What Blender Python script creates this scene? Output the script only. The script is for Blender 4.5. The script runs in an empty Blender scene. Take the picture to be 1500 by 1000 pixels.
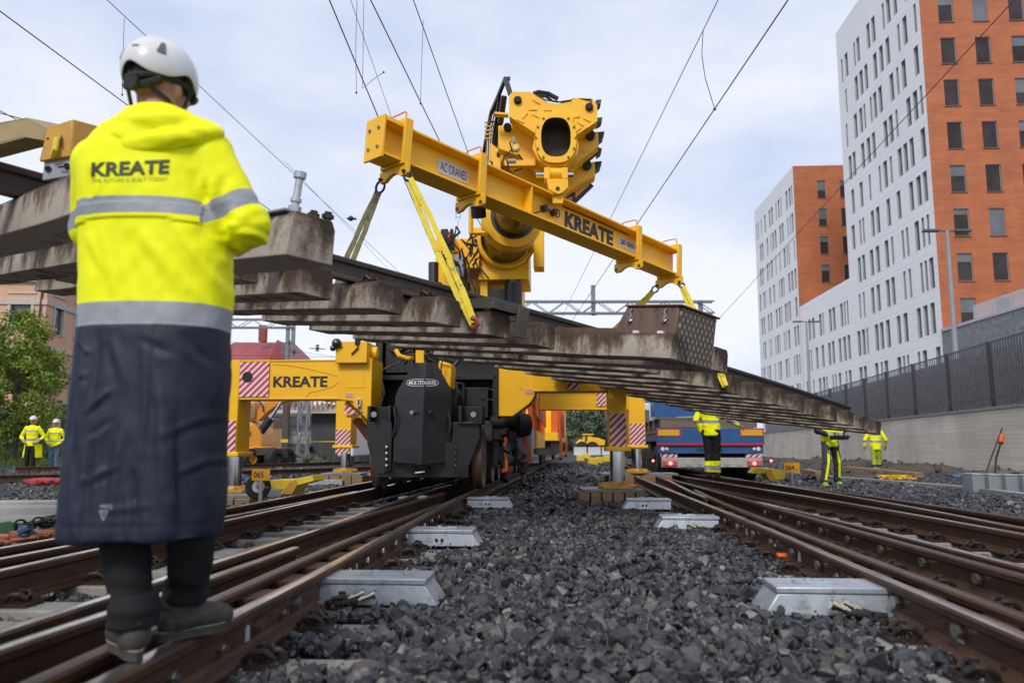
import bpy, bmesh, math, random
import numpy as np
from mathutils import Vector as V, Matrix, noise
from mathutils.bvhtree import BVHTree
random.seed(7); RNG = np.random.default_rng(5)
sc = bpy.context.scene
COL = sc.collection
R = math.radians
PI = math.pi
# ------------------------------------------------------------------ camera geometry (28 mm lens, tilted up)
FPX = 1166.7; TH = math.atan(155/FPX); CZ = .82
CT, ST = math.cos(TH), math.sin(TH)
def ray(px, py):
    a = (px-750)/FPX; b = (500-py)/FPX
    return V((a, CT-b*ST, ST+b*CT))
def at(px, py, Y):
    d = ray(px, py); p = d*(Y/d.y); p.z += CZ; return p
def atz(px, py, Z):
    d = ray(px, py); p = d*((Z-CZ)/d.z); p.z += CZ; return p
# ------------------------------------------------------------------ scene graph helpers
XF = {}
def tag(o, label=None, cat=None, group=None, kind=None):
    if label: o['label'] = label
    if cat: o['category'] = cat
    if group: o['group'] = group
    if kind: o['kind'] = kind
    return o
def thing(name, label, cat, loc=(0, 0, 0), rz=0, group=None, kind=None):
    o = bpy.data.objects.new(name, None); COL.objects.link(o)
    o.empty_display_size = .1
    o.location = loc; o.rotation_euler = (0, 0, rz)
    XF[o.name] = Matrix.Translation(V(loc)) @ Matrix.Rotation(rz, 4, 'Z')
    return tag(o, label, cat, group, kind)
def xf(o):
    return XF.get(o.name, Matrix.Identity(4))
def link_mesh(name, me, mats, parent=None, world=True, smooth=True, bevel=0, ang=35):
    for m in (mats if isinstance(mats, (list, tuple)) else [mats]): me.materials.append(m)
    o = bpy.data.objects.new(name, me); COL.objects.link(o)
    if parent is not None:
        o.parent = parent
        XF[o.name] = xf(parent)
        if world: me.transform(xf(parent).inverted())
    elif len(me.vertices):
        n = len(me.vertices); co = np.empty(n*3); me.vertices.foreach_get('co', co); co = co.reshape(-1, 3)
        c = V(((co[:, 0].min()+co[:, 0].max())/2, (co[:, 1].min()+co[:, 1].max())/2, co[:, 2].min()))
        me.transform(Matrix.Translation(-c)); o.location = c; XF[o.name] = Matrix.Translation(c)
    if smooth and len(me.polygons):
        me.polygons.foreach_set('use_smooth', [True]*len(me.polygons))
        me.set_sharp_from_angle(angle=R(ang))
    elif len(me.polygons): me.polygons.foreach_set('use_smooth', [False]*len(me.polygons))
    me.update()
    if bevel:
        b = o.modifiers.new('Bevel', 'BEVEL'); b.width = bevel; b.segments = 2; b.limit_method = 'ANGLE'; b.angle_limit = R(40)
    return o
class MB:
    def __init__(s): s.v = []; s.f = []; s.mi = []; s.m = 0
    def add(s, vs, fs, m=None, T=None):
        n = len(s.v); m = s.m if m is None else m
        for p in vs:
            p = V(p)
            s.v.append(T @ p if T is not None else p)
        for f in fs: s.f.append([i+n for i in f]); s.mi.append(m)
        return s
    def box8(s, P, m=None, T=None):
        return s.add(P, [(0, 3, 2, 1), (4, 5, 6, 7), (0, 1, 5, 4), (1, 2, 6, 5), (2, 3, 7, 6), (3, 0, 4, 7)], m, T)
    def box(s, x0, x1, y0, y1, z0, z1, m=None, T=None):
        return s.box8([(x0, y0, z0), (x1, y0, z0), (x1, y1, z0), (x0, y1, z0), (x0, y0, z1), (x1, y0, z1), (x1, y1, z1), (x0, y1, z1)], m, T)
    def bar(s, p0, p1, w, h, up=(0, 0, 1), m=None, T=None):
        p0, p1 = V(p0), V(p1); d = (p1-p0).normalized(); a = d.cross(V(up))
        if a.length < 1e-4: a = d.cross(V((1, 0, 0)))
        a.normalize(); b = a.cross(d); a = a*w/2; b = b*h/2
        return s.box8([p0-a-b, p0+a-b, p0+a+b, p0-a+b, p1-a-b, p1+a-b, p1+a+b, p1-a+b], m, T)
    def prism(s, pts, o, U, W, D, m=None, T=None):
        """polygon pts (u,w) in the plane o,U,W pushed out along D"""
        o, U, W, D = V(o), V(U), V(W), V(D); n = len(pts)
        A = [o+U*a+W*b for a, b in pts]; B = [p+D for p in A]
        fs = [list(range(n)), list(range(2*n-1, n-1, -1))]+[(i, i+n, (i+1) % n+n, (i+1) % n) for i in range(n)]
        return s.add(A+B, fs, m, T)
    def poly3(s, A, D, m=None):
        A = [V(a) for a in A]; n = len(A); D = V(D); B = [p+D for p in A]
        fs = [list(range(n)), list(range(2*n-1, n-1, -1))]+[(i, i+n, (i+1) % n+n, (i+1) % n) for i in range(n)]
        return s.add(A+B, fs, m)
    def ring(s, p, a, b, r, n, r2=None):
        r2 = r if r2 is None else r2
        return [p+a*(math.cos(2*PI*i/n)*r)+b*(math.sin(2*PI*i/n)*r2) for i in range(n)]
    def frame(s, d):
        d = V(d).normalized(); a = d.cross(V((0, 0, 1)))
        if a.length < 1e-3: a = d.cross(V((0, 1, 0)))
        a.normalize(); return d, a, a.cross(d)
    def tube(s, pts, r, n=8, m=None, T=None, cap=True, r2=None):
        pts = [V(p) for p in pts]; k = len(pts)
        rs = r if isinstance(r, (list, tuple)) else [r]*k
        vs = []; pa = None
        for i, p in enumerate(pts):
            d = (pts[min(i+1, k-1)]-pts[max(i-1, 0)])
            d, a, b = s.frame(d)
            if pa is not None:
                a = pa-d*pa.dot(d)
                if a.length < 1e-4: d, a, b = s.frame(d)
                a.normalize(); b = a.cross(d)
            pa = a
            vs += s.ring(p, a, b, rs[i], n, None if r2 is None else r2*rs[i])
        fs = [(i*n+j, i*n+(j+1) % n, (i+1)*n+(j+1) % n, (i+1)*n+j) for i in range(k-1) for j in range(n)]
        fs = [f[::-1] for f in fs]
        if cap: fs += [list(range(n)), list(range(k*n-1, (k-1)*n-1, -1))]
        return s.add(vs, fs, m, T)
    def cyl(s, p0, p1, r, r1=None, n=16, m=None, T=None, cap=True):
        return s.tube([p0, p1], [r, r if r1 is None else r1], n, m, T, cap)
    def lathe(s, prof, p, d, n=24, m=None, T=None):
        """prof: (radius, distance along d)"""
        p = V(p); d, a, b = s.frame(d); k = len(prof); vs = []
        for r, h in prof: vs += s.ring(p+d*h, a, b, max(r, 1e-4), n)
        fs = [(i*n+j, (i+1)*n+j, (i+1)*n+(j+1) % n, i*n+(j+1) % n) for i in range(k-1) for j in range(n)]
        return s.add(vs, fs, m, T)
    def ball(s, c, r, n=12, m=None, T=None, k=None):
        k = k or max(6, n//2+1); rx, ry, rz = (r, r, r) if not isinstance(r, (tuple, list)) else r
        c = V(c); vs = [c+V((0, 0, -rz))]
        for i in range(1, k):
            t = PI*i/k-PI/2
            for j in range(n):
                q = 2*PI*j/n; vs.append(c+V((rx*math.cos(t)*math.cos(q), ry*math.cos(t)*math.sin(q), rz*math.sin(t))))
        vs.append(c+V((0, 0, rz))); L = len(vs)-1
        fs = [(0, 1+(j+1) % n, 1+j) for j in range(n)]
        for i in range(k-2):
            for j in range(n):
                a = 1+i*n+j; b = 1+i*n+(j+1) % n; fs.append((a, b, b+n, a+n))
        fs += [(L, 1+(k-2)*n+j, 1+(k-2)*n+(j+1) % n) for j in range(n)]
        return s.add(vs, fs, m, T)
    def caps(s, p0, p1, r0, r1=None, n=12):
        r1 = r0 if r1 is None else r1
        s.cyl(p0, p1, r0, r1, n); s.ball(p0, r0, n); s.ball(p1, r1, n); return s
    def sweep(s, prof, path, segm=None, m=None, closed_prof=True):
        """profile (x sideways, z up) swept along a path; x to the right of travel"""
        path = [V(p) for p in path]; k = len(path); n = len(prof); vs = []
        for i, p in enumerate(path):
            d = (path[min(i+1, k-1)]-path[max(i-1, 0)]).normalized(); a = d.cross(V((0, 0, 1))).normalized(); u = a.cross(d)
            vs += [p+a*x+u*z for x, z in prof]
        base = len(s.v); s.v += vs
        for i in range(k-1):
            for j in range(n if closed_prof else n-1):
                jj = (j+1) % n
                s.f.append([base+i*n+j, base+i*n+jj, base+(i+1)*n+jj, base+(i+1)*n+j]); s.mi.append(segm[j] if segm else (s.m if m is None else m))
        for c in (list(range(base+n-1, base-1, -1)), list(range(base+(k-1)*n, base+k*n))):
            s.f.append(c); s.mi.append(s.m if m is None else m)
        return s
    def mesh(s, name='mesh', fix=True):
        me = bpy.data.meshes.new(name); me.from_pydata([tuple(p) for p in s.v], [], s.f)
        me.polygons.foreach_set('material_index', s.mi)
        if fix:
            bm = bmesh.new(); bm.from_mesh(me); bmesh.ops.recalc_face_normals(bm, faces=bm.faces); bm.to_mesh(me); bm.free()
        me.update(); return me
    def build(s, name, mats, parent=None, bevel=0, smooth=True, ang=35, world=True, fix=True):
        return link_mesh(name, s.mesh(name, fix), mats, parent, world, smooth, bevel, ang)
def copy_tree(o, parent=None):
    c = o.copy(); COL.objects.link(c)
    XF[c.name] = xf(o)
    if parent: c.parent = parent
    for ch in list(o.children): copy_tree(ch, c)
    return c
# ------------------------------------------------------------------ materials
MATS = {}
def nd(nt, t, **kw):
    n = nt.nodes.new(t)
    for k, v in kw.items():
        if k.startswith('i_'): n.inputs[int(k[2:])].default_value = v
        else: setattr(n, k, v)
    return n
def mat(name, c, c2=None, sc1=4.0, rough=.5, metal=0.0, bump=0.0, bsc=40.0, r2=None, c3=None, sc3=20, t3=.62, coords='Object', stretch=(1, 1, 1), spec=.5, coat=0, t2=(.35, .65), trans=0, bdist=.02):
    """principled surface: colour c broken up with c2 in soft noise and c3 in sharper spots; small bumps"""
    if name in MATS: return MATS[name]
    m = bpy.data.materials.new(name); m.use_nodes = True; nt = m.node_tree; p = nt.nodes['Principled BSDF']; L = nt.links.new
    p.inputs['Base Color'].default_value = (*c, 1); p.inputs['Roughness'].default_value = rough; p.inputs['Metallic'].default_value = metal
    p.inputs['Specular IOR Level'].default_value = spec; p.inputs['Coat Weight'].default_value = coat
    if trans: p.inputs['Transmission Weight'].default_value = trans
    if c2 or bump or c3:
        tc = nd(nt, 'ShaderNodeTexCoord'); mp = nd(nt, 'ShaderNodeMapping'); mp.inputs['Scale'].default_value = stretch
        if coords == 'World':
            g = nd(nt, 'ShaderNodeNewGeometry'); L(g.outputs['Position'], mp.inputs[0])
        else: L(tc.outputs[coords], mp.inputs[0])
    col = None
    if c2:
        n = nd(nt, 'ShaderNodeTexNoise'); n.inputs['Scale'].default_value = sc1; n.inputs['Detail'].default_value = 6; n.inputs['Roughness'].default_value = .65; L(mp.outputs[0], n.inputs['Vector'])
        rp = nd(nt, 'ShaderNodeValToRGB'); rp.color_ramp.elements[0].position = t2[0]; rp.color_ramp.elements[1].position = t2[1]
        rp.color_ramp.elements[0].color = (*c, 1); rp.color_ramp.elements[1].color = (*c2, 1); L(n.outputs['Fac'], rp.inputs[0]); col = rp.outputs[0]
        if r2 is not None:
            mr = nd(nt, 'ShaderNodeMapRange'); mr.inputs[1].default_value = t2[0]; mr.inputs[2].default_value = t2[1]; mr.inputs[3].default_value = rough; mr.inputs[4].default_value = r2
            L(n.outputs['Fac'], mr.inputs[0]); L(mr.outputs[0], p.inputs['Roughness'])
    if c3:
        n = nd(nt, 'ShaderNodeTexNoise'); n.inputs['Scale'].default_value = sc3; n.inputs['Detail'].default_value = 8; n.inputs['Roughness'].default_value = .7; L(mp.outputs[0], n.inputs['Vector'])
        rp = nd(nt, 'ShaderNodeValToRGB'); rp.color_ramp.elements[0].position = t3; rp.color_ramp.elements[1].position = min(1, t3+.09); L(n.outputs['Fac'], rp.inputs[0])
        mx = nd(nt, 'ShaderNodeMix', data_type='RGBA'); L(rp.outputs[0], mx.inputs[0])
        if col: L(col, mx.inputs[6])
        else: mx.inputs[6].default_value = (*c, 1)
        mx.inputs[7].default_value = (*c3, 1); col = mx.outputs[2]
    if col: L(col, p.inputs['Base Color'])
    if bump:
        n = nd(nt, 'ShaderNodeTexNoise'); n.inputs['Scale'].default_value = bsc; n.inputs['Detail'].default_value = 5; L(mp.outputs[0], n.inputs['Vector'])
        b = nd(nt, 'ShaderNodeBump'); b.inputs['Strength'].default_value = bump; b.inputs['Distance'].default_value = bdist; L(n.outputs['Fac'], b.inputs['Height']); L(b.outputs[0], p.inputs['Normal'])
    MATS[name] = m; return m
def emis(name, c, s):
    m = bpy.data.materials.new(name); m.use_nodes = True; p = m.node_tree.nodes['Principled BSDF']
    p.inputs['Base Color'].default_value = (*c, 1); p.inputs['Emission Color'].default_value = (*c, 1); p.inputs['Emission Strength'].default_value = s; return m
def striped(name, period, width=.5, c1=(.62, .6, .57), c2=(.5, .012, .03), flip=1):
    """red and white diagonal warning stripes across an upright plate (x - z diagonal)"""
    m = bpy.data.materials.new(name); m.use_nodes = True; nt = m.node_tree; p = nt.nodes['Principled BSDF']; L = nt.links.new
    tc = nd(nt, 'ShaderNodeTexCoord'); sp = nd(nt, 'ShaderNodeSeparateXYZ'); L(tc.outputs['Object'], sp.inputs[0])
    a = nd(nt, 'ShaderNodeMath', operation='MULTIPLY'); a.inputs[1].default_value = flip; L(sp.outputs[2], a.inputs[0])
    b = nd(nt, 'ShaderNodeMath', operation='SUBTRACT'); L(a.outputs[0], b.inputs[0]); L(sp.outputs[0], b.inputs[1])
    d = nd(nt, 'ShaderNodeMath', operation='DIVIDE'); d.inputs[1].default_value = period; L(b.outputs[0], d.inputs[0])
    f = nd(nt, 'ShaderNodeMath', operation='FRACT'); L(d.outputs[0], f.inputs[0])
    g = nd(nt, 'ShaderNodeMath', operation='GREATER_THAN'); g.inputs[1].default_value = width; L(f.outputs[0], g.inputs[0])
    mx = nd(nt, 'ShaderNodeMix', data_type='RGBA'); mx.inputs[6].default_value = (*c1, 1); mx.inputs[7].default_value = (*c2, 1); L(g.outputs[0], mx.inputs[0])
    L(mx.outputs[2], p.inputs['Base Color']); p.inputs['Roughness'].default_value = .45; return m
YEL = mat('crane_yellow', (.97, .54, .005), (.90, .46, .006), 1.6, .32, r2=.5, bump=.05, bsc=8, c3=(.38, .19, .03), sc3=6, t3=.64)
YELD = mat('worn_yellow', (.62, .33, .03), (.45, .22, .03), 3, .5, bump=.1, bsc=30, c3=(.2, .1, .03), sc3=14, t3=.62)
YELB = mat('lemon_yellow', (.75, .55, .03), (.68, .46, .02), 3, .5, c3=(.25, .18, .05), sc3=12, t3=.66)
BLK = mat('black_paint', (.013, .013, .014), (.021, .021, .022), 3, .4, bump=.06, bsc=25, c3=(.05, .043, .036), sc3=6, t3=.63)
BLKM = mat('black_rubber', (.014, .014, .015), (.025, .024, .023), 8, .75, bump=.2, bsc=60)
DARK = mat('dark_machinery', (.03, .028, .026), (.055, .045, .038), 6, .6, bump=.2, bsc=40)
ORG = mat('orange_paint', (.72, .13, .012), (.6, .1, .012), 4, .42)
GRYM = mat('grey_paint', (.33, .34, .35), (.27, .28, .29), 3, .45)
CHR = mat('chrome', (.62, .62, .62), rough=.12, metal=1)
DCHR = mat('oiled_steel', (.15, .14, .13), (.05, .045, .04), 5, .3, metal=.9, stretch=(1, 1, .2))
STEEL = mat('worn_steel', (.5, .49, .47), (.35, .33, .31), 10, .28, metal=.9)
GALV = mat('galvanised', (.54, .58, .61), (.38, .42, .45), 7, .40, metal=.55, bump=.08, bsc=30, c3=(.27, .26, .25), sc3=11, t3=.58)
RUST = mat('rusty_rail', (.040, .023, .014), (.085, .041, .021), 9, .55, spec=.3, bump=.25, bsc=60, c3=(.10, .048, .024), sc3=25, t3=.6, stretch=(1, .35, 1))
RHEAD = mat('rail_head', (.58, .56, .54), (.17, .12, .095), 3.2, .17, metal=.9, r2=.4, t2=(.45, .68), stretch=(1, .3, 1), bump=.08, bsc=30)
RHEADR = mat('rail_head_rusty', (.085, .052, .036), (.040, .024, .016), 5, .36, metal=.3, bump=.15, bsc=50, c3=(.24, .165, .10), sc3=5, t3=.62)
FAST = mat('fastening_iron', (.022, .018, .016), (.055, .03, .02), 18, .5, metal=.3, bump=.3, bsc=80)
CONC = mat('sleeper_concrete', (.30, .285, .25), (.22, .20, .17), 6, .6, bump=.25, bsc=60, c3=(.12, .10, .085), sc3=9, t3=.6)
CONP = mat('dirty_concrete', (.285, .228, .172), (.095, .066, .046), 3.0, .85, bump=.55, bsc=70, c3=(.37, .325, .27), sc3=6, t3=.62, t2=(.36, .62), spec=.25)
CONW = mat('wall_concrete', (.60, .52, .425), (.50, .43, .35), 1.2, .85, bump=.35, bsc=9, stretch=(.25, .25, 5), coords='World', c3=(.27, .23, .185), sc3=1.3, t3=.56, t2=(.3, .7))
WHT = mat('white_paint', (.72, .73, .73), (.66, .67, .67), 3, .4)
REDP = mat('red_paint', (.5, .015, .02), rough=.4)
INK = mat('black_lettering', (.018, .018, .02), rough=.45)
WINK = mat('white_lettering', (.7, .7, .7), rough=.45)
HIVIS = mat('hivis_yellow', (.97, .97, .004), (.90, .93, .003), 3, .6, bump=.10, bsc=160, spec=.25, c3=(.62, .70, .03), sc3=6, t3=.68)
NAVY = mat('navy_cloth', (.012, .018, .036), (.009, .013, .027), 3, .52, bump=.16, bsc=220, spec=.38, c3=(.020, .028, .050), sc3=14, t3=.66)
REFL = mat('reflective_tape', (.34, .36, .37), (.27, .29, .30), 10, .5, bump=.06, bsc=60)
TROU = mat('black_trousers', (.012, .012, .013), (.018, .018, .019), 6, .8, bump=.2, bsc=120, spec=.25)
JEAN = mat('blue_jeans', (.10, .15, .24), (.16, .22, .32), 9, .8)
BOOT = mat('dusty_boot', (.030, .026, .021), (.065, .055, .044), 14, .75, bump=.25, bsc=60)
SOLE = mat('boot_sole', (.07, .062, .052), (.035, .031, .026), 16, .8, bump=.2, bsc=60)
SKIN = mat('skin', (.44, .24, .16), (.38, .19, .12), 12, .5)
HAIR = mat('short_hair', (.06, .042, .03), (.03, .022, .016), 60, .7)
HELM = mat('white_helmet', (.74, .74, .72), (.68, .68, .66), 4, .28)
GLASS = mat('window_glass', (.05, .06, .07), (.11, .12, .13), .35, .06, metal=.0, spec=.9, coords='World')
WOOD = mat('timber', (.30, .19, .10), (.22, .13, .07), 6, .75, stretch=(.3, 4, 4), bump=.2, bsc=40)
DIRT = mat('soil', (.075, .062, .05), (.12, .10, .08), 5, .95, bump=.6, bsc=20, spec=.1)
STRAPG = mat('dirty_shaded_webbing', (.34, .30, .10), (.22, .20, .12), 9, .8, c3=(.10, .09, .06), sc3=8, t3=.55, bump=.2, bsc=120)  # greyed copy for the rear left sling: dirt plus shade in its colour
STRAP = mat('yellow_webbing', (.72, .58, .03), (.60, .46, .03), 9, .75, c3=(.16, .13, .06), sc3=8, t3=.58, bump=.2, bsc=120)
SHACK = mat('blue_shackle', (.03, .05, .10), rough=.4, metal=.5)
# ------------------------------------------------------------------ lettering
def glyphs(body, offset=0.0, shear=0.0):
    """flat letter mesh scaled to the unit box: returns [(u,v)], faces, aspect"""
    cu = bpy.data.curves.new('lettering', 'FONT'); cu.body = body; cu.offset = offset; cu.shear = shear; cu.resolution_u = 4
    o = bpy.data.objects.new('lettering', cu); COL.objects.link(o); dg = bpy.context.evaluated_depsgraph_get(); dg.update()
    me = bpy.data.meshes.new_from_object(o.evaluated_get(dg)); bpy.data.objects.remove(o); bpy.data.curves.remove(cu)
    P = np.array([v.co[:2] for v in me.vertices]); fs = [list(p.vertices) for p in me.polygons]; bpy.data.meshes.remove(me)
    lo, hi = P.min(0), P.max(0); return (P-lo)/(hi-lo), fs, (hi-lo)[0]/(hi-lo)[1]
def lettering(body, o, U, W, mat_, parent, name='lettering', offset=.02, shear=0, lift=(0, 0, 0)):
    """U, W: full width and height vectors of the written line, o its lower left corner"""
    P, fs, _ = glyphs(body, offset, shear); o, U, W, lift = V(o), V(U), V(W), V(lift); b = MB()
    b.add([o+U*u+W*v+lift for u, v in P], fs); me = b.mesh(name, fix=False)
    return link_mesh(name, me, mat_, parent, True, smooth=False)
# ------------------------------------------------------------------ camera, sky, light
cam = bpy.data.cameras.new('camera'); cam.lens = 28; cam.sensor_width = 36; cam.clip_end = 3000; cam.clip_start = .05
cam.dof.use_dof = True; cam.dof.focus_distance = 8.5; cam.dof.aperture_fstop = 2.3
co = bpy.data.objects.new('camera', cam); COL.objects.link(co); co.location = (0, 0, CZ); co.rotation_euler = (R(90)+TH, 0, 0); sc.camera = co
sc.view_settings.view_transform = 'Standard'; sc.view_settings.look = 'None'; sc.view_settings.exposure = 0.48; sc.view_settings.gamma = 1
sc.cycles.use_denoising = True; sc.cycles.max_bounces = 6; sc.cycles.diffuse_bounces = 3; sc.cycles.glossy_bounces = 3; sc.cycles.transmission_bounces = 3
SUN_EL, SUN_AZ = R(42), R(197)       # high, from behind and to the left of the camera
w = bpy.data.worlds.new('World'); sc.world = w; w.use_nodes = True; nt = w.node_tree; L = nt.links.new
bg = nt.nodes['Background']; bg.inputs[1].default_value = .1
sky = nd(nt, 'ShaderNodeTexSky', sky_type='NISHITA', sun_disc=False, sun_elevation=SUN_EL, sun_rotation=SUN_AZ, air_density=1.0, dust_density=1.0)
tc = nd(nt, 'ShaderNodeTexCoord'); mp = nd(nt, 'ShaderNodeMapping'); mp.inputs['Scale'].default_value = (1.0, 1.0, 2.2); mp.inputs['Location'].default_value = (.35, .1, .2); L(tc.outputs['Generated'], mp.inputs[0])
n1 = nd(nt, 'ShaderNodeTexNoise'); n1.inputs['Scale'].default_value = 1.5; n1.inputs['Detail'].default_value = 7; n1.inputs['Roughness'].default_value = .52; L(mp.outputs[0], n1.inputs['Vector'])
rp = nd(nt, 'ShaderNodeValToRGB'); e = rp.color_ramp.elements; e[0].position = .40; e[0].color = (3.9, 4.55, 6.45, 1); e[1].position = .61; e[1].color = (6.75, 7.0, 7.7, 1); L(n1.outputs['Fac'], rp.inputs[0])
mx = nd(nt, 'ShaderNodeMix', data_type='RGBA'); mx.inputs[0].default_value = .93; L(sky.outputs[0], mx.inputs[6]); L(rp.outputs[0], mx.inputs[7]); L(mx.outputs[2], bg.inputs[0])
sl = bpy.data.lights.new('sun', 'SUN'); sl.energy = 1.5; sl.angle = R(16); sl.color = (1, .96, .9)
so = bpy.data.objects.new('sun', sl); COL.objects.link(so)
sd = V((math.sin(SUN_AZ)*math.cos(SUN_EL), math.cos(SUN_AZ)*math.cos(SUN_EL), math.sin(SUN_EL)))   # towards the sun
so.rotation_euler = sd.to_track_quat('Z', 'Y').to_euler(); so.location = sd*60
# ------------------------------------------------------------------ rails of the yard: centre lines at rail-top height
RAILP = [(-.07, 0), (.07, 0), (.07, .012), (.022, .027), (.010, .045), (.010, .118), (.034, .134), (.0365, .16), (.028, .170), (.012, .173), (-.012, .173), (-.028, .170), (-.0365, .16), (-.034, .134), (-.010, .118), (-.010, .045), (-.022, .027), (-.07, .012)]
RSEG = [0]*8+[1, 1, 1]+[0]*7
RAILS = {}; RAILO = {}
def smooth_path(pts, step=.5):
    pts = [V((p[0], p[1], 0)) for p in pts]; out = []
    for i in range(len(pts)-1):
        p0 = pts[max(i-1, 0)]; p1 = pts[i]; p2 = pts[i+1]; p3 = pts[min(i+2, len(pts)-1)]
        n = max(1, int((p2-p1).length/step/ (1 if p1.y < 15 else 4)))
        for k in range(n):
            t = k/n; m1 = (p2-p0)*.5*((p2-p1).length/max((p2-p0).length, 1e-3))*1.0; m2 = (p3-p1)*.5*((p2-p1).length/max((p3-p1).length, 1e-3))
            m1 *= 2; m2 *= 2
            h = (2*t**3-3*t*t+1)*p1+(t**3-2*t*t+t)*m1+(-2*t**3+3*t*t)*p2+(t**3-t*t)*m2
            out.append(h)
    out.append(pts[-1]); return out
def rail(key, label, pts, head=RHEAD, group='rails of the yard turnouts', z=.027, blade=None):
    path = smooth_path(pts); RAILS[key] = path; b = MB()
    b.sweep(RAILP, [(p.x, p.y, z) for p in path], RSEG)
    if blade: pass
    o = b.build('rail', [RUST, head], ang=28); tag(o, label, 'rail', group); RAILO[key] = o; return o
rail('L1', 'rail under the boots of the coated man, running on under the right crane wheel', [(-1.17, 1.1), (-1.13, 2.0), (-1.05, 3.1), (-.99, 4.02), (-.51, 12.77), (.17, 20.5), (2.2, 45), (6.2, 92)])
rail('L2', 'worn check rail close inside the rail the coated man stands on, its end rubbed brown', [(-1.33, 1.3), (-1.285, 2.4), (-1.26, 2.9), (-1.235, 3.5), (-1.12, 5.5), (-.80, 9.0)], RHEADR)
rail('L3', 'short guard rail ending in a taper to the right of the coat hem', [(-1.68, 1.6), (-1.60, 2.7), (-1.52, 3.4), (-1.45, 4.1), (-1.37, 5.15)])
rail('L4', 'wing rail crossing under the man towards the nose of the crane', [(-1.86, 1.5), (-1.76, 2.8), (-1.66, 4.2), (-1.50, 6.3), (-1.38, 9.0), (-1.2, 12.0), (-.55, 17)])
rail('L4b', 'branching closure rail splitting off beside the wing rail left of the crane', [(-1.66, 4.6), (-1.53, 6.0), (-1.28, 8.3), (-.95, 11.2)], RHEADR)
rail('L5', 'rail passing under the left front wheel of the crane', [(-2.78, 1.8), (-2.70, 3.2), (-2.62, 4.4), (-2.14, 12.2), (-1.45, 20.5), (.58, 45), (4.6, 92)])
rail('L6', 'second rail left of the crane wheel, with a bright narrow head', [(-3.05, 2.2), (-2.92, 4.5), (-2.76, 6.0), (-2.52, 8.2), (-2.24, 11.6)])
rail('L7', 'outermost rail of the left turnout, passing behind the coat towards the yellow outrigger', [(-3.45, 2.0), (-3.22, 5.0), (-2.98, 8.0), (-2.62, 14.8), (-1.7, 28), (.2, 48)])
rail('Lb', 'lone rail of the far left siding, in front of the two standing men', [(-13.2, 17.4), (-11.7, 18.45), (-8.8, 20.6), (-6.2, 24.0), (-3.6, 30), (1, 48)], RHEADR)
rail('Lc', 'far left siding rail, beyond the yellow outrigger legs', [(-16, 26.0), (-11.2, 29.2), (-8.2, 34), (-3.6, 48)], RHEADR)
rail('R1', 'right hand track rail beside the galvanised boxes, its head running out at the right edge', [(1.58, 1.1), (1.70, 2.6), (1.83, 4.4), (1.98, 6.27), (2.14, 8.74), (2.5, 14.5), (3.2, 24), (5.6, 45), (9, 75)])
rail('R2', 'rusty check rail hugging the inside of the right hand track rail', [(1.82, 1.6), (1.91, 3.0), (2.02, 4.6), (2.14, 6.2), (2.38, 9.0), (2.72, 12)], RHEADR)
rail('R3', 'third rail from the ballast on the right, with a pale bar on its head', [(2.42, 1.8), (2.50, 3.6), (2.57, 5.16), (2.66, 6.96), (2.82, 9.6), (3.38, 20), (4.4, 34)], RHEADR)
rail('R3b', 'thin rail lying just inside the third rail on the right', [(2.66, 3.4), (2.74, 5.0), (2.80, 6.6), (2.84, 9.4)])
rail('R3d', 'crossing rail with a bright head running from the right outrigger foot to the third rail', [(4.2, 28), (3.4, 20), (2.95, 15), (2.58, 11.77), (2.45, 10.2)])
rail('R4', 'fourth rail on the right, with a pale insulated joint', [(3.62, 4.0), (3.73, 6.0), (3.78, 7.6), (3.80, 10.2), (3.76, 13.5), (3.78, 19.5), (4.6, 32)])
rail('R5', 'fifth rail on the right, between two bright heads', [(3.85, 4.6), (4.02, 6.5), (4.22, 8.4), (4.42, 11.4), (4.55, 17.2), (5.2, 28)])
rail('R6', 'outermost rail of the right hand turnout, next to the walking man', [(4.40, 5.2), (4.55, 7.3), (4.62, 9.9), (4.58, 12.6), (4.42, 16.5), (4.3, 21)], RHEADR)
def rail_x(key, y):
    P = RAILS[key]
    if y < min(P[0].y, P[-1].y) or y > max(P[0].y, P[-1].y): return None
    for a, b in zip(P, P[1:]):
        if min(a.y, b.y) <= y <= max(a.y, b.y) and abs(a.y-b.y) > 1e-6: return a.x+(b.x-a.x)*(y-a.y)/(b.y-a.y)
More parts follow.
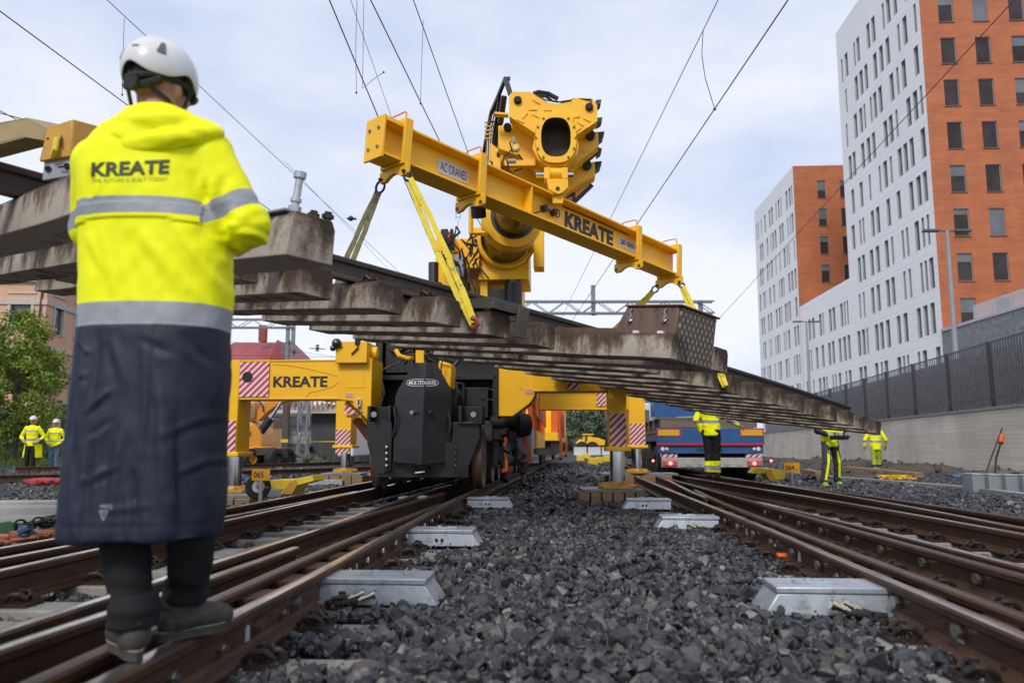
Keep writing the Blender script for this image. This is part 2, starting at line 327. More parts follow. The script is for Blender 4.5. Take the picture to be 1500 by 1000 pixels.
# ------------------------------------------------------------------ concrete sleepers in the ground with rail fastenings
def fastening(b, x, y, s, z=.03):
    """base plate, spring clip and screw beside a rail foot; s: which side"""
    b.box(x-.09, x+.09, y-.075, y+.075, z-.012, z+.012)
    for k in (-1, 1):
        b.tube([(x-s*.04, y+k*.045, z+.02), (x-s*.01, y+k*.05, z+.05), (x+s*.03, y+k*.045, z+.055), (x+s*.055, y+k*.02, z+.03)], .014, 6)
    b.cyl((x+s*.015, y, z), (x+s*.015, y, z+.075), .017, n=8); b.cyl((x+s*.015, y, z+.012), (x+s*.015, y, z+.03), .034, n=6)
    b.cyl((x+s*.075, y+.03, z), (x+s*.075, y+.03, z+.04), .016, n=6)
def ground_sleeper(i, y, x0, x1, rot, keys, label, group):
    c = V(((x0+x1)/2, y, 0)); t = thing('concrete_sleeper', label, 'sleeper', c, rot, group)
    w2 = (x1-x0)/2; b = MB()
    b.box8([(-w2, -.14, -.17), (w2, -.14, -.17), (w2, .14, -.17), (-w2, .14, -.17), (-w2, -.115, .022), (w2, -.115, .022), (w2, .115, .022), (-w2, .115, .022)])
    b.build('concrete_block', CONC, t, bevel=.012, world=False)
    for k in keys:
        rx = rail_x(k, y)
        if rx is None: continue
        lx = rx-c.x
        if abs(lx) > w2-.05: continue
        for s in (-1, 1):
            f = MB(); fastening(f, lx+s*.115, 0, s); f.build('rail_fastening', FAST, t, world=False)
    return t
YS = [1.95, 2.55, 3.12, 3.72, 4.18, 4.86, 5.46, 6.06, 6.4, 7.2, 7.8, 8.4, 9.0, 9.6, 10.2, 10.8]
OCCL = ('L1', 'L2', 'L4', 'L5', 'L7')
ordn = ['first', 'second', 'third', 'fourth', 'fifth', 'sixth', 'seventh', 'eighth', 'ninth', 'tenth', 'eleventh', 'twelfth', 'thirteenth', 'fourteenth', 'fifteenth', 'sixteenth']
for i, y in enumerate(YS):
    xr = rail_x('L1', y); xl = rail_x('L7', y) or -3.4
    ground_sleeper(i, y, xl-.55, xr+.62, R(-2.5), OCCL, 'long concrete turnout sleeper under the left rails, %s one counted away from the camera' % ordn[i], 'sleepers of the left turnout')
for i, y in enumerate([2.2, 2.8, 3.4, 3.98, 4.6, 5.2, 5.8, 6.4, 7.0, 7.6, 8.2, 8.8, 9.4, 10.0]):
    ground_sleeper(i, y, rail_x('R1', y)-.6, 5.2, R(-2.0), ('R1', 'R2', 'R3', 'R4', 'R6'), 'long concrete turnout sleeper under the right rails, %s one counted away from the camera' % ordn[i], 'sleepers of the right turnout')
# bolted blocks between rail and check rail
def spacer_blocks(k1, k2, y0, y1, n, label):
    for i in range(n):
        b = MB(); y = y0+(y1-y0)*i/(n-1); a, c = rail_x(k1, y), rail_x(k2, y)
        if a is None or c is None: continue
        b.cyl((min(a, c)-.03, y, .12), (max(a, c)+.03, y, .12), .016, n=8)
        for x, s in ((a, 1 if a > c else -1), (c, 1 if c > a else -1)):
            b.cyl((x+s*.01, y, .12), (x+s*.045, y, .12), .03, n=6); b.cyl((x-s*.01, y, .12), (x-s*.04, y, .12), .03, n=6)
        b.box(min(a, c)+.012, max(a, c)-.012, y-.12, y+.12, .07, .16, m=1)
        b.build('spacer_bolt', [STEEL, RUST], RAILO[k2])
spacer_blocks('L1', 'L2', 3.3, 8.2, 12, 'row of bright bolts and spacer blocks between the crane rail and its check rail')
spacer_blocks('R1', 'R2', 2.6, 9.0, 12, 'row of bolts and spacer blocks between the right track rail and its check rail')
spacer_blocks('R3', 'R3b', 3.8, 8.8, 9, 'row of bolts between the third right rail and the thin rail inside it')
# ------------------------------------------------------------------ galvanised point drive boxes beside the rails
BRASS = mat('nickel_brass', (.62, .55, .42), rough=.2, metal=1)
def drive_box(y, xa, xb, side, label, hoses, top=.165):
    """sheet metal hood on a sleeper; side +1: tapers to the right end, -1: to the left"""
    t = thing('point_heating_box', label, 'metal box', ((xa+xb)/2, y, .0), R(-4)*1, 'galvanised boxes beside the rails')
    L2 = (xb-xa)/2; b = MB(); h0 = .035
    e = .055*side
    xl, xr = (-L2, L2-.05) if side > 0 else (-L2+.05, L2)
    tl, tr = (-L2, L2-.07) if side > 0 else (-L2+.07, L2)
    b.box8([(-L2, -.15, h0), (L2, -.15, h0), (L2, .15, h0), (-L2, .15, h0), (tl, -.135, top-.03), (tr, -.135, top-.03), (tr, .135, top-.03), (tl, .135, top-.03)])
    b.build('hood', GALV, t, bevel=.006, world=False)
    b = MB(); b.box(tl-.008, tr+.008, -.143, .143, top-.029, top); b.build('lid', GALV, t, bevel=.005, world=False)
    b = MB(); b.box(-.12, .10, -.035, .035, top+.001, top+.009); b.cyl((-.05, 0, top+.009), (-.05, 0, top+.02), .02, n=8); b.box(.02, .09, -.012, .012, top+.009, top+.016); b.build('lid_latch', GALV, t, world=False)
    if hoses:
        for q in (-.03, .03):
            b = MB(); xs = -side*(L2-.10); q2 = (q+.03)/.06; x2 = xs+side*(.07+.06*q2); yq = -.185-.03*q2; b.tube([(xs-side*.05, -.18, .045), (xs+side*.02, yq, .052), (x2-side*.0, yq, .068)], .0175, 12, m=0); b.cyl((x2-side*.01, yq, .064), (x2+side*.075, yq-.006, .10), .0165, n=12, m=1); b.cyl((x2+side*.015, yq, .075), (x2+side*.03, yq, .082), .021, n=12, m=1); b.cyl((x2+side*.065, yq-.006, .096), (x2+side*.085, yq-.007, .105), .023, n=12, m=1)
            b.build('cable_gland', [BLKM, BRASS], t, world=False)
        b = MB(); b.box(-side*(L2-.02)-.03, -side*(L2-.02)+.03, -.20, -.155, .0, .06); b.build('cable_clamp', GALV, t, world=False)
    else:
        b = MB()
        for q in (0, .045): b.cyl((-.05+q, -.152, .085), (-.05+q, -.158, .085), .013, n=10)
        b.build('port_plug', BLKM, t, world=False)
    return t
drive_box(4.28, -.97, -.36, 1, 'large galvanised steel box with two brass cable glands, nearest one on the left rail', True)
drive_box(6.68, -.85, -.24, 1, 'galvanised box with two black ports, middle of the three along the left rail', False)
drive_box(10.75, -.58, .02, 1, 'small looking galvanised box with dark ports just in front of the crane wheel', False)
drive_box(10.9, -1.5, -1.0, 1, 'little galvanised box between the rails under the nose of the crane', False)
drive_box(4.02, 1.20, 1.80, -1, 'large galvanised box with two cable glands against the right hand rail', True)
drive_box(7.9, 1.38, 1.98, -1, 'mid distance galvanised box with cable glands at the right hand rail', True)
drive_box(10.5, 1.42, 2.04, -1, 'far galvanised box in front of the right outrigger foot', False)
drive_box(4.05, 2.66, 3.3, 1, 'galvanised box with a flat grey lid at the right picture edge between the rails', False)
# ------------------------------------------------------------------ ground sheet and crushed stone
GND = mat('ballast_bed', (.030, .030, .033), (.065, .063, .062), 14, .85, bump=1.0, bsc=26, coords='World', c3=(.12, .115, .11), sc3=38, t3=.6, bdist=.05, spec=.3)
b = MB(); nx = 60; xs = [-700, -300, -120]+[-60+2*i for i in range(61)]+[120, 300, 700]; ys = [-30, -8]+[0+2*i for i in range(50)]+[110, 140, 200, 400, 900]
def gz(x, y):
    z = -.03
    if x > 6.5 and y > 6: z += .05*min(1, (x-6.5)/4)
    return z+(.02*noise.noise(V((x*.6, y*.6, 0))) if y < 60 else 0)
for y in ys:
    for x in xs: b.v.append(V((x, y, gz(x, y))))
W_ = len(xs)
for j in range(len(ys)-1):
    for i in range(W_-1): b.f.append([j*W_+i, j*W_+i+1, (j+1)*W_+i+1, (j+1)*W_+i]); b.mi.append(0)
o = b.build('ground', GND, fix=False); tag(o, kind='structure')
def stone_material():
    """wet crushed rock: every stone has its own tone"""
    m = bpy.data.materials.new('ballast_stone'); m.use_nodes = True; nt = m.node_tree; p = nt.nodes['Principled BSDF']; L = nt.links.new
    a = nd(nt, 'ShaderNodeAttribute', attribute_name='tone'); rp = nd(nt, 'ShaderNodeValToRGB'); e = rp.color_ramp.elements
    e[0].position = 0; e[0].color = (.010, .011, .013, 1); e[1].position = 1; e[1].color = (.19, .187, .178, 1)
    for q, c in ((.35, (.022, .022, .024)), (.7, (.041, .041, .043)), (.84, (.078, .078, .080)), (.93, (.064, .053, .043))):
        k = e.new(q); k.color = (*c, 1)
    L(a.outputs['Fac'], rp.inputs[0]); g = nd(nt, 'ShaderNodeNewGeometry'); n = nd(nt, 'ShaderNodeTexNoise'); n.inputs['Scale'].default_value = 45; n.inputs['Detail'].default_value = 6; L(g.outputs['Position'], n.inputs['Vector'])
    mr = nd(nt, 'ShaderNodeMapRange'); mr.inputs[1].default_value = .3; mr.inputs[2].default_value = .7; mr.inputs[3].default_value = .7; mr.inputs[4].default_value = 1.4; L(n.outputs['Fac'], mr.inputs[0])
    mu = nd(nt, 'ShaderNodeVectorMath', operation='SCALE'); L(rp.outputs[0], mu.inputs[0]); L(mr.outputs[0], mu.inputs['Scale']); L(mu.outputs[0], p.inputs['Base Color'])
    b = nd(nt, 'ShaderNodeBump'); b.inputs['Strength'].default_value = .5; b.inputs['Distance'].default_value = .012; L(n.outputs['Fac'], b.inputs['Height']); L(b.outputs[0], p.inputs['Normal']); p.inputs['Roughness'].default_value = .42; p.inputs['Specular IOR Level'].default_value = .55; return m
STONE = stone_material()
def stone_protos(n, pts=15):
    out = []
    for i in range(n):
        bm = bmesh.new()
        for k in range(pts):
            d = RNG.normal(size=3); d /= np.linalg.norm(d); d = np.sign(d)*np.abs(d)**.72; d *= np.array([1, .78, .62])*RNG.uniform(.82, 1.12); bm.verts.new(d)
        r = bmesh.ops.convex_hull(bm, input=bm.verts)
        bmesh.ops.delete(bm, geom=[v for v in bm.verts if not v.link_faces], context='VERTS')
        bmesh.ops.triangulate(bm, faces=bm.faces); bm.verts.index_update()
        out.append((np.array([v.co[:] for v in bm.verts]), np.array([[v.index for v in f.verts] for f in bm.faces]))); bm.free()
    return out
PROT = stone_protos(40)
def scatter(name, pos, rad, mat_=None, label=None, flat=.55, cat='ballast'):
    vs = []; fs = []; off = 0
    for p, r in zip(pos, rad):
        pv, pf = PROT[RNG.integers(len(PROT))]
        q = RNG.normal(size=4); q /= np.linalg.norm(q); w_, x, y, z = q
        M = np.array([[1-2*(y*y+z*z), 2*(x*y-z*w_), 2*(x*z+y*w_)], [2*(x*y+z*w_), 1-2*(x*x+z*z), 2*(y*z-x*w_)], [2*(x*z-y*w_), 2*(y*z+x*w_), 1-2*(x*x+y*y)]])
        vs.append((pv*r) @ M.T+p); fs.append(pf+off); off += len(pv)
    tone = np.concatenate([np.full(len(v_), RNG.random()) for v_ in vs]); vs = np.concatenate(vs); fs = np.concatenate(fs); me = bpy.data.meshes.new(name)
    me.vertices.add(len(vs)); me.vertices.foreach_set('co', vs.ravel()); me.loops.add(fs.size); me.loops.foreach_set('vertex_index', fs.ravel().astype(np.int32))
    me.polygons.add(len(fs)); me.polygons.foreach_set('loop_start', np.arange(0, fs.size, 3, dtype=np.int32)); me.update(calc_edges=True); at_ = me.attributes.new('tone', 'FLOAT', 'POINT'); at_.data.foreach_set('value', tone.astype(np.float32))
    o = link_mesh(name, me, mat_ or STONE, smooth=False)
    if label: tag(o, label, cat, kind='stuff')
    return o
def cand(y0, y1, dens, xmin=-99, xmax=99):
    """random points inside the view wedge between two distances"""
    A = (y1*y1-y0*y0)*.74; n = int(A*dens); yy = np.sqrt(RNG.uniform(y0*y0, y1*y1, n)); xx = RNG.uniform(-.74, .74, n)*yy
    k = (xx > xmin) & (xx < xmax); return xx[k], yy[k]
RAILARR = {k: np.array([(p.x, p.y) for p in sorted(P, key=lambda q: q.y)]) for k, P in RAILS.items()}
def mask_track(x, y, margin=.085):
    keep = np.ones(len(x), bool); inl = np.zeros(len(x), bool)
    for k, A in RAILARR.items():
        rx = np.interp(y, A[:, 1], A[:, 0], left=1e6, right=1e6); keep &= np.abs(x-rx) > margin
    a7 = np.interp(y, RAILARR['L7'][:, 1], RAILARR['L7'][:, 0]); a1 = np.interp(y, RAILARR['L1'][:, 1], RAILARR['L1'][:, 0])
    r1 = np.interp(y, RAILARR['R1'][:, 1], RAILARR['R1'][:, 0]); r6 = np.interp(y, RAILARR['R6'][:, 1], RAILARR['R6'][:, 0])
    inl |= (x > a7-.5) & (x < a1+.05); inl |= (x > r1-.05) & (x < r6+.4)
    return keep, inl, a1, r1
def bed(y0, y1, dens, r0, r1_, layers, name, label):
    P = []; Q = []
    for lay in range(layers):
        x, y = cand(y0, y1, dens); keep, inl, a1, rr = mask_track(x, y)
        r = RNG.uniform(r0, r1_, len(x))*np.where(RNG.random(len(x)) < .16, 1.4, 1)*np.where(RNG.random(len(x)) < .25, .7, 1)
        ystep = np.array(YS); on = np.min(np.abs(y[:, None]-ystep[None]), 1) < .17
        mid = (x > a1+.1) & (x < rr-.1)
        clear = mid & (x < a1+.50+.12*np.sin(y*5)) & on & (y < 9)           # sleeper ends left bare beside the left rail
        clear2 = mid & (x > rr-.30) & (np.min(np.abs(y[:, None]-np.array([2.8, 3.4, 4.6, 5.2])[None]), 1) < .13) & (y < 6)
        dist = np.minimum(x-a1, rr-x); z = np.where(inl, -.045+.012*lay, -.015+.026*lay+np.where(mid, .035*np.clip(dist/.6, 0, 1), 0))
        z = z+RNG.normal(0, .008, len(x))
        inlon = inl & on & (y < 11)
        keep &= ~clear & ~clear2 & ~(inlon & (RNG.random(len(x)) < .8))
        for yy_, xa, xb in ((4.28, -.97, -.36), (6.68, -.85, -.24), (10.75, -.58, .02), (4.02, 1.2, 1.8), (7.9, 1.38, 1.98), (10.5, 1.42, 2.04), (4.05, 2.66, 3.3)):
            keep &= ~((np.abs(y-yy_) < .17) & (x > xa-.03) & (x < xb+.03))
        P.append(np.stack([x, y, z], 1)[keep]); Q.append(r[keep])
    P = np.concatenate(P); Q = np.concatenate(Q); return scatter(name, P, Q, label=label)
bed(1.35, 4.2, 560, .021, .044, 2, 'ballast', 'dark wet crushed stone ballast filling the space between the tracks near the camera')
bed(4.2, 9.0, 300, .025, .046, 2, 'ballast', 'dark crushed stone ballast between the rails in the middle distance')
bed(9.0, 18.0, 110, .032, .055, 1, 'ballast', 'dark crushed stone ballast around the crane and the walking men')
bed(18.0, 40.0, 22, .05, .09, 1, 'ballast', 'dark crushed stone ballast of the far part of the yard')

# paint marks and bolts on the outer web of the rail under the man
for y, kind in ((2.42, 'g'), (2.62, 'b'), (2.98, 'b'), (3.22, 'w'), (3.6, 'b'), (4.9, 'w'), (5.6, 'b')):
    x = rail_x('L1', y)+.011; b = MB()
    if kind == 'g': b.prism([(-.03, 0), (.03, 0), (.02, .05), (.0, .075), (-.015, .05)], (x, y, .055), (0, 1, 0), (0, 0, 1), (.0025, 0, 0)); b.build('paint_mark', mat('green_mark', (.10, .42, .16), rough=.6), RAILO['L1'])
    elif kind == 'w': b.prism([(-.022, 0), (.022, 0), (.022, .05), (.0, .062), (-.022, .05)], (x, y, .075), (0, 1, 0), (0, 0, 1), (.004, 0, 0)); b.build('rail_tag', mat('pale_tag', (.42, .42, .40), rough=.5), RAILO['L1'])
    else: b.cyl((x-.002, y, .105), (x+.016, y, .105), .024, n=6); b.cyl((x+.016, y, .105), (x+.03, y, .105), .013, n=10); b.build('web_bolt', STEEL, RAILO['L1'])
for y, kind in ((3.2, 'w'), (4.6, 'b'), (5.4, 'w'), (6.0, 'b'), (7.0, 'w')):
    x = rail_x('R1', y)-.011; b = MB()
    if kind == 'w': b.prism([(-.022, 0), (.022, 0), (.022, .05), (.0, .062), (-.022, .05)], (x, y, .075), (0, 1, 0), (0, 0, 1), (-.004, 0, 0)); b.build('rail_tag', mat('pale_tag', (.42, .42, .40), rough=.5), RAILO['R1'])
    else: b.cyl((x+.002, y, .105), (x-.016, y, .105), .024, n=6); b.cyl((x-.016, y, .105), (x-.03, y, .105), .013, n=10); b.build('web_bolt', STEEL, RAILO['R1'])
# small chips and litter between the larger stones
x, y = cand(1.5, 6.5, 260); keep, inl, a1, rr = mask_track(x, y); k = keep & ~inl
scatter('gravel_chips', np.stack([x, y, RNG.uniform(.02, .07, len(x))], 1)[k], RNG.uniform(.005, .013, len(x))[k], label='small grey chips of stone lying among the dark ballast')
# ------------------------------------------------------------------ the lifted track panel
PP = V((-1.266, 5.794, 1.897)); PA = V((.70036, .71054, -.06803)); PL = V((-.70197, .70290, .11474)); PU = V((.12935, -.03261, .99106)); PS = .591
def PW(t, l, h): return PP+PA*t+PL*l+PU*(h-(.0021*(t-2)**2 if t > 2 else 0))
def sleeper_material():
    """old concrete: dark brown wet grime from the top running down over paler faces"""
    m = bpy.data.materials.new('stained_sleeper'); m.use_nodes = True; nt = m.node_tree; p = nt.nodes['Principled BSDF']; L = nt.links.new
    a = nd(nt, 'ShaderNodeAttribute', attribute_name='grime'); g = nd(nt, 'ShaderNodeNewGeometry'); mp_ = nd(nt, 'ShaderNodeMapping'); mp_.inputs['Scale'].default_value = (1, 1, .45); L(g.outputs['Position'], mp_.inputs[0])
    n1 = nd(nt, 'ShaderNodeTexNoise'); n1.inputs['Scale'].default_value = 4.5; n1.inputs['Detail'].default_value = 7; n1.inputs['Roughness'].default_value = .62; L(mp_.outputs[0], n1.inputs['Vector'])
    n2 = nd(nt, 'ShaderNodeTexNoise'); n2.inputs['Scale'].default_value = 26; n2.inputs['Detail'].default_value = 6; n2.inputs['Roughness'].default_value = .7; L(g.outputs['Position'], n2.inputs['Vector'])
    s1 = nd(nt, 'ShaderNodeMath', operation='MULTIPLY_ADD'); s1.inputs[1].default_value = 2.1; s1.inputs[2].default_value = -1.05; L(n1.outputs['Fac'], s1.inputs[0])
    s2 = nd(nt, 'ShaderNodeMath', operation='ADD'); L(s1.outputs[0], s2.inputs[0]); L(a.outputs['Fac'], s2.inputs[1])
    s3 = nd(nt, 'ShaderNodeMath', operation='MULTIPLY_ADD'); s3.inputs[1].default_value = .55; L(n2.outputs['Fac'], s3.inputs[0]); L(s2.outputs[0], s3.inputs[2])
    rp = nd(nt, 'ShaderNodeValToRGB'); e = rp.color_ramp.elements; e[0].position = .45; e[0].color = (.40, .345, .28, 1); e[1].position = 1.0; e[1].color = (.060, .042, .030, 1); k = e.new(.64); k.color = (.255, .207, .155, 1); k = e.new(.77); k.color = (.135, .098, .068, 1)
    L(s3.outputs[0], rp.inputs[0]); L(rp.outputs[0], p.inputs['Base Color']); b_ = nd(nt, 'ShaderNodeBump'); b_.inputs['Strength'].default_value = .6; b_.inputs['Distance'].default_value = .012; L(n2.outputs['Fac'], b_.inputs['Height']); L(b_.outputs[0], p.inputs['Normal']); p.inputs['Roughness'].default_value = .75; p.inputs['Specular IOR Level'].default_value = .3; return m
SLP = sleeper_material()
panel = thing('lifted_track_panel', 'long section of old railway track with dirty concrete sleepers hanging tilted from the yellow beam', 'track panel', PW(4, 1.4, 0))
def psleeper(k, l0, l1=2.975, w=.28, h=.22, dirt=0):
    t1 = k*PS; t0 = t1-w; b = MB(); n = 10; ins = .018
    rr = random.Random(int(k*10)+500)
    P = []
    for i in range(n+1):
        l = l0+(l1-l0)*i/n; j = lambda a: rr.uniform(-a, a)
        P += [PW(t0+j(.004), l, j(.004)), PW(t1+j(.004), l, j(.004)), PW(t1-ins, l, h*.8), PW(t1-ins*2.5, l, h+j(.003)), PW(t0+ins*1.3+j(.004), l, h+j(.003)), PW(t0+j(.003), l, h*.84)]
    m = 6; fs = [(i*m+a, i*m+(a+1) % m, (i+1)*m+(a+1) % m, (i+1)*m+a) for i in range(n) for a in range(m)]
    fs += [tuple(range(m)), tuple(range(n*m+m-1, n*m-1, -1))]
    b.add(P, fs); o = b.build('sleeper', SLP, panel, bevel=.007); at_ = o.data.attributes.new('grime', 'FLOAT', 'POINT'); vals = []
    for i in range(n+1):
        e_ = .12 if i in (0, n) else 0; vals += [.20+e_+dirt, .30+e_+dirt, .62+e_+dirt, .92+dirt*.5, .92+dirt*.5, .58+e_+dirt]
    at_.data.foreach_set('value', vals); return o
for k in range(-5, 19):
    if k in (-3, 5, 6): continue
    e = {-1: .15, 0: .12, 1: .03, 2: .0}.get(k, random.uniform(-.02, .02)); psleeper(k, e if k > -1 else .15, 4.7 if k < 1 else 2.975)
psleeper(-3.0, -.80, 4.7, .29, .24, -.18); psleeper(-1.42, -1.22, 2.975, .29, .25, -.28)
psleeper(4.95, -1.12); psleeper(6.1, -1.13)
PRAIL = mat('panel_rail', (.045, .037, .031), (.07, .05, .038), 7, .6, bump=.25, bsc=50, c3=(.11, .06, .035), sc3=14, t3=.6)
PHEAD = mat('panel_rail_head', (.05, .053, .065), (.075, .07, .07), 5, .35, metal=.6)
for l, ka, kb in ((.44, -7, 17.45), (2.0, -7, 17.4), (1.28, 4, 17.4)):
    b = MB(); n = 60; P = []
    for i in range(n+1):
        t = (ka+(kb-ka)*i/n)*PS; P.append([PW(t, l-x, .225+z*1.06) for x, z in RAILP])
    m = len(RAILP)
    for q in P: b.v += q
    for i in range(n):
        for j in range(m): b.f.append([i*m+j, i*m+(j+1) % m, (i+1)*m+(j+1) % m, (i+1)*m+j]); b.mi.append(RSEG[j])
    b.f += [list(range(m)), list(range(n*m+m-1, n*m-1, -1))]; b.mi += [0, 0]
    ro = b.build('rail', [PRAIL, PHEAD], panel, ang=28)
    for k in range(int(max(ka, -4)), 18):
        t = k*PS-.14; f = MB()
        for s in (-1, 1):
            q = l-s*.115
            f.box8([PW(t+a, q+c, d) for d in (.22, .238) for a, c in ((-.08, -.07), (.08, -.07), (.08, .07), (-.08, .07))])
            for a in (-.05, .05):
                f.tube([PW(t+a, q+.03*s, .25), PW(t+a, q, .285), PW(t+a*.6, q-.045*s, .255)], .014, 6)
            f.cyl(PW(t, q, .23), PW(t, q, .315), .017, n=8); f.cyl(PW(t, q, .24), PW(t, q, .27), .032, n=6)
        f.build('rail_fastening', FAST, ro)
# steel channel clamp over one sleeper end
b = MB()
def pbox(b, t0, t1, l0, l1, h0, h1, m=None): b.box8([PW(t, l, h) for h in (h0, h1) for t, l in ((t0, l0), (t1, l0), (t1, l1), (t0, l1))], m)
t3 = 3*PS
pbox(b, t3-.30, t3+.06, -.05, .36, .30, .315); pbox(b, t3-.30, t3-.285, -.05, .36, .225, .30); pbox(b, t3+.045, t3+.06, -.05, .36, .225, .30)
pbox(b, t3-.30, t3+.06, -.065, -.05, .225, .315)
pbox(b, t3-.02, t3+.11, -.10, -.067, .02, .29)
b.build('steel_clamp', mat('clamp_steel', (.06, .054, .046), (.09, .075, .06), 6, .5, bump=.15, bsc=40), panel, bevel=.004)
BRN = mat('rusty_box_paint', (.135, .075, .052), (.175, .105, .075), 4, .45, bump=.1, bsc=30, c3=(.045, .022, .016), sc3=5, t3=.56, stretch=(2.5, 2.5, .5), coords='World')
def checker_plate():
    m = bpy.data.materials.new('checker_plate'); m.use_nodes = True; nt = m.node_tree; p = nt.nodes['Principled BSDF']; L = nt.links.new
    g = nd(nt, 'ShaderNodeNewGeometry')
    a = nd(nt, 'ShaderNodeVectorMath', operation='DOT_PRODUCT'); a.inputs[1].default_value = PA*14; c = nd(nt, 'ShaderNodeVectorMath', operation='DOT_PRODUCT'); c.inputs[1].default_value = PU*9
    L(g.outputs['Position'], a.inputs[0]); L(g.outputs['Position'], c.inputs[0])
    s1 = nd(nt, 'ShaderNodeMath', operation='ADD'); s2 = nd(nt, 'ShaderNodeMath', operation='SUBTRACT')
    for s in (s1, s2): L(a.outputs['Value'], s.inputs[0]); L(c.outputs['Value'], s.inputs[1])
    w1 = nd(nt, 'ShaderNodeMath', operation='PINGPONG'); w2 = nd(nt, 'ShaderNodeMath', operation='PINGPONG'); w1.inputs[1].default_value = .5; w2.inputs[1].default_value = .5
    L(s1.outputs[0], w1.inputs[0]); L(s2.outputs[0], w2.inputs[0])
    mu = nd(nt, 'ShaderNodeMath', operation='MULTIPLY'); L(w1.outputs[0], mu.inputs[0]); L(w2.outputs[0], mu.inputs[1])
    rp = nd(nt, 'ShaderNodeValToRGB'); rp.color_ramp.elements[0].position = .06; rp.color_ramp.elements[1].position = .16; rp.color_ramp.elements[0].color = (.13, .11, .085, 1); rp.color_ramp.elements[1].color = (.42, .37, .30, 1); L(mu.outputs[0], rp.inputs[0]); L(rp.outputs[0], p.inputs['Base Color'])
    bp = nd(nt, 'ShaderNodeBump'); bp.inputs['Strength'].default_value = .6; bp.inputs['Distance'].default_value = .02; L(mu.outputs[0], bp.inputs['Height']); L(bp.outputs[0], p.inputs['Normal']); p.inputs['Roughness'].default_value = .4; p.inputs['Metallic'].default_value = .5
    return m
CHK = checker_plate()
# brown point machine housing between the two long sleepers
g0, g1 = 4.95*PS-.20, 5.65*PS; b = MB()
A = [PW(g0, -.40, .225), PW(g0, -1.10, .225), PW(g0, -1.10, .475), PW(g0, -.53, .475)]
b.poly3(A, PW(g1, 0, 0)-PW(g0, 0, 0)); hs = b.build('machine_housing', BRN, panel, bevel=.008)
b = MB(); pbox(b, g0-.02, g1+.02, -1.145, -.52, .476, .493); b.build('lid', mat('rust_red_lid', (.17, .055, .03), (.10, .05, .035), 4, .5), hs, bevel=.005)
b = MB(); pbox(b, g0+.025, g1-.01, -1.12, -1.101, .0, .47); b.build('checker_end_plate', CHK, hs)
for l in (-.60, -.98):
    b = MB(); b.cyl(PW(g0-.012, l, .37), PW(g0+.0, l, .37), .026, n=12); b.tube([PW(g0-.012, l, .455), PW(g0-.018, l+.012, .42), PW(g0-.014, l-.01, .39), PW(g0-.02, l, .365)], .009, 6); b.cyl(PW(g0-.02, l, .345), PW(g0-.02, l+.02, .335), .02, n=8); b.build('hasp', STEEL, hs)
for l in (-.68, -.95):
    b = MB(); pbox(b, g0-.03, g0-.002, l-.03, l+.03, .226, .25); b.build('white_clip', WHT, hs)
b = MB(); pbox(b, g0+.0, g0+.05, -.43, .36, .226, .275); pbox(b, g0+.3, g0+.36, -.43, .36, .226, .262); b.build('drive_rod', mat('rusty_rod', (.16, .075, .045), (.09, .05, .035), 8, .6), panel)
# tall lifting bolt and nuts on the extra long sleeper near the man
tA = -1.42*PS
b = MB(); pbox(b, tA-.30, tA-.06, -1.14, -.86, .251, .266); b.build('base_plate', GRYM, panel, bevel=.004)
bolt = PW(tA-.22, -1.10, .266); b = MB(); b.cyl(bolt, bolt+PU*.19, .021, n=12); b.cyl(bolt+PU*.19, bolt+PU*.225, .034, n=12); b.cyl(bolt, bolt+PU*.03, .036, n=6); b.cyl(bolt+PU*.055, bolt+PU*.075, .03, n=12); b.build('lifting_bolt', GALV, panel)
for tt, ll in ((-.10, -1.10), (-.05, -1.17), (-.04, -.95)):
    q = PW(tA+tt, ll, .25); b = MB(); b.cyl(q, q+PU*.055, .022, n=8); b.cyl(q+PU*.018, q+PU*.04, .034, n=6); b.build('nut', FAST, panel)
# ------------------------------------------------------------------ yellow clamp on the near sleeper, left of the man
clamp = thing('lifting_clamp', 'weathered yellow clamp housing on a grey foot with bent arm at the left edge', 'rail clamp', at(85, 262, 4.25))
b = MB(); Yc = 4.2
f = [at(69, 186, Yc), at(107, 174, Yc), at(104, 229, Yc), at(56, 237, Yc)]; D = V((.165, .24, .02))
b.poly3(f, D); hsg = b.build('housing', YELD, clamp, bevel=.008)
b = MB(); b.tube([at(84, 203, Yc-.01), at(80, 220, Yc-.03), at(76, 230, Yc-.01)], .017, 8); b.build('lock_lever', YELB, hsg)
b = MB(); b.cyl(at(70, 203, Yc-.004), at(70, 203, Yc+.02), .006, n=8); b.cyl(at(90, 199, Yc-.012), at(90, 215, Yc-.012), .004, n=6); b.build('pin', BLK, hsg)
b = MB(); b.poly3([at(64, 238, Yc+.02), at(112, 227, Yc+.02), at(109, 257, Yc+.02), at(61, 265, Yc+.02)], D*.85); b.build('foot_block', GRYM, clamp, bevel=.006)
b = MB()
for px, py in ((70, 247), (98, 243)): b.cyl(at(px, py, Yc+.005), at(px, py, Yc+.03), .016, n=12)
b.tube([at(86, 245, Yc), at(97, 244, Yc-.01)], .005, 6); b.build('bolt_head', BLK, clamp)
b = MB(); Yb = 4.32
b.poly3([at(-60, 192, Yb), at(39, 173, Yb), at(66, 187, Yb), at(62, 206, Yb), at(36, 201, Yb), at(-60, 225, Yb)], V((.02, .012, 0)))
b.poly3([at(-60, 190, Yb), at(39, 172, Yb), at(39, 175, Yb), at(-60, 194, Yb)], V((.1, .14, .02)))
b.poly3([at(-60, 222, Yb), at(36, 199, Yb), at(36, 202, Yb), at(-60, 227, Yb)], V((.1, .14, .02)))
b.poly3([at(39, 172, Yb), at(66, 186, Yb), at(66, 189, Yb), at(39, 175, Yb)], V((.1, .14, .02)))
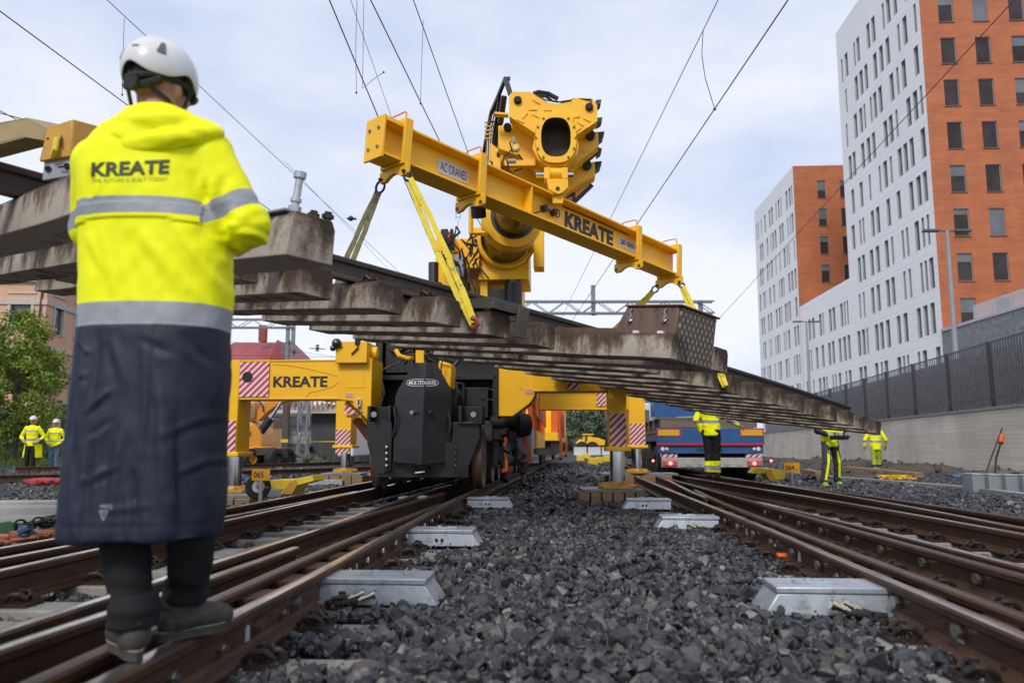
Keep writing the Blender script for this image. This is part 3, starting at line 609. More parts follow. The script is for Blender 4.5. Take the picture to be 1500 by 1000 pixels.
b.build('bent_arm', mat('faded_yellow', (.40, .30, .13), (.30, .21, .09), 4, .55), clamp, bevel=.003)
# ------------------------------------------------------------------ spreader beam
BE0 = V((-1.08, 7.7, 3.66)); BE1 = V((2.45, 11.4, 3.30)); BX = (BE1-BE0).normalized(); BN = V((-BX.y, BX.x, 0)).normalized(); BW = BX.cross(BN); BO = BE0+BN*.15
def BP(e, n, h): return BO+BX*e+BN*n+BW*h
beam = thing('spreader_beam', 'yellow steel lifting beam with black lettering hanging tilted under the crane boom', 'lifting beam', BP(2.5, 0, 0))
def bbox(b, e0, e1, n0, n1, h0, h1, m=None): b.box8([BP(e, n, h) for h in (h0, h1) for e, n in ((e0, n0), (e1, n0), (e1, n1), (e0, n1))], m)
HB = .385; EL = 5.10
b = MB(); bbox(b, -.26, EL+.06, -.15, .15, 0, .026); bbox(b, -.26, EL+.06, -.15, .15, HB-.026, HB); bbox(b, -.26, EL+.06, -.011, .011, .026, HB-.026)
b.build('i_beam', YEL, beam, bevel=.004)
b = MB(); bbox(b, -.285, -.26, -.15, .15, -.03, HB+.03); bbox(b, -.26, -.05, -.135, .135, HB+.0, HB+.03)
ep = b.build('end_plate', YEL, beam, bevel=.004)
b = MB()
for n in (-.07, .08):
    for h in (.09, .29): b.cyl(BP(-.287, n, h), BP(-.297, n, h), .02, n=12); b.cyl(BP(-.297, n, h), BP(-.306, n, h), .013, n=6)
b.build('bolt', STEEL, ep)
LUGS = []
for i, e in enumerate((0, 1.06, 4.06, 5.08)):
    b = MB(); bbox(b, e-.05, e+.05, -.185, -.152, -.03, HB+.075); bbox(b, e-.05, e+.05, .152, .185, -.03, HB+.075); bbox(b, e-.05, e+.05, -.152, .152, HB+.003, HB+.075); bbox(b, e-.05, e+.05, -.152, .152, -.03, -.003)
    cl = b.build('collar', YEL, beam, bevel=.004)
    b = MB(); b.tube([BP(e, -.12, HB+.07), BP(e, -.12, HB+.16), BP(e, -.10, HB+.175), BP(e, .10, HB+.175), BP(e, .12, HB+.16), BP(e, .12, HB+.07)], .009, 8); b.build('handle', mat('orange_tube', (.75, .28, .10), rough=.4), cl)
    arc = [(-.225+.0, -.03), (-.225, -.13), (-.20, -.155), (-.16, -.15)]+[(-.13+.26*q/6, -.15+.055*math.sin(PI*q/6)) for q in range(7)]+[(.16, -.15), (.20, -.155), (.225, -.13), (.225, -.03)]
    b = MB(); b.prism([(u, w_) for u, w_ in arc], BP(e-.022, 0, 0), BN, BW, BX*.044); b.build('shackle_lug', YEL, cl, bevel=.003)
    b = MB()
    for n in (-.19, .19): b.cyl(BP(e-.03, n, -.115), BP(e+.03, n, -.115), .022, n=12)
    b.build('lug_pin', mat('dark_red_pin', (.16, .02, .02), rough=.5), cl); LUGS.append(e)
b = MB()
for e in (2.24, 2.42): b.cyl(BP(e, -.012, .20), BP(e, -.07, .20), .045, n=16); b.cyl(BP(e, -.07, .20), BP(e, -.08, .20), .03, n=12)
b.tube([BP(2.46, -.06, .20)+BX*.05*math.cos(q*PI/6)+BW*.05*math.sin(q*PI/6) for q in range(13)], .007, 6); b.bar(BP(2.24, -.05, .2), BP(2.42, -.05, .2), .02, .02)
b.build('pin_pair', BLK, beam)
b = MB(); bbox(b, 2.05, 2.5, -.03, -.012, .06, .085); b.build('ledge', YEL, beam)
for tx, e0, e1, h0, h1 in (('KREATE', 2.66, 3.68, .085, .305),):
    lettering(tx, BP(e0, -.0135, h0), BX*(e1-e0), BW*(h1-h0), INK, beam, offset=.055)
b = MB(); bbox(b, .55, .99, -.0165, -.0115, .115, .275); sg = b.build('maker_plate', mat('pale_plate', (.55, .57, .58), rough=.4), beam)
lettering('AC CRANES', BP(.58, -.0185, .145), BX*.38, BW*.10, INK, sg, offset=.0)
b = MB(); bbox(b, 3.80, 4.32, -.0165, -.0115, .14, .27); sg = b.build('load_plate', mat('pale_plate', (.55, .57, .58)), beam)
lettering('20 000 kg', BP(3.84, -.0185, .155), BX*.45, BW*.095, INK, sg, offset=.02)
# slings
def sling(e, n, target, label, w=.085, m=None):
    top = BP(e, n, -.115); t = thing('lifting_sling', label, 'sling', top, 0, 'slings between beam and track panel')
    d = (target-top).normalized(); side = d.cross(V((0, 1, 0))).normalized(); thick = d.cross(side)
    b = MB(); r = .042; c = top+d*.07
    b.tube([c+side*(r*math.cos(q))+d*(r*1.5*math.sin(q)) for q in [PI*.5+2*PI*i/16 for i in range(17)]], .013, 8); b.cyl(top-BX*.05, top+BX*.05, .017, n=10); b.build('shackle', SHACK, t)
    b = MB(); s = top+d*.12
    n_ = 10
    for sg in (-1, 1):
        P = []
        for i in range(n_+1):
            q = i/n_; p = s.lerp(target, q); sp = sg*(.012+.03*math.sin(PI*q)); P.append(p+side*sp*.9+thick*sg*.012+side*.004*math.sin(q*23+sg))
        for i in range(n_): b.bar(P[i], P[i+1]+(P[i+1]-P[i])*.02, w*(.62+.05*math.sin(i*1.7)), .012, up=thick)
    b.build('webbing', m or STRAP, t)
    return t
sling(0, -.19, PW(1.30, -.03, .06), 'yellow webbing sling from the left beam end to the sleeper ends on the near side')
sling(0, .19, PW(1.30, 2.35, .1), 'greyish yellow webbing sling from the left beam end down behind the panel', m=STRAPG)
sling(5.08, -.19, PW(5.47, -.03, .06), 'yellow webbing sling from the right beam end down behind the brown housing')
sling(5.08, .19, PW(5.47, 2.35, .1), 'yellow webbing sling from the right beam end to the far edge of the track panel')
b = MB(); q = PW(1.30, -.035, .06); b.tube([q+V((-.02, 0, .05)), q+V((.02, -.01, .03)), q+V((.03, -.01, -.01)), q+V((.0, 0, -.04)), q+V((-.03, 0, -.03))], .022, 8)
o = b.build('end_fitting', mat('red_fitting', (.25, .04, .02), rough=.5)); tag(o, 'small red hook fitting where the near sling grips the sleeper ends', 'hook')
# ------------------------------------------------------------------ railway crane
CYAW = -.062; CO = V((-1.31, 12.3, .2))
crane = thing('railway_crane', 'big yellow and black railway crane with outriggers out, boom reaching over the track panel', 'crane', CO, CYAW)
CM = XF[crane.name]; CI = CM.inverted()
def cl(px, py, Y): return CI @ at(px, py, Y)          # picture point at a depth, in the crane's own frame
def cz(py, Y): return at(750, py, Y).z-CO.z
def cb(name, b, m, parent=None, bevel=0, **k): return b.build(name, m, parent or crane, bevel=bevel, world=False, **k)
WHEELM = [mat('wheel_tread', (.10, .055, .035), (.16, .08, .05), 8, .5, metal=.3), mat('wheel_disc', (.26, .26, .26), (.18, .17, .165), 4, .45, metal=.3)]
def wheelset(y, r=.46):
    for s in (-1, 1):
        b = MB(); x = s*.78
        b.lathe([(.06, s*.09-.0), (.10, s*.095), (r*.45, s*.05), (r*.8, s*.055), (r*.86, s*.072), (r, s*.07), (r+.005, -s*.035), (r+.032, -s*.045), (r+.03, -s*.065), (r*.8, -s*.065), (.1, -s*.06), (.06, -s*.1)], (x, y, r), (1, 0, 0), 40)
        for i, (fa, fi) in enumerate(zip(b.f, b.mi)):
            q = i//40; b.mi[i] = 0 if q in (5, 6, 7) else 1
        cb('wheel', b, WHEELM)
    b = MB(); b.cyl((-.8, y, r), (.8, y, r), .08); cb('axle', b, DARK)
for y in (.35, 2.0, 3.4, 4.8, 9.5, 11, 12.5, 14): wheelset(y)
# nose: V shaped black cover with a ridge, front bogie plates
Yn, Yr = 12.0, 11.72
q = lambda px, py, Y=Yn: cl(px, py, Y)
ridge = [q(623, 531, Yr), q(618, 681, Yr)]; Lp = [q(607, 531), q(584, 568), q(579, 580), q(575, 677)]; Rp = [q(639, 531), q(661, 571), q(662, 585), q(660, 677)]
mid = [q(623, 531, Yr), q(622, 568, Yr), q(621, 580, Yr), q(618, 681, Yr)]
bk = [V((p.x, .9, p.z)) for p in Lp]; bkr = [V((p.x, .9, p.z)) for p in Rp]
b = MB(); vs = Lp+mid+Rp+bk+bkr; fs = []
for i in range(3): fs += [(i, i+1, i+5, i+4), (i+4, i+5, i+9, i+8), (i, i+12, i+13, i+1), (i+8, i+9, i+17, i+16)]
fs += [(0, 4, 8, 16, 12), (3, 15, 19, 11, 7), (12, 16, 17, 18, 19, 15, 14, 13)]
b.add(vs, fs); nose = cb('nose_cover', b, BLK, bevel=.008, ang=20)
for px in (604, 631):
    b = MB(); p = q(px, 604, Yr+.05); b.cyl(p+V((0, -.05, 0)), p+V((0, .12, 0)), .03, n=14); b.cyl(p+V((0, -.065, 0)), p+V((0, -.05, 0)), .02, n=10); cb('nose_bolt', b, STEEL if px < 610 else BLKM, nose)
# oval badge with white script on the ridge
bp0 = q(596, 561, Yn-.21); bp1 = q(622, 561, Yr); bp2 = q(642, 561, Yn-.17)
def badge_pt(u, v):
    """u 0..1 across the two faces of the nose, v height in metres"""
    a = 596+46*u; Y = (Yn-.115-(Yn-.115-Yr)*(a-596)/26) if a < 622 else (Yr+(Yn-.14-Yr)*(a-622)/20)
    p = q(a, 560.5, Y); return V((p.x, p.y-.012, p.z+v))
b = MB(); ov = []
for i in range(28):
    a = 2*PI*i/28; cu = .5+.5*np.sign(math.cos(a))*abs(math.cos(a))**.5; ov.append((cu, .052*np.sign(math.sin(a))*abs(math.sin(a))**.8))
for k in range(28): b.tube([badge_pt(*ov[k]), badge_pt(*ov[(k+1) % 28])], .0045, 5)
cb('badge_rim', b, WINK, nose)
P_, F_, _ = glyphs('MULTITASKER', .03, .18); b = MB(); b.add([badge_pt(.06+.88*u, -.03+.06*v)+V((0, -.004, 0)) for u, v in P_], F_); me = b.mesh('badge_lettering', fix=False); link_mesh('badge_lettering', me, WINK, nose, world=False, smooth=False)
for sgn, pts, boltx in ((-1, [(536, 618), (574, 618), (573, 690), (552, 692), (546, 680), (538, 650)], 566), (1, [(662, 618), (702, 617), (703, 640), (684, 690), (661, 690)], 666)):
    b = MB(); b.poly3([q(px, py, Yn+.02) for px, py in pts], V((0, .35, 0))); pl = cb('bogie_plate', b, BLK, bevel=.006)
    b = MB(); xs = sorted([q(boltx-7, 640, Yn-.02).x, q(boltx+7, 640, Yn-.02).x]); b.box(xs[0], xs[1], q(0, 0, Yn-.02).y, q(0, 0, Yn-.02).y+.03, q(600, 692, Yn).z, q(600, 648, Yn).z); st = cb('bolted_strip', b, BLK, pl)
    for py in (654, 663, 672, 681):
        b = MB(); p = q(boltx, py, Yn-.02); b.cyl(p+V((0, -.018, 0)), p+V((0, .02, 0)), .018, n=10); cb('bolt', b, WINK, st)
for (xa, xb) in ((537, 572), (672, 707)):
    b = MB(); x0, x1 = q(xa, 600, Yn+.02).x, q(xb, 600, Yn+.02).x; z0, z1 = q(0, 618, Yn).z, q(0, 594, Yn).z; y0 = q(600, 600, Yn+.02).y
    b.box(x0, x0+.05, y0, y0+.45, z0, z1); b.box(x1-.05, x1, y0, y0+.45, z0, z1); b.box(x0, x1, y0+.3, y0+.45, z0, z1); b.box(x0, x1, y0, y0+.45, z0-.03, z0); cb('bogie_bracket', b, BLK, bevel=.006)
b = MB(); b.box(q(550, 690).x, q(686, 690).x, q(600, 680).y+.05, q(600, 680).y+.3, q(0, 699).z, q(0, 678).z); cb('rail_guard', b, BLK, bevel=.006)
b = MB(); b.box(-.55, .55, .35, 6.0, .25, .75); b.box(-.95, .95, .7, 16, .72, 1.05); b.cyl((-.45, -.1, .22), (-.3, -.1, .22), .09); b.cyl((.1, 0, .2), (.3, 0, .2), .08); b.box(-.5, -.2, -.2, .2, .16, .3); cb('chassis', b, DARK)
# hoses, yellow tank and valves above the nose
b = MB(); b.poly3([q(643, 527, 12.0), q(662, 533, 12.0), q(660, 570, 12.0), q(640, 545, 12.0)], V((0, .5, .0))); cb('yellow_tank', b, YEL, bevel=.03)
b = MB(); b.tube([q(580, 513, 11.95), q(585, 521, 11.9), q(597, 525, 11.95), q(604, 524, 12.1)], .035, 10); b.box(q(609, 510).x, q(621, 510).x, q(609, 510).y, q(609, 510).y+.15, q(0, 531).z, q(0, 512).z); cb('air_hose', b, YEL)
for i in range(12):
    b = MB(); p = q(random.uniform(596, 640), random.uniform(512, 530), random.uniform(11.85, 12.1)); b.cyl(p, p+V((random.uniform(-.09, .09), .05, random.uniform(-.06, .06))), random.uniform(.015, .035), n=8); cb('valve', b, DCHR)
b = MB(); b.tube([q(561, 541, 11.9), q(575, 535, 11.9), q(598, 524, 11.95)], .012, 6); cb('air_pipe', b, DCHR); b = MB(); b.tube([q(641, 525, 11.9), q(660, 527, 11.9), q(672, 530, 11.9)], .015, 6); b.cyl(q(666, 535, 11.9), q(672, 528, 11.9), .03, n=8); cb('air_pipe', b, DCHR); b = MB(); b.tube([q(648, 528, 11.85), q(646, 540, 11.85), q(648, 556, 11.85)], .012, 6)
cb('air_pipe', b, DCHR)
# black body frame behind the nose
Yb_ = 13.1
xl, xr = q(548, 560, Yb_).x, q(733, 560, Yb_).x; yb = q(600, 560, Yb_).y
b = MB(); b.box(xl, xr, yb+.5, yb+1.6, .75, 2.75); b.box(xl, xl+.12, yb, yb+.6, .75, 2.75); b.box(xr-.12, xr, yb, yb+.6, .75, 2.75); b.box(xl, xr, yb, yb+.6, 1.72, 1.80); b.box(xl, xr, yb, yb+.6, 2.45, 2.75)
b.box(xl+.15, xl+.62, yb+.1, yb+.5, 1.85, 2.4); b.box(xr-.75, xr-.2, yb+.1, yb+.5, 1.1, 1.6); b.cyl((xl+.35, yb, 2.35), (xl+.35, yb+.3, 2.35), .17, n=18); b.tube([(xr-.6, yb, 1.1), (xr-.6, yb, 1.65), (xr-.9, yb, 1.7)], .03, 6)
cb('body_frame', b, BLK, bevel=.008)
# outriggers: hinged arms and telescopic legs
CHV = striped('warning_stripes', .105, .5, (.66, .64, .60), (.48, .012, .035), flip=1)
CHVL = striped('warning_stripes_mirrored', .105, .5, (.66, .64, .60), (.60, .015, .05), flip=1)
def plate(name, x0, x1, z0, z1, y, m, parent, hole=None):
    b = MB(); c = V(((x0+x1)/2, y, (z0+z1)/2)); w, h = (x1-x0)/2, (z1-z0)/2
    b.box(-w, w, -.006, .006, -h, h); o = b.build(name, m, parent, world=False); o.location = c; return o
def outrigger(side, Y, xleg, top, bot, legw, stripe_z, pad_z, arm_from, frm_name='outrigger_arm', stripe_x=None, letters=False):
    """arm across to xleg (crane frame), box leg with chrome ram, foot pad"""
    y = cl(750, 600, Y).y
    x1 = xleg+side*legw*.5; xi = xleg-side*legw*.5
    b = MB(); xa, xb = sorted((arm_from, xi-side*.002)); b.box(xa, xb, y-.22, y+.22, bot, top)
    b.box(xa, xb, y-.235, y-.222, bot-.0, bot+.03); b.box(xa, xb, y-.235, y-.222, top-.025, top)
    arm = cb(frm_name, b, YEL, bevel=.008)
    b = MB(); x0_, x1_ = sorted((xi, x1)); zb = pad_z+.62
    b.box(x0_, x1_, y-.26, y+.26, zb, top); b.box(x0_-.05, x1_+.05, y-.30, y+.30, zb-.07, zb-.002); leg = cb('outrigger_leg', b, YEL, bevel=.012)
    b = MB(); b.cyl((xleg, y, pad_z+.02), (xleg, y, zb-.07), .11, n=24); cb('ram', b, CHR, leg)
    b = MB(); b.cyl((xleg, y, pad_z), (xleg, y, pad_z+.05), .30, n=8); b.cyl((xleg, y, pad_z+.05), (xleg, y, pad_z+.1), .16, .13, n=12)
    for k in range(4): b.bar((xleg, y, pad_z+.08), (xleg+.26*math.cos(k*PI/2+.4), y+.26*math.sin(k*PI/2+.4), pad_z+.055), .03, .06)
    cb('foot_plate', b, YELD, leg, bevel=.006)
    plate('stripe_plate', x0_+.015, x1_-.015, stripe_z[0], stripe_z[1], y-.268, CHV, leg)
    return arm, leg, y
z = lambda py, Y: cz(py, Y)
YA, YF = 12.3, 18.2
xLn = cl(336, 640, YA).x; xRn = cl(903, 640, YA).x; xLf = cl(503, 640, YF).x; xRf = cl(931, 640, YF).x
arm, leg, yA = outrigger(-1, YA, xLn, z(527, YA), z(585, YA), .22, (z(668, YA), z(616, YA)), z(722, YA), cl(545, 560, YA).x)
px2x = lambda px, Y=YA: cl(px, 560, Y).x
pl = plate('stripe_plate', px2x(346), px2x(394), z(581, YA), z(530, YA), yA-.243, CHVL, arm)
b = MB(); c = V((px2x(362), yA-.252, z(552, YA))); b.cyl(c, c+V((0, .003, 0)), .085, n=20); cb('stripe_plate_hole', b, BLKM, arm)
P_, F_, _ = glyphs('KREATE', .035); b = MB(); y_ = yA-.2235; x0, x1, z0, z1 = px2x(400), px2x(481), z(567, YA), z(551, YA); b.add([(x0+(x1-x0)*u, y_, z0+(z1-z0)*v) for u, v in P_], F_); link_mesh('lettering', b.mesh('lettering', fix=False), INK, arm, world=False, smooth=False)
b = MB()
pts = [(398, 533.5), (420, 535), (450, 540), (480, 547), (497, 552)]; b.tube([(px2x(px), yA-.224, z(py, YA)) for px, py in pts], .004, 5)
pts = [(448, 584), (455, 575), (470, 572), (488, 567), (497, 560)]; b.tube([(px2x(px), yA-.224, z(py, YA)) for px, py in pts], .004, 5); cb('weld_seam', b, YELD, arm)
# bracket column the left arm hangs from, with control box and stickers
b = MB(); x0, x1 = px2x(499), px2x(548); b.poly3([(x0, yA-.30, z(526, YA)), (x1, yA-.30, z(526, YA)), (x1, yA-.30, z(622, YA)), (px2x(541), yA-.30, z(609, YA)), (px2x(520), yA-.30, z(588, YA)), (x0, yA-.30, z(586, YA))], V((0, .75, 0)))
b.box(px2x(497), px2x(543), yA-.42, yA+.3, z(534, YA), z(503, YA)); b.cyl((px2x(543), yA-.1, z(517, YA)), (px2x(552), yA-.1, z(517, YA)), .1, n=14); col = cb('outrigger_bracket', b, YEL, bevel=.01)
b = MB(); b.box(px2x(514), px2x(537), yA-.306, yA-.301, z(569, YA), z(545, YA)); cb('access_panel', b, YEL, col, bevel=.002)
b = MB(); b.box(px2x(511), px2x(521), yA-.306, yA-.301, z(582.5, YA), z(577, YA)); cb('sticker', b, striped('small_red_text', .02, .4, (.7, .68, .66), (.6, .05, .06)), col)
b = MB(); b.box(px2x(528.5), px2x(534), yA-.36, yA-.301, z(596, YA), z(584.5, YA)); cc = cb('control_box', b, WHT, col, bevel=.004)
b = MB(); b.box(px2x(530), px2x(532.5), yA-.366, yA-.361, z(594, YA), z(586, YA)); cb('control_buttons', b, INK, cc)
b = MB(); b.tube([(px2x(531), yA-.33, z(596, YA)), (px2x(532), yA-.35, z(602, YA)), (px2x(538), yA-.33, z(606, YA))], .008, 6); b.tube([(px2x(529), yA-.43, z(506, YA)), (px2x(530), yA-.44, z(513, YA)), (px2x(521), yA-.44, z(522, YA))], .014, 6); b.cyl((px2x(529), yA-.4, z(508, YA)), (px2x(529), yA-.4, z(498, YA)), .05, n=8); cb('cable', b, BLKM, col)
b = MB(); b.ball((px2x(499), yA-.45, z(506, YA)), .075, 12); b.ball((px2x(494), yA-.45, z(513, YA)), .05, 10); b.box(px2x(501), px2x(508), yA-.43, yA-.4, z(512.5, YA), z(511, YA)); cb('work_lamp', b, [DCHR], col)
b = MB(); b.poly3([(px2x(507), yA-.20, z(589, YA)), (px2x(527), yA-.20, z(606, YA)), (px2x(507), yA-.20, z(606, YA))], V((0, .02, 0))); tri = b.mesh('corner_stripes'); c0 = V((px2x(515), yA-.2, z(600, YA))); tri.transform(Matrix.Translation(-c0)); o = link_mesh('corner_stripes', tri, CHVL, col, world=False); o.location = c0
b = MB(); b.bar((px2x(507), yA-.1, z(588, YA)), (px2x(538), yA+.1, z(621, YA)), .07, .05, m=0); b.tube([(px2x(511), yA+.3, z(612, YA)), (px2x(520), yA+.3, z(622, YA)), (px2x(533), yA+.3, z(640, YA))], .07, 8, m=1); b.bar((px2x(507), yA-.1, z(609, YA)), (px2x(530), yA-.1, z(610, YA)), .05, .04, m=0); cb('hinge_strut', b, [YEL, mat('worn_orange', (.42, .12, .03), (.2, .08, .04), 6, .6)], col)
# far left leg
arm2, leg2, yF = outrigger(-1, YF, xLf, z(560, YF), z(598, YF), .36, (z(664, YF), z(629, YF)), z(692, YF), -1.3)
# right side: near and far
arm3, leg3, _ = outrigger(1, YA, xRn, z(541, YA), z(575, YA), .27, (z(660, YA), z(607, YA)), z(714, YA), px2x(782))
plate('stripe_plate', px2x(830), px2x(848), z(572, YA), z(545, YA), yA-.243, CHV, arm3)
arm4, leg4, _ = outrigger(1, YF, xRf, z(577, YF), z(601, YF), .36, (z(657, YF), z(621, YF)), z(692, YF), 1.3)
plate('stripe_plate', cl(873, 590, YF).x, cl(886, 590, YF).x, z(596, YF), z(577, YF), yF-.243, CHV, arm4)
b = MB(); b.poly3([(px2x(731), yA-.15, z(530, YA)), (px2x(786), yA-.15, z(530, YA)), (px2x(786), yA-.15, z(580, YA)), (px2x(776), yA-.15, z(592, YA)), (px2x(752), yA-.15, z(610, YA)), (px2x(731), yA-.15, z(610, YA))], V((0, .6, 0))); col2 = cb('outrigger_bracket', b, YEL, bevel=.01)
b = MB(); b.box(px2x(769.5), px2x(781), yA-.157, yA-.151, z(578, YA), z(571, YA)); cb('sticker', b, striped('small_red_text_b', .02, .4, (.7, .68, .66), (.6, .05, .06)), col2)
b = MB(); b.tube([(px2x(786), yA-.17, z(578, YA)), (px2x(780), yA-.18, z(590, YA)), (px2x(768), yA-.18, z(600, YA)), (px2x(752), yA-.18, z(611, YA))], .02, 6); b.box(px2x(729), px2x(731)-.003, yA-.2, yA+.4, z(612, YA), z(528, YA)); cb('rubber_edge', b, BLKM, col2)
# drums, struts and underframe on the right flank
b = MB(); p = cl(764, 622, 13.0); b.cyl(p+V((-.5, 0, .05)), p+V((.0, 0, .02)), .10, n=14); b.cyl(p+V((-.1, 0, 0)), p+V((.10, .1, 0)), .22, .18, n=20); b.ball(p+V((.10, .1, 0)), (.07, .16, .18), 14); cb('brake_drum', b, BLKM)
for (a, c, Y, w) in (((768, 640), (777, 676), 13.2, .07), ((741, 640), (742, 690), 13.0, .05), ((752, 615), (770, 600), 13.6, .06), ((735, 690), (752, 684), 13.2, .06)):
    b = MB(); b.bar(cl(*a, Y), cl(*c, Y), w, w); cb('orange_strut', b, ORG, bevel=.005)
b = MB()
for i in range(26):
    p = cl(random.uniform(725, 775), random.uniform(625, 690), random.uniform(12.8, 16)); d = V((random.uniform(-.1, .1), random.uniform(-.2, .3), random.uniform(-.3, .3)))
    b.cyl(p, p+d, random.uniform(.03, .09), n=8)
b.box(.35, .95, 1.0, 7.5, .3, .72); b.box(.4, .9, 8.5, 15.5, .3, .72); cb('running_gear', b, DARK)
# long carriage deck behind with red railings, grey cabinet and yellow rear
b = MB(); b.box(.95, 1.5, 3.0, 4.6, .42, 1.0); cb('grey_cabinet', b, GRYM, bevel=.01)
b = MB(); b.box(-1.45, 1.45, 1.6, 15, 1.02, 1.2); b.box(1.0, 1.5, 6.2, 15, .60, 1.015); cb('carriage_deck', b, YEL, bevel=.01)
b = MB(); b.box(-1.2, 1.2, 14.2, 15.2, .4, .95); cb('rear_buffer_unit', b, DARK)
b = MB()
for i in range(9):
    y = 2.2+i*1.4; b.bar((1.50, y, 1.0), (1.50, y, 2.25), .07, .07)
for zz in (1.4, 1.8, 2.22): b.bar((1.535, 2.1, zz), (1.535, 14.0, zz), .03, .05)
cb('red_railing', b, ORG)
for i, y in enumerate((2.6, 3.5, 4.2, 5.6, 6.3, 7.6, 9.0, 10.4, 12.0)):
    b = MB(); b.poly3([(1.56, y, 1.22), (1.56, y+.55, 1.22), (1.56, y+.6, 2.05), (1.56, y-.1, 2.05)], (.03, 0, 0)); cb('red_side_panel', b, ORG, bevel=.008)
b = MB(); b.box(1.2, 1.3, 4.4, 4.9, 1.2, 2.4); b.box(-.9, .9, 2.0, 7.0, 1.21, 2.6); cb('machinery_house', b, BLK)
# ------------------------------------------------------------------ superstructure and boom
slew = (cl(720, 430, 15.5))
b = MB(); b.box(cl(668, 0, 15.5).x, cl(760, 0, 15.5).x, cl(700, 400, 15.5).y, cl(700, 400, 15.5).y+2.6, 2.3, cz(392, 15.5))
b.box(cl(640, 0, 15.5).x, cl(690, 0, 15.5).x, cl(700, 400, 15.5).y+.2, cl(700, 400, 15.5).y+2.6, 2.6, cz(345, 15.5)); b.box(cl(655, 0, 15.4).x, cl(672, 0, 15.4).x, cl(700, 400, 15.4).y-.1, cl(700, 400, 15.4).y+.5, 2.8, cz(350, 15.4))
b.bar(cl(709, 398, 15.3), cl(709, 440, 15.3), .13, .15); b.box(cl(684, 0, 15.4).x, cl(766, 0, 15.4).x, cl(700, 400, 15.4).y-.05, cl(700, 400, 15.4).y+.1, cz(402, 15.4), cz(388, 15.4))
sup = cb('slewing_column', b, YEL, bevel=.015)
b = MB(); b.box(cl(703, 0, 15.3).x, cl(748, 0, 15.3).x, cl(700, 400, 15.3).y-.03, cl(700, 400, 15.3).y+.1, 2.4, cz(424, 15.3)); cb('dark_opening', b, BLK, sup)
for px in (752, 635, 676):
    b = MB(); b.cyl(cl(px, 450, 15.2), cl(px, 415, 15.2), .17, n=16, m=0); b.cyl(cl(px, 415, 15.2), cl(px, 385, 15.2), .10, n=14, m=1); cb('lift_cylinder', b, [BLK, DCHR], sup)
b = MB(); p = cl(673, 391, 15.1); b.box(p.x-.10, p.x+.10, p.y-.1, p.y+.1, p.z-.22, p.z+.22); cb('lamp_box', b, GRYM, sup, bevel=.03)
b = MB(); p = cl(656, 348, 15.2); b.cyl(p+V((-.12, 0, 0)), p+V((.0, 0, 0)), .17, n=18, m=0); b.cyl(p+V((.0, 0, 0)), p+V((.06, 0, 0)), .12, n=14, m=1); b.cyl(p+V((.06, 0, 0)), p+V((.10, 0, 0)), .17, n=18, m=0); cb('cable_reel', b, [BLKM, ORG], sup)
b = MB()
for i in range(26):
    p = cl(random.uniform(655, 704), random.uniform(330, 385), 15.0); b.tube([p, p+V((random.uniform(-.15, .15), -.05, random.uniform(-.2, .1))), p+V((random.uniform(-.2, .2), 0, random.uniform(-.4, -.2)))], random.uniform(.012, .025), 6)
b.tube([cl(683, 392, 15), cl(690, 410, 14.9), cl(702, 440, 14.9)], .02, 6); cb('hydraulic_hose', b, BLKM, sup)
b = MB(); b.tube([cl(671, 350, 15), cl(671, 322, 15)], .006, 5); b.tube([cl(668, 322, 15), cl(668, 311, 15)], .006, 5); b.tube([cl(674, 322, 15), cl(674, 311, 15)], .006, 5); b.tube([cl(667, 318, 15), cl(675, 318, 15)], .006, 5); b.tube([cl(667, 313, 15), cl(675, 313, 15)], .006, 5); cb('wind_gauge', b, GRYM, sup)
# boom tubes: base collar, outer tube, ring, inner tube towards the head
H0 = cl(813, 196, 9.45); C2 = cl(742, 352, 15.0); C1 = cl(752, 318, 13.4)
ax = (H0-C2).normalized()
b = MB(); b.lathe([(.30, .0), (.55, .0), (.57, .04), (.57, .3), (.54, .34), (.50, .35), (.50, .1), (.47, .0)], C2-ax*.3, ax, 40); b.box(C2.x-.55, C2.x+.42, C2.y+.1, C2.y+1.4, C2.z-.75, C2.z-.05)
for s in (-1, 1): b.box(C2.x+s*.62-.1, C2.x+s*.62+.1, C2.y-.05, C2.y+.4, C2.z-.55, C2.z+.25)
cb('boom_base_collar', b, YEL, sup, bevel=.012, ang=30)
b = MB(); b.cyl(C2-ax*.3, C1, .44, n=40); b.cyl(C1, H0-ax*.5, .34, n=40); bt = cb('boom_tube', b, DCHR)
b = MB(); b.lathe([(.36, .3), (.52, .3), (.535, .27), (.535, .03), (.51, .0), (.40, .0), (.37, .1)], C1-ax*.15, -ax, 40); b.lathe([(.34, -.02), (.50, -.02), (.53, .02), (.53, .12), (.40, .14)], C1-ax*.1, ax, 40); cb('boom_ring', b, YEL, bt, ang=30)
b = MB(); b.tube([cl(690, 300, 13.5), cl(690, 342, 13.5), cl(706, 342, 13.5), cl(712, 342, 13.3)], .045, 4); cb('hose_guide', b, YEL, bt)
b = MB(); b.cyl(cl(700, 300, 12.8), cl(701, 318, 12.9), .13, n=16); cb('damper', b, DCHR, bt)
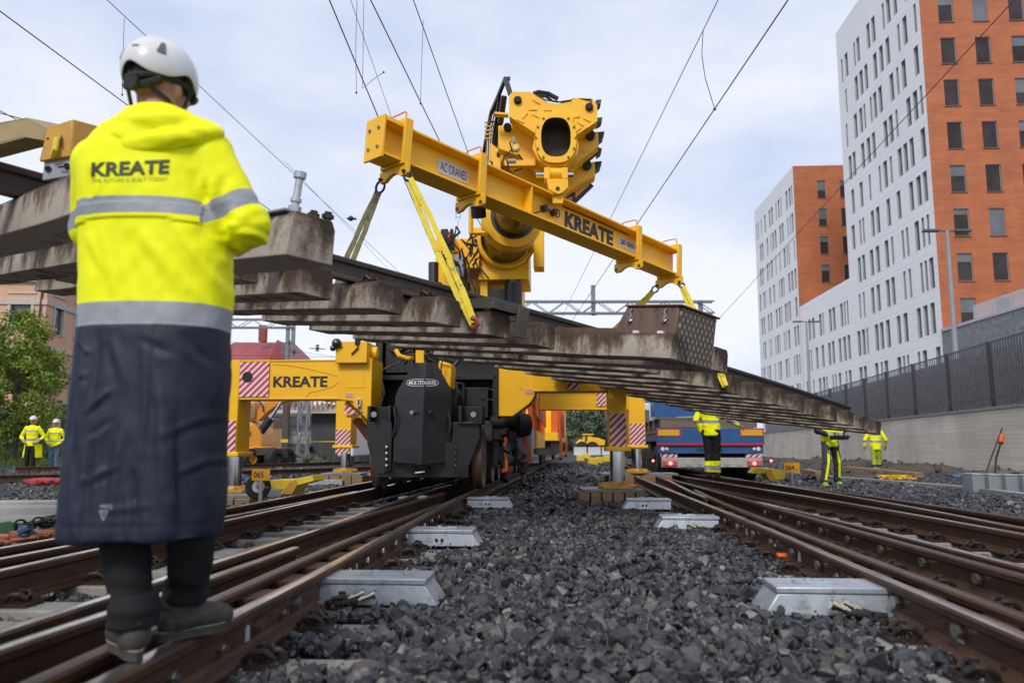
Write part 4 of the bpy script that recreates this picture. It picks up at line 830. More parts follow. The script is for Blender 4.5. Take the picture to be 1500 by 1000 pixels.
# boom head: stepped collars with clipped corners
Yh = 9.4; sc_ = 210/1000
def hp(cx, cy, Y=Yh): return cl(690+cx*sc_, 100+cy*sc_, Y)
front = [(265, 190), (290, 165), (410, 165), (470, 200), (540, 240), (600, 250), (650, 240), (745, 205), (850, 215), (880, 262), (882, 368), (735, 465), (752, 545), (735, 610), (660, 682), (540, 690), (470, 640), (428, 560), (450, 455), (265, 335)]
hole = [(592+104*np.sign(math.cos(a))*abs(math.cos(a))**.75, 480+137*np.sign(math.sin(a))*abs(math.sin(a))**.8) for a in [2*PI*i/32 for i in range(32)]]
def holed_plate(outer, inner, Y0, dY, name, m, parent, m_in):
    bm = bmesh.new(); ov = [bm.verts.new(hp(x, y, Y0)) for x, y in outer]; iv = [bm.verts.new(hp(x, y, Y0)) for x, y in inner]
    eds = [bm.edges.new((ov[i], ov[(i+1) % len(ov)])) for i in range(len(ov))]+[bm.edges.new((iv[i], iv[(i+1) % len(iv)])) for i in range(len(iv))]
    bmesh.ops.triangle_fill(bm, use_beauty=True, use_dissolve=False, edges=eds)
    r = bmesh.ops.extrude_face_region(bm, geom=list(bm.faces)); bmesh.ops.translate(bm, verts=[v for v in r['geom'] if isinstance(v, bmesh.types.BMVert)], vec=(0, dY, 0))
    bmesh.ops.recalc_face_normals(bm, faces=bm.faces); me = bpy.data.meshes.new(name); bm.to_mesh(me); bm.free()
    return link_mesh(name, me, m, parent, world=False, ang=30)
head = holed_plate(front, hole, Yh, .22, 'boom_head', [YEL], crane, None)
b = MB(); P0 = [hp(592+(x-592)*.985, 480+(y-480)*.985, Yh-.03) for x, y in hole]; P1 = [hp(592+(x-592)*.98, 480+(y-480)*.98, Yh+.05)+V((0, .22, -.02)) for x, y in hole]; n = len(hole)
b.add(P0+P1, [(i, (i+1) % n, n+(i+1) % n, n+i) for i in range(n)]+[list(range(n, 2*n))]); cb('boom_bore', b, mat('bore_inside', (.10, .075, .04), (.03, .026, .02), 3, .6, stretch=(3, .4, 3)), head)
b = MB(); P0 = hole; ring_o = [(592+(x-592)*1.42, 487+(y-480)*1.30) for x, y in hole]
A = [hp(x, y, Yh-.001) for x, y in hole]+[hp(x, y, Yh-.001) for x, y in ring_o]+[hp(x, y, Yh-.07) for x, y in hole]+[hp(592+(x-592)*.96, 487+(y-487)*.96, Yh-.07) for x, y in ring_o]
fs = []
for i in range(n):
    j = (i+1) % n; fs += [(2*n+i, 2*n+j, 3*n+j, 3*n+i), (3*n+i, 3*n+j, n+j, n+i), (i, j, 2*n+j, 2*n+i)]
b.add(A, fs); cb('bore_flange', b, YEL, head)
for x, y, a in ((455, 232, -.6), (430, 288, 0), (535, 290, .05), (375, 330, .9), (450, 330, -.45), (340, 365, -.5), (610, 325, -.7), (690, 350, -.5), (730, 340, .2), (810, 360, -.5), (760, 385, -.6), (830, 400, .6), (745, 430, .7)):
    b = MB(); c = hp(x, y, Yh-.004); d = V((math.cos(a), 0, math.sin(a)))*.05; b.bar(c-d, c+d, .018, .02, up=(0, 1, 0)); cb('weld_rib', b, YEL, head)
for x, y in ((325, 220), (825, 268)):
    b = MB(); c = hp(x, y, Yh-.03); b.cyl(c, c+V((0, .06, 0)), .05, n=12); b.cyl(c+V((0, -.02, 0)), c, .035, n=6); cb('wear_pad_bolt', b, BLKM, head)
def collar2(outer, Y, d, name='head_collar'):
    b = MB(); b.poly3([hp(x, y, Y) for x, y in outer], V((0, d, 0))); return cb(name, b, YEL, head, bevel=.01)
c1 = collar2([(190, 400), (330, 385), (450, 440), (740, 455), (885, 440), (890, 545), (770, 640), (640, 760), (440, 720), (330, 610), (255, 585), (188, 560)], Yh+.30, .2)
c2 = collar2([(135, 520), (240, 600), (380, 640), (700, 690), (862, 650), (866, 755), (770, 800), (640, 890), (420, 830), (260, 700), (130, 645)], Yh+.62, .22)
c3 = collar2([(300, 700), (560, 760), (800, 700), (840, 800), (640, 930), (420, 900)], Yh+.95, .3)
for x, y, Y, sx in ((255, 415, Yh+.27, .05), (832, 470, Yh+.27, .06), (808, 678, Yh+.59, .06)):
    b = MB(); c = hp(x, y, Y); b.cyl(c+V((0, -.04, 0)), c+V((0, .05, 0)), sx, n=12); cb('wear_pad_bolt', b, BLKM, head)
for x, y, Y in ((880, 232, Yh+.1), (888, 355, Yh+.2), (885, 462, Yh+.4), (885, 570, Yh+.55), (868, 668, Yh+.7)):
    b = MB(); c = hp(x, y, Y); big = 1.0 if y in (462, 668) else .62
    b.poly3([c+V((-.02, 0, .03*big)), c+V((.085*big, 0, .04*big)), c+V((.06*big, 0, -.04*big)), c+V((-.02, 0, -.10*big))], V((0, .18, 0))); cb('guide_wedge', b, BLK, head)
for a_, c_, y_, w_, h_ in (((720, 935), (845, 815), .8, .045, .05), ((715, 940), (718, 870), .8, .04, .04), ((640, 905), (715, 880), .8, .03, .04), ((800, 650), (900, 565), .6, .05, .06)):
    b = MB(); b.bar(hp(*a_, Yh+y_), hp(*c_, Yh+y_), w_, h_); cb('guide_bar', b, BLK, head)
# cable frame and hoses on the left of the head
b = MB(); b.bar(hp(240, 72, Yh+.05), hp(275, 185, Yh+.05), .05, .06); b.bar(hp(240, 72, Yh+.05), hp(135, 330, Yh+.9), .04, .05); b.bar(hp(135, 330, Yh+.9), hp(85, 600, Yh+1.4), .04, .05); b.bar(hp(255, 78, Yh+.05), hp(262, 72, Yh+.9), .05, .05); b.bar(hp(205, 200, Yh+.4), hp(160, 520, Yh+.9), .06, .05); b.bar(hp(230, 195, Yh+.3), hp(205, 380, Yh+.5), .07, .06)
cb('cable_frame', b, BLK, head)
b = MB()
for i in range(6):
    x = 105+i*14; b.tube([hp(x, 660, Yh+1.1), hp(x+6, 430, Yh+1.0), hp(x+30, 300+i*8, Yh+.8), hp(x+70, 205, Yh+.6)], .010, 6)
for i in range(5): b.bar(hp(95, 380+i*28, Yh+.95), hp(185, 372+i*28, Yh+.95), .02, .02)
cb('brass_pipe', b, mat('brass_pipe', (.45, .27, .08), rough=.3, metal=.7), head)
def hose(pts, r):
    b = MB(); b.tube(pts, r, 7); cb('hydraulic_hose', b, BLKM, head)
for i in range(8):
    hose([hp(190+i*4, 620-i*9, Yh+.6), hp(160+i*5, 540, Yh+.7), hp(175+i*6, 450-i*10, Yh+.6), hp(205+i*3, 320, Yh+.4)], .012)
hose([hp(435, 180, Yh+.3), hp(470, 168, Yh+.3), hp(540, 180, Yh+.4), hp(605, 215, Yh+.4)], .03); hose([hp(450, 190, Yh+.3), hp(520, 195, Yh+.3), hp(560, 225, Yh+.35)], .02)
hose([hp(560, 225, Yh+.15), hp(640, 240, Yh+.1), hp(720, 215, Yh+.02), hp(840, 218, Yh-.02), hp(835, 245, Yh-.03)], .009)
hose([hp(290, 590, Yh+.2), hp(270, 520, Yh+.15), hp(300, 490, Yh+.15), hp(310, 545, Yh+.15), hp(230, 620, Yh+.2), hp(215, 670, Yh+.2), hp(250, 690, Yh+.2)], .009)
hose([hp(330, 600, Yh+.15), hp(360, 640, Yh+.2), hp(350, 700, Yh+.3), hp(300, 720, Yh+.4)], .010); hose([hp(250, 640, Yh+.18), hp(262, 700, Yh+.2), hp(235, 740, Yh+.3), hp(190, 730, Yh+.4)], .010)
hose([hp(445, 180, Yh-.0), hp(520, 222, Yh-.01), hp(600, 238, Yh-.01), hp(700, 222, Yh-.01)], .008)
b = MB(); c = hp(312, 550, Yh+.1); b.cyl(c, c+V((0, .06, 0)), .05, n=14, m=0); b.cyl(c+V((0, -.01, 0)), c, .035, n=14, m=1); c = hp(285, 648, Yh+.1); b.cyl(c+V((-.05, 0, 0)), c+V((.05, 0, 0)), .03, n=10, m=0); b.cyl(hp(300, 520, Yh+.1), hp(300, 480, Yh+.1), .02, n=8, m=0); cb('limit_switch', b, [GRYM, YEL], head)
b = MB(); b.box(hp(225, 620).x, hp(445, 620).x, hp(300, 600, Yh+.2).y, hp(300, 600, Yh+.2).y+.08, hp(300, 640).z, hp(300, 598).z); cb('switch_bracket', b, YEL, head); b = MB(); b.box(hp(130, 0).x, hp(185, 0).x, hp(300, 600, Yh+.5).y, hp(300, 600, Yh+.5).y+.3, hp(300, 645).z, hp(300, 520).z); cb('hose_box', b, YEL, head); b = MB(); b.bar(hp(165, 322, Yh+.1), hp(260, 330, Yh+.1), .10, .025); cb('hose_shelf', b, YEL, head)
# load hook joint on the underside of the head
b = MB()
for x in (530, 655): b.poly3([hp(x-20, 690, Yh-.06), hp(x+20, 690, Yh-.06), hp(x+22, 770, Yh-.06), hp(x-22, 770, Yh-.06)], V((0, .2, 0)))
b.cyl(hp(540, 735, Yh+.03), hp(650, 735, Yh+.03), .075, n=18); b.poly3([hp(528, 770, Yh-.06), hp(675, 770, Yh-.06), hp(680, 830, Yh-.06), hp(640, 868, Yh-.06), hp(610, 880, Yh-.06), hp(580, 868, Yh-.06), hp(540, 840, Yh-.06)], V((0, .18, 0))); hk = cb('hook_block', b, YEL, head, bevel=.008)
b = MB(); b.cyl(hp(452, 745, Yh+.03), hp(525, 745, Yh+.03), .042, n=16); cb('joint_pin', b, CHR, hk); b = MB(); b.cyl(hp(665, 745, Yh+.03), hp(712, 745, Yh+.03), .042, n=16); cb('joint_pin', b, CHR, hk); b = MB(); b.cyl(hp(604, 838, Yh-.075), hp(604, 838, Yh-.06), .025, n=12); cb('joint_bolt', b, CHR, hk)
b = MB(); b.poly3([hp(560, 860, Yh), hp(650, 860, Yh), hp(640, 940, Yh), hp(570, 940, Yh)], V((0, .1, 0))); cb('beam_lug', b, YEL, hk)

# ------------------------------------------------------------------ match wagon coupled behind the crane
wg_ = thing('match_wagon', 'orange and yellow rail wagon coupled behind the crane, far down the left track', 'rail wagon', (.15, 28, .2), -.088)
WM_ = XF[wg_.name]
def wb(name, b, m, bevel=0): return b.build(name, m, wg_, bevel=bevel, world=False)
b = MB(); b.box(-1.4, 1.45, 0, 17, .85, 1.15); wb('deck', b, YEL, .01)
b = MB(); b.box(-1.35, 1.4, 7, 16.5, 1.16, 2.9); wb('yellow_housing', b, YEL, .05)
b = MB(); b.box(1.2, 1.47, .3, 6.4, 1.16, 2.1); wb('orange_side_wall', b, ORG, .02)
for i in range(8):
    b = MB(); b.bar((1.5, .4+i*.85, 1.0), (1.5, .4+i*.85, 2.6), .06, .06); wb('orange_post', b, ORG)
b = MB(); b.box(-1.1, 1.2, .3, 16.5, .35, .84); wb('underframe', b, DARK)
for y in (1.5, 3.3, 13, 14.8):
    for s_ in (-1, 1):
        b = MB(); b.cyl((s_*.85, y, .46), (s_*.72, y, .46), .46, n=28); wb('wheel', b, WHEELM[1])
b = MB(); b.bar((1.48, 2.2, .2), (1.48, 3.0, 1.1), .12, .14); b.bar((1.48, 12.0, .2), (1.48, 12.6, 1.1), .12, .14); wb('orange_step', b, ORG)

# flange bolts, grease marks, extra cables on head and beam
for i in range(14):
    a = 2*PI*i/14; x, y = 592+150*math.cos(a), 486+186*math.sin(a)
    if y < 330 or y > 640: continue
    b = MB(); c = hp(x*.93+592*.07, y*.93+486*.07, Yh-.072); b.cyl(c, c+V((0, -.014, 0)), .014, n=6); cb('flange_bolt', b, DCHR, head)
for pts, r in (((BP(.2, -.03, .05), BP(1.0, -.035, .04), BP(2.0, -.035, .05), BP(2.2, -.04, .16)), .008), ((BP(2.6, -.03, .34), BP(3.4, -.03, .345), BP(4.0, -.03, .34)), .006)):
    b = MB(); b.tube(pts, r, 6); b.build('cable', BLKM, beam)
for e_ in (.3, .8, 1.5, 1.9, 3.3, 4.4, 4.8):
    b = MB(); b.cyl(BP(e_, -.148, .026), BP(e_, -.148, .0), .0, n=4) if False else bbox(b, e_-.006, e_+.006, -.148, -.013, .027, HB-.027); 
    if e_ in (1.9, 3.9): b.build('web_stiffener', YEL, beam)
# hoses, lamps and step irons on the black front
for px, py0, py1, Y in ((577, 596, 640, 11.98), (657, 600, 645, 11.98), (668, 560, 592, 12.1), (560, 560, 594, 12.15)):
    b = MB(); b.tube([cl(px, py0, Y), cl(px+3, (py0+py1)/2, Y-.06), cl(px-2, py1, Y)], .018, 7); cb('brake_hose', b, BLKM)
for px in (549, 694):
    b = MB(); c = cl(px, 607, 11.95); b.cyl(c, c+V((0, -.06, 0)), .05, n=16, m=0); b.cyl(c+V((0, -.061, 0)), c+V((0, -.064, 0)), .042, n=16, m=1); cb('front_lamp', b, [BLK, mat('lamp_glass', (.25, .25, .24), rough=.1, spec=.8)])
b = MB(); c = cl(618, 690, 11.9); b.tube([c+V((-.1, 0, .05)), c+V((-.06, -.12, -.02)), c+V((.06, -.12, -.02)), c+V((.1, 0, .05))], .03, 8); cb('coupling_hook', b, DCHR)
for py in (585, 570):
    b = MB(); b.tube([cl(706, py, 12.6), cl(712, py, 12.3), cl(726, py, 12.3), cl(730, py, 12.6)], .018, 7); cb('step_iron', b, DARK)
# ------------------------------------------------------------------ people
def remeshed(b, voxel, smooth=4, fac=.5):
    """one continuous skin over overlapping rounded volumes"""
    me = b.mesh('volume'); o = bpy.data.objects.new('volume', me); COL.objects.link(o)
    r = o.modifiers.new('Remesh', 'REMESH'); r.mode = 'VOXEL'; r.voxel_size = voxel
    dg = bpy.context.evaluated_depsgraph_get(); dg.update(); out = bpy.data.meshes.new_from_object(o.evaluated_get(dg))
    bpy.data.objects.remove(o); bpy.data.meshes.remove(me)
    bm = bmesh.new(); bm.from_mesh(out)
    for _ in range(smooth): bmesh.ops.smooth_vert(bm, verts=bm.verts, factor=fac, use_axis_x=True, use_axis_y=True, use_axis_z=True)
    bm.to_mesh(out); bm.free(); out.materials.clear(); return out
def vloft(b, rings, n=20, ex=1.0):
    """closed stack of horizontal ovals: (centre, rx, ry)"""
    vs = []
    for c, rx, ry in rings:
        c = V(c)
        for j in range(n):
            a = 2*PI*j/n; vs.append(c+V((rx*np.sign(math.cos(a))*abs(math.cos(a))**ex, ry*np.sign(math.sin(a))*abs(math.sin(a))**ex, 0)))
    k = len(rings); return b.add(vs, [(i*n+j, i*n+(j+1) % n, (i+1)*n+(j+1) % n, (i+1)*n+j) for i in range(k-1) for j in range(n)]+[tuple(range(n)), tuple(range(k*n-1, (k-1)*n-1, -1))])
def cut_bands(me, planes, classify):
    """cut clean edges along planes, then give every face the slot classify() names"""
    bm = bmesh.new(); bm.from_mesh(me)
    for co_, no in planes: bmesh.ops.bisect_plane(bm, geom=bm.verts[:]+bm.edges[:]+bm.faces[:], plane_co=co_, plane_no=no, dist=1e-5)
    for f in bm.faces: f.material_index = classify(f.calc_center_median())
    bm.to_mesh(me); bm.free(); return me
def take(me, slot):
    bm = bmesh.new(); bm.from_mesh(me); bmesh.ops.delete(bm, geom=[f for f in bm.faces if f.material_index != slot], context='FACES')
    out = bpy.data.meshes.new('cloth')
    for f in bm.faces: f.material_index = 0
    bm.to_mesh(out); bm.free(); return out
def wrinkle(me, fn):
    bm = bmesh.new(); bm.from_mesh(me); bm.normal_update()
    D = [(v, v.normal.copy(), fn(v.co, v.normal)) for v in bm.verts]
    for v, n, d in D: v.co += n*d
    bm.to_mesh(me); bm.free(); return me
def hand(b, wrist, d, palm, side, s=1.0, curl=.5):
    """palm, four unequal bent fingers and a thumb; d: pointing direction, palm: palm normal"""
    d = V(d).normalized(); palm = (V(palm)-d*V(palm).dot(d)).normalized(); lat = d.cross(palm)*side
    w = V(wrist); k = w+d*.085*s
    b.tube([w, w+d*.03*s, w+d*.065*s, k], [.026*s, .034*s, .038*s, .034*s], 10, r2=.55); b.ball(k, (.02*s,)*3, 8)
    for i, (o_, L_, r_) in enumerate(((-.028, .070, .0095), (-.009, .080, .0100), (.010, .074, .0095), (.028, .058, .0085))):
        a = k+lat*o_*s; p = [a]; dd = d.copy()
        for j, f in enumerate((.45, .32, .25)):
            ang = curl*(.5+.45*j); dd = (dd*math.cos(ang)+palm*math.sin(ang)).normalized(); p.append(p[-1]+dd*L_*f*s)
        b.tube(p, [r_*s, r_*s*.97, r_*s*.88, r_*s*.6], 8)
    a = w+d*.025*s-lat*.03*s; t = (d*.7-lat*.6+palm*.4).normalized(); b.tube([a, a+t*.03*s, a+t*.03*s+(d*.8+palm*.4).normalized()*.032*s], [.013*s, .011*s, .008*s], 8)
def head_volumes(b, c, f, s=1.0):
    """skull, jaw, nose, brow, lips and ears round the head centre c, facing f"""
    f = V(f).normalized(); u = V((0, 0, 1)); r = f.cross(u).normalized()
    T = Matrix((( *r, 0), (*f, 0), (*u, 0), (0, 0, 0, 1))); T = Matrix([[r.x, f.x, u.x, c.x], [r.y, f.y, u.y, c.y], [r.z, f.z, u.z, c.z], [0, 0, 0, 1]])
    g = lambda x, y, z: T @ V((x*s, y*s, z*s))
    def ell(cc, rr): b.ball(V((0, 0, 0)), 1, 16, T=T @ Matrix.Translation(V(cc)*s) @ Matrix.Diagonal((*[q*s for q in rr], 1)))
    ell((0, -.012, .03), (.077, .098, .092)); ell((0, .015, -.045), (.062, .072, .075)); ell((0, .055, -.085), (.035, .03, .03))
    b.tube([g(0, .088, .02), g(0, .108, -.025), g(0, .095, -.038)], [.010*s, .016*s, .014*s], 8); b.tube([g(-.045, .078, .03), g(0, .092, .032), g(.045, .078, .03)], [.012*s, .013*s, .012*s], 8)
    b.tube([g(-.022, .082, -.062), g(0, .092, -.062), g(.022, .082, -.062)], [.007*s, .010*s, .007*s], 8)
    for q in (-1, 1): ell((q*.079, -.006, -.01), (.010, .022, .034)); ell((q*.040, .068, -.02), (.022, .02, .02))
    return T
def face_details(T, s, parent):
    e = MB(); m = MB()
    for q in (-1, 1): e.ball(T @ V((q*.030*s, .084*s, .010*s)), .011*s, 8)
    m.tube([T @ V((-.024*s, .088*s, -.062*s)), T @ V((0, .099*s, -.062*s)), T @ V((.024*s, .088*s, -.062*s))], .003*s, 6)
    e.build('eye', mat('eye_dark', (.03, .025, .02), rough=.2), parent); m.build('mouth', mat('lip', (.25, .09, .07), rough=.5), parent)
def helmet_mesh(T, s, rim=lambda a: 0.0, detail=True):
    """white shell with a peak at the front; rim(a): how far the edge drops at azimuth a"""
    b = MB(); n = 40; k = 14; rx, ry, rz = .113*s, .134*s, .122*s; cz_ = .045*s
    vs = []
    for i in range(k+1):
        for j in range(n):
            a = 2*PI*j/n; low = -.25+rim(a); t = low+(PI/2-low)*i/k; pk = .02*s*max(0, math.sin(a))**3*(1-i/k)**2
            ridge = 1+.012*math.cos(4*a)*math.sin(2*max(t, 0))
            vs.append(T @ V((rx*math.cos(t)*math.cos(a)*ridge, (ry*math.cos(t)+pk)*math.sin(a)-.008*s, cz_+rz*math.sin(t)*ridge)))
    fs = [(i*n+j, i*n+(j+1) % n, (i+1)*n+(j+1) % n, (i+1)*n+j) for i in range(k) for j in range(n)]
    b.add(vs, fs); me = b.mesh('helmet'); return me
def add_solid(o, th):
    m = o.modifiers.new('Solidify', 'SOLIDIFY'); m.thickness = th; m.offset = -1; return o
# ---- the man in the foreground --------------------------------------------------
MX = V((-1.17, 2.56, .2)); MF = V((math.sin(R(18)), math.cos(R(18)), 0)); MR = V((MF.y, -MF.x, 0))
man = thing('person', 'man seen from behind on the rail in long yellow and navy coat and white helmet', 'person', MX)
Ym = 2.56
def mp(px, py, dy=0): return at(px, py, Ym+dy)
HC = mp(236, 122, .03)
headf = V((math.sin(R(20)), math.cos(R(20)), .0))
# body: head, neck, trunk, arms and legs in one skin
b = MB(); HT = head_volumes(b, HC+V((0, 0, -.03)), headf, 1.02)
neck0 = mp(228, 185, -.02); b.caps(neck0, HC+V((0, -.01, -.06)), .062, .058)
vloft(b, [(mp(225, 640), .13, .09), (mp(228, 560), .15, .10), (mp(230, 440), .15, .10), (mp(225, 330), .155, .10), (mp(218, 250), .16, .10), (mp(222, 205), .07, .06)])
RS, LS = mp(312, 232, -.02), mp(138, 238, .03); RE, LE = mp(352, 332, .03), mp(140, 345, .10); RH, LH = mp(285, 338, .36), mp(200, 325, .36)
for a, e_, h_ in ((RS, RE, RH), (LS, LE, LH)): b.caps(a, e_, .05, .042); b.caps(e_, h_, .042, .03)
hipR, hipL = mp(268, 600), mp(185, 600); kR, kL = mp(278, 770, .02), mp(186, 785, -.02)
foR = V((-1.075, 2.70, .2)); foL = V((-1.13, 2.47, .2))
for a, e_, h_ in ((hipR, kR, foR), (hipL, kL, foL)): b.caps(a, e_, .07, .05); b.caps(e_, h_+V((0, .018, .15)), .036, .020); b.caps(h_+V((0, .018, .15)), h_+V((0, .018, .07)), .020, .020); b.ball(h_+V((0, .03, .065)), (.03, .05, .025))
body = remeshed(b, .009, 3)
bb = MB(); hand(bb, RH, V((-.5, .75, .1)), V((-.3, 0, -1)), 1, 1.0, .7); hand(bb, LH, V((.5, .6, .05)), V((.3, 0, -1)), -1, 1.0, .7)
hm = bb.mesh('hands'); bm = bmesh.new(); bm.from_mesh(body); bm.from_mesh(hm); bm.to_mesh(body); bm.free()
body_o = link_mesh('body', body, SKIN, man)
face_details(HT, 1.02, body_o)
# short hair under the helmet
b = MB(); n = 24
def hair_pt(a, t, k): return HT @ V((.0795*k*math.cos(t)*math.cos(a), -.012+.1005*k*math.cos(t)*math.sin(a), .028+.094*k*math.sin(t)))
vs = []; rows = 8
for i in range(rows+1):
    for j in range(n):
        a = 2*PI*j/n; back = max(0, -math.sin(a)); low = .35-.95*back**.8; t = low+(1.3-low)*i/rows; vs.append(hair_pt(a, t, 1.03))
b.add(vs, [(i*n+j, i*n+(j+1) % n, (i+1)*n+(j+1) % n, (i+1)*n+j) for i in range(rows) for j in range(n)]); hr = b.build('hair', HAIR, man)
# coat: lofted trunk and skirt, sleeves, hood and collar as one cloth
SEC = [(160, 203, 268, .075), (170, 188, 280, .095), (185, 168, 292, .11), (205, 140, 306, .125), (230, 122, 318, .138), (262, 115, 322, .148), (295, 117, 322, .152), (335, 119, 334, .152), (390, 119, 342, .155), (440, 118, 342, .158), (490, 115, 340, .165), (560, 108, 337, .175), (640, 101, 332, .185), (710, 96, 327, .192), (760, 93, 324, .197), (787, 92, 322, .198)]
NS = 56; rows = []
for py, x0, x1, dp in SEC:
    A_, B_ = mp(x0, py), mp(x1, py); c = (A_+B_)/2; hw = (B_-A_).length/2*(.955 if py < 470 else .925); r = []
    for j in range(NS):
        a = 2*PI*j/NS; ca, sa = math.cos(a), math.sin(a); ex = .78
        r.append(c+V((hw*np.sign(ca)*abs(ca)**ex, dp*np.sign(sa)*abs(sa)**ex*(1.0 if sa < 0 else 1.05), 0)))
    rows.append(r)
# hem dips at the back
b = MB()
b.add([p for r in rows for p in r], [(i*NS+j, i*NS+(j+1) % NS, (i+1)*NS+(j+1) % NS, (i+1)*NS+j) for i in range(len(rows)-1) for j in range(NS)]+[tuple(range(NS)), tuple(range(len(rows)*NS-1, (len(rows)-1)*NS-1, -1))])
# sleeves
def sleeve(S, E, H, r0, r1, r2):
    P = [S, S.lerp(E, .5)+(S-E).normalized()*.0, E, E.lerp(H, .55), H]; b.caps(S, E, r0, r1, 18); b.caps(E, H, r1, r2, 18); b.ball(E, r1*1.08, 16)
RSs = mp(300, 236, -.005); sleeve(RSs, mp(357, 330, .0), mp(336, 352, .27), .097, .080, .060); b.ball(mp(296, 225), (.105, .10, .085), 16)
LSs = mp(148, 244, .03); sleeve(LSs, mp(139, 335, .10), LH, .095, .075, .06)
b.caps(mp(357, 330, .0), mp(346, 345, .12), .078, .070, 16)
coat = remeshed(b, .0085, 5, .5)
ztop = mp(230, 441, -.15).z; zwb = mp(230, 475, -.15).z
elbow = mp(350, 338, .0)
CREASE = []
for (x0, y0, x1, y1, am, w_) in (
    # yellow back: long soft pulls from the armpits and yoke
    (205, 332, 268, 428, .006, .018), (255, 328, 320, 430, .007, .016), (150, 338, 172, 432, .006, .020), (298, 332, 336, 418, .008, .016), (126, 342, 150, 395, .006, .016), (185, 345, 205, 432, -.005, .014),
    (238, 350, 300, 436, -.006, .012), (316, 255, 314, 335, -.013, .016), (292, 240, 308, 300, .007, .018), (300, 252, 290, 285, -.006, .012), (130, 250, 124, 320, -.008, .014), (150, 262, 140, 290, .005, .014),
    (326, 252, 350, 296, .004, .014), (320, 342, 352, 350, -.008, .010), (324, 330, 372, 336, .006, .010), (332, 360, 356, 372, .006, .009), (345, 322, 386, 330, -.006, .010), (318, 318, 340, 326, .006, .010),
    # navy skirt: hanging folds, puckers under the band, hem flare
    (130, 482, 119, 650, .011, .014), (150, 490, 142, 600, -.006, .012), (328, 482, 321, 640, .008, .012), (302, 500, 312, 770, .008, .018), (190, 620, 168, 786, .010, .018), (240, 560, 252, 786, .009, .016),
    (280, 640, 292, 788, .010, .016), (108, 650, 122, 786, .010, .016), (216, 482, 224, 640, .005, .014), (134, 606, 166, 572, .008, .010), (140, 640, 168, 618, -.005, .009), (130, 705, 182, 682, .005, .010),
    (262, 694, 304, 670, .005, .010), (210, 500, 258, 520, -.004, .012), (268, 492, 300, 530, -.005, .012), (170, 500, 190, 560, .005, .012), (205, 690, 212, 786, -.008, .012), (262, 600, 268, 786, -.008, .012),
    (145, 650, 138, 786, -.009, .012), (306, 545, 326, 538, .006, .008), (308, 575, 326, 566, .005, .008), (304, 610, 324, 600, .005, .008), (312, 510, 332, 506, .005, .008), (116, 500, 138, 520, .006, .009), (112, 560, 134, 548, .005, .008), (240, 640, 300, 610, .004, .012), (160, 745, 230, 738, .003, .010)):
    A_, B_ = mp(x0, y0, -.14), mp(x1, y1, -.14); CREASE.append((A_.x, A_.z, B_.x-A_.x, B_.z-A_.z, am, w_))
SEAMX = mp(222, 600, -.16).x; HEMZ = mp(230, 772, -.18).z
def folds(c, n):
    d = 0; rel = c-MX
    if n.y < .35:
        for ax_, az_, dx_, dz_, am, w_ in CREASE:
            px_, pz_ = c.x-ax_, c.z-az_; L2_ = dx_*dx_+dz_*dz_; t_ = (px_*dx_+pz_*dz_)/L2_
            if -.15 < t_ < 1.15:
                l_ = math.sqrt(L2_); s_ = (px_*dz_-pz_*dx_)/l_+.006*noise.noise(V((c.x*9, c.z*9, am*900)))
                if abs(s_) < w_*3.2:
                    k_ = max(0, 1-abs(2*t_-1)**3/1.5); d += am*k_*(math.exp(-(s_/w_)**2)-.55*math.exp(-((s_-1.7*w_)/(1.1*w_))**2))
    if c.z < zwb:
        k = min(1, (zwb-c.z)/.5)
        d += (.003+.010*k)*noise.noise(V((rel.x*8, rel.y*8, c.z*.8)))+.0025*noise.noise(V((rel.x*15+c.z*6, rel.y*15, c.z*6+4)))+.002*noise.noise(V((rel.x*30, rel.y*30, c.z*22)))
        if n.y < 0 and abs(c.x-SEAMX) < .007: d -= .0025*(1-abs(c.x-SEAMX)/.007)
        if abs(c.z-HEMZ) < .005: d -= .0015
    else:
        d += .005*noise.noise(V((rel.x*5+c.z*3, rel.y*5, c.z*3)))+.0025*noise.noise(V((rel.x*15-c.z*12, rel.y*14, c.z*8)))+.0015*noise.noise(V((rel.x*32, rel.y*32, c.z*24)))
        dist = (c-elbow).length; w_ = math.exp(-(dist/.12)**2)
        d += w_*.012*noise.noise(V((c.x*12+c.z*26, c.y*12, c.z*26-c.x*18)))
    return d
wrinkle(coat, folds)
# yoke flap: the back above the edge stands proud of the back below
zy = mp(230, 322, -.15).z
hb_ = MB()
for i in range(17):                       # thick rolled edge of the hood lying over the shoulders
    q = i/16; px = 150+166*q; py = float(np.interp(q, [0, .1, .22, .4, .6, .8, 1], [200, 212, 216, 211, 204, 198, 195])); hb_.ball(mp(px, py, -.045-.085*math.sin(PI*q)**.8), .030+.004*math.sin(PI*q), 12)
for i in range(15):
    q = i/14; px = 162+138*q; py = 196-16*math.sin(PI*q)**.8-2*q; hb_.ball(mp(px, py, -.03-.078*math.sin(PI*q)**.8), .044, 12)
for i in range(13):
    q = i/12; px = 184+98*q; py = 182-18*math.sin(PI*q)+9*q; hb_.ball(mp(px, py, -.03-.062*math.sin(PI*q)), .040, 12)
for i in range(11):
    q = i/10; px = 192+84*q; py = 163-8*math.sin(PI*q)+9*q; hb_.ball(mp(px, py, -.015-.06*math.sin(PI*q)), .022, 10)
hb_.ball(mp(205, 198, -.105), (.105, .035, .045), 16); hb_.ball(mp(258, 190, -.095), (.09, .035, .045), 16)
hood = remeshed(hb_, .007, 4, .5)
wrinkle(hood, lambda c, n: .006*noise.noise(V((c.x*14+c.z*10, c.y*14, c.z*30))))
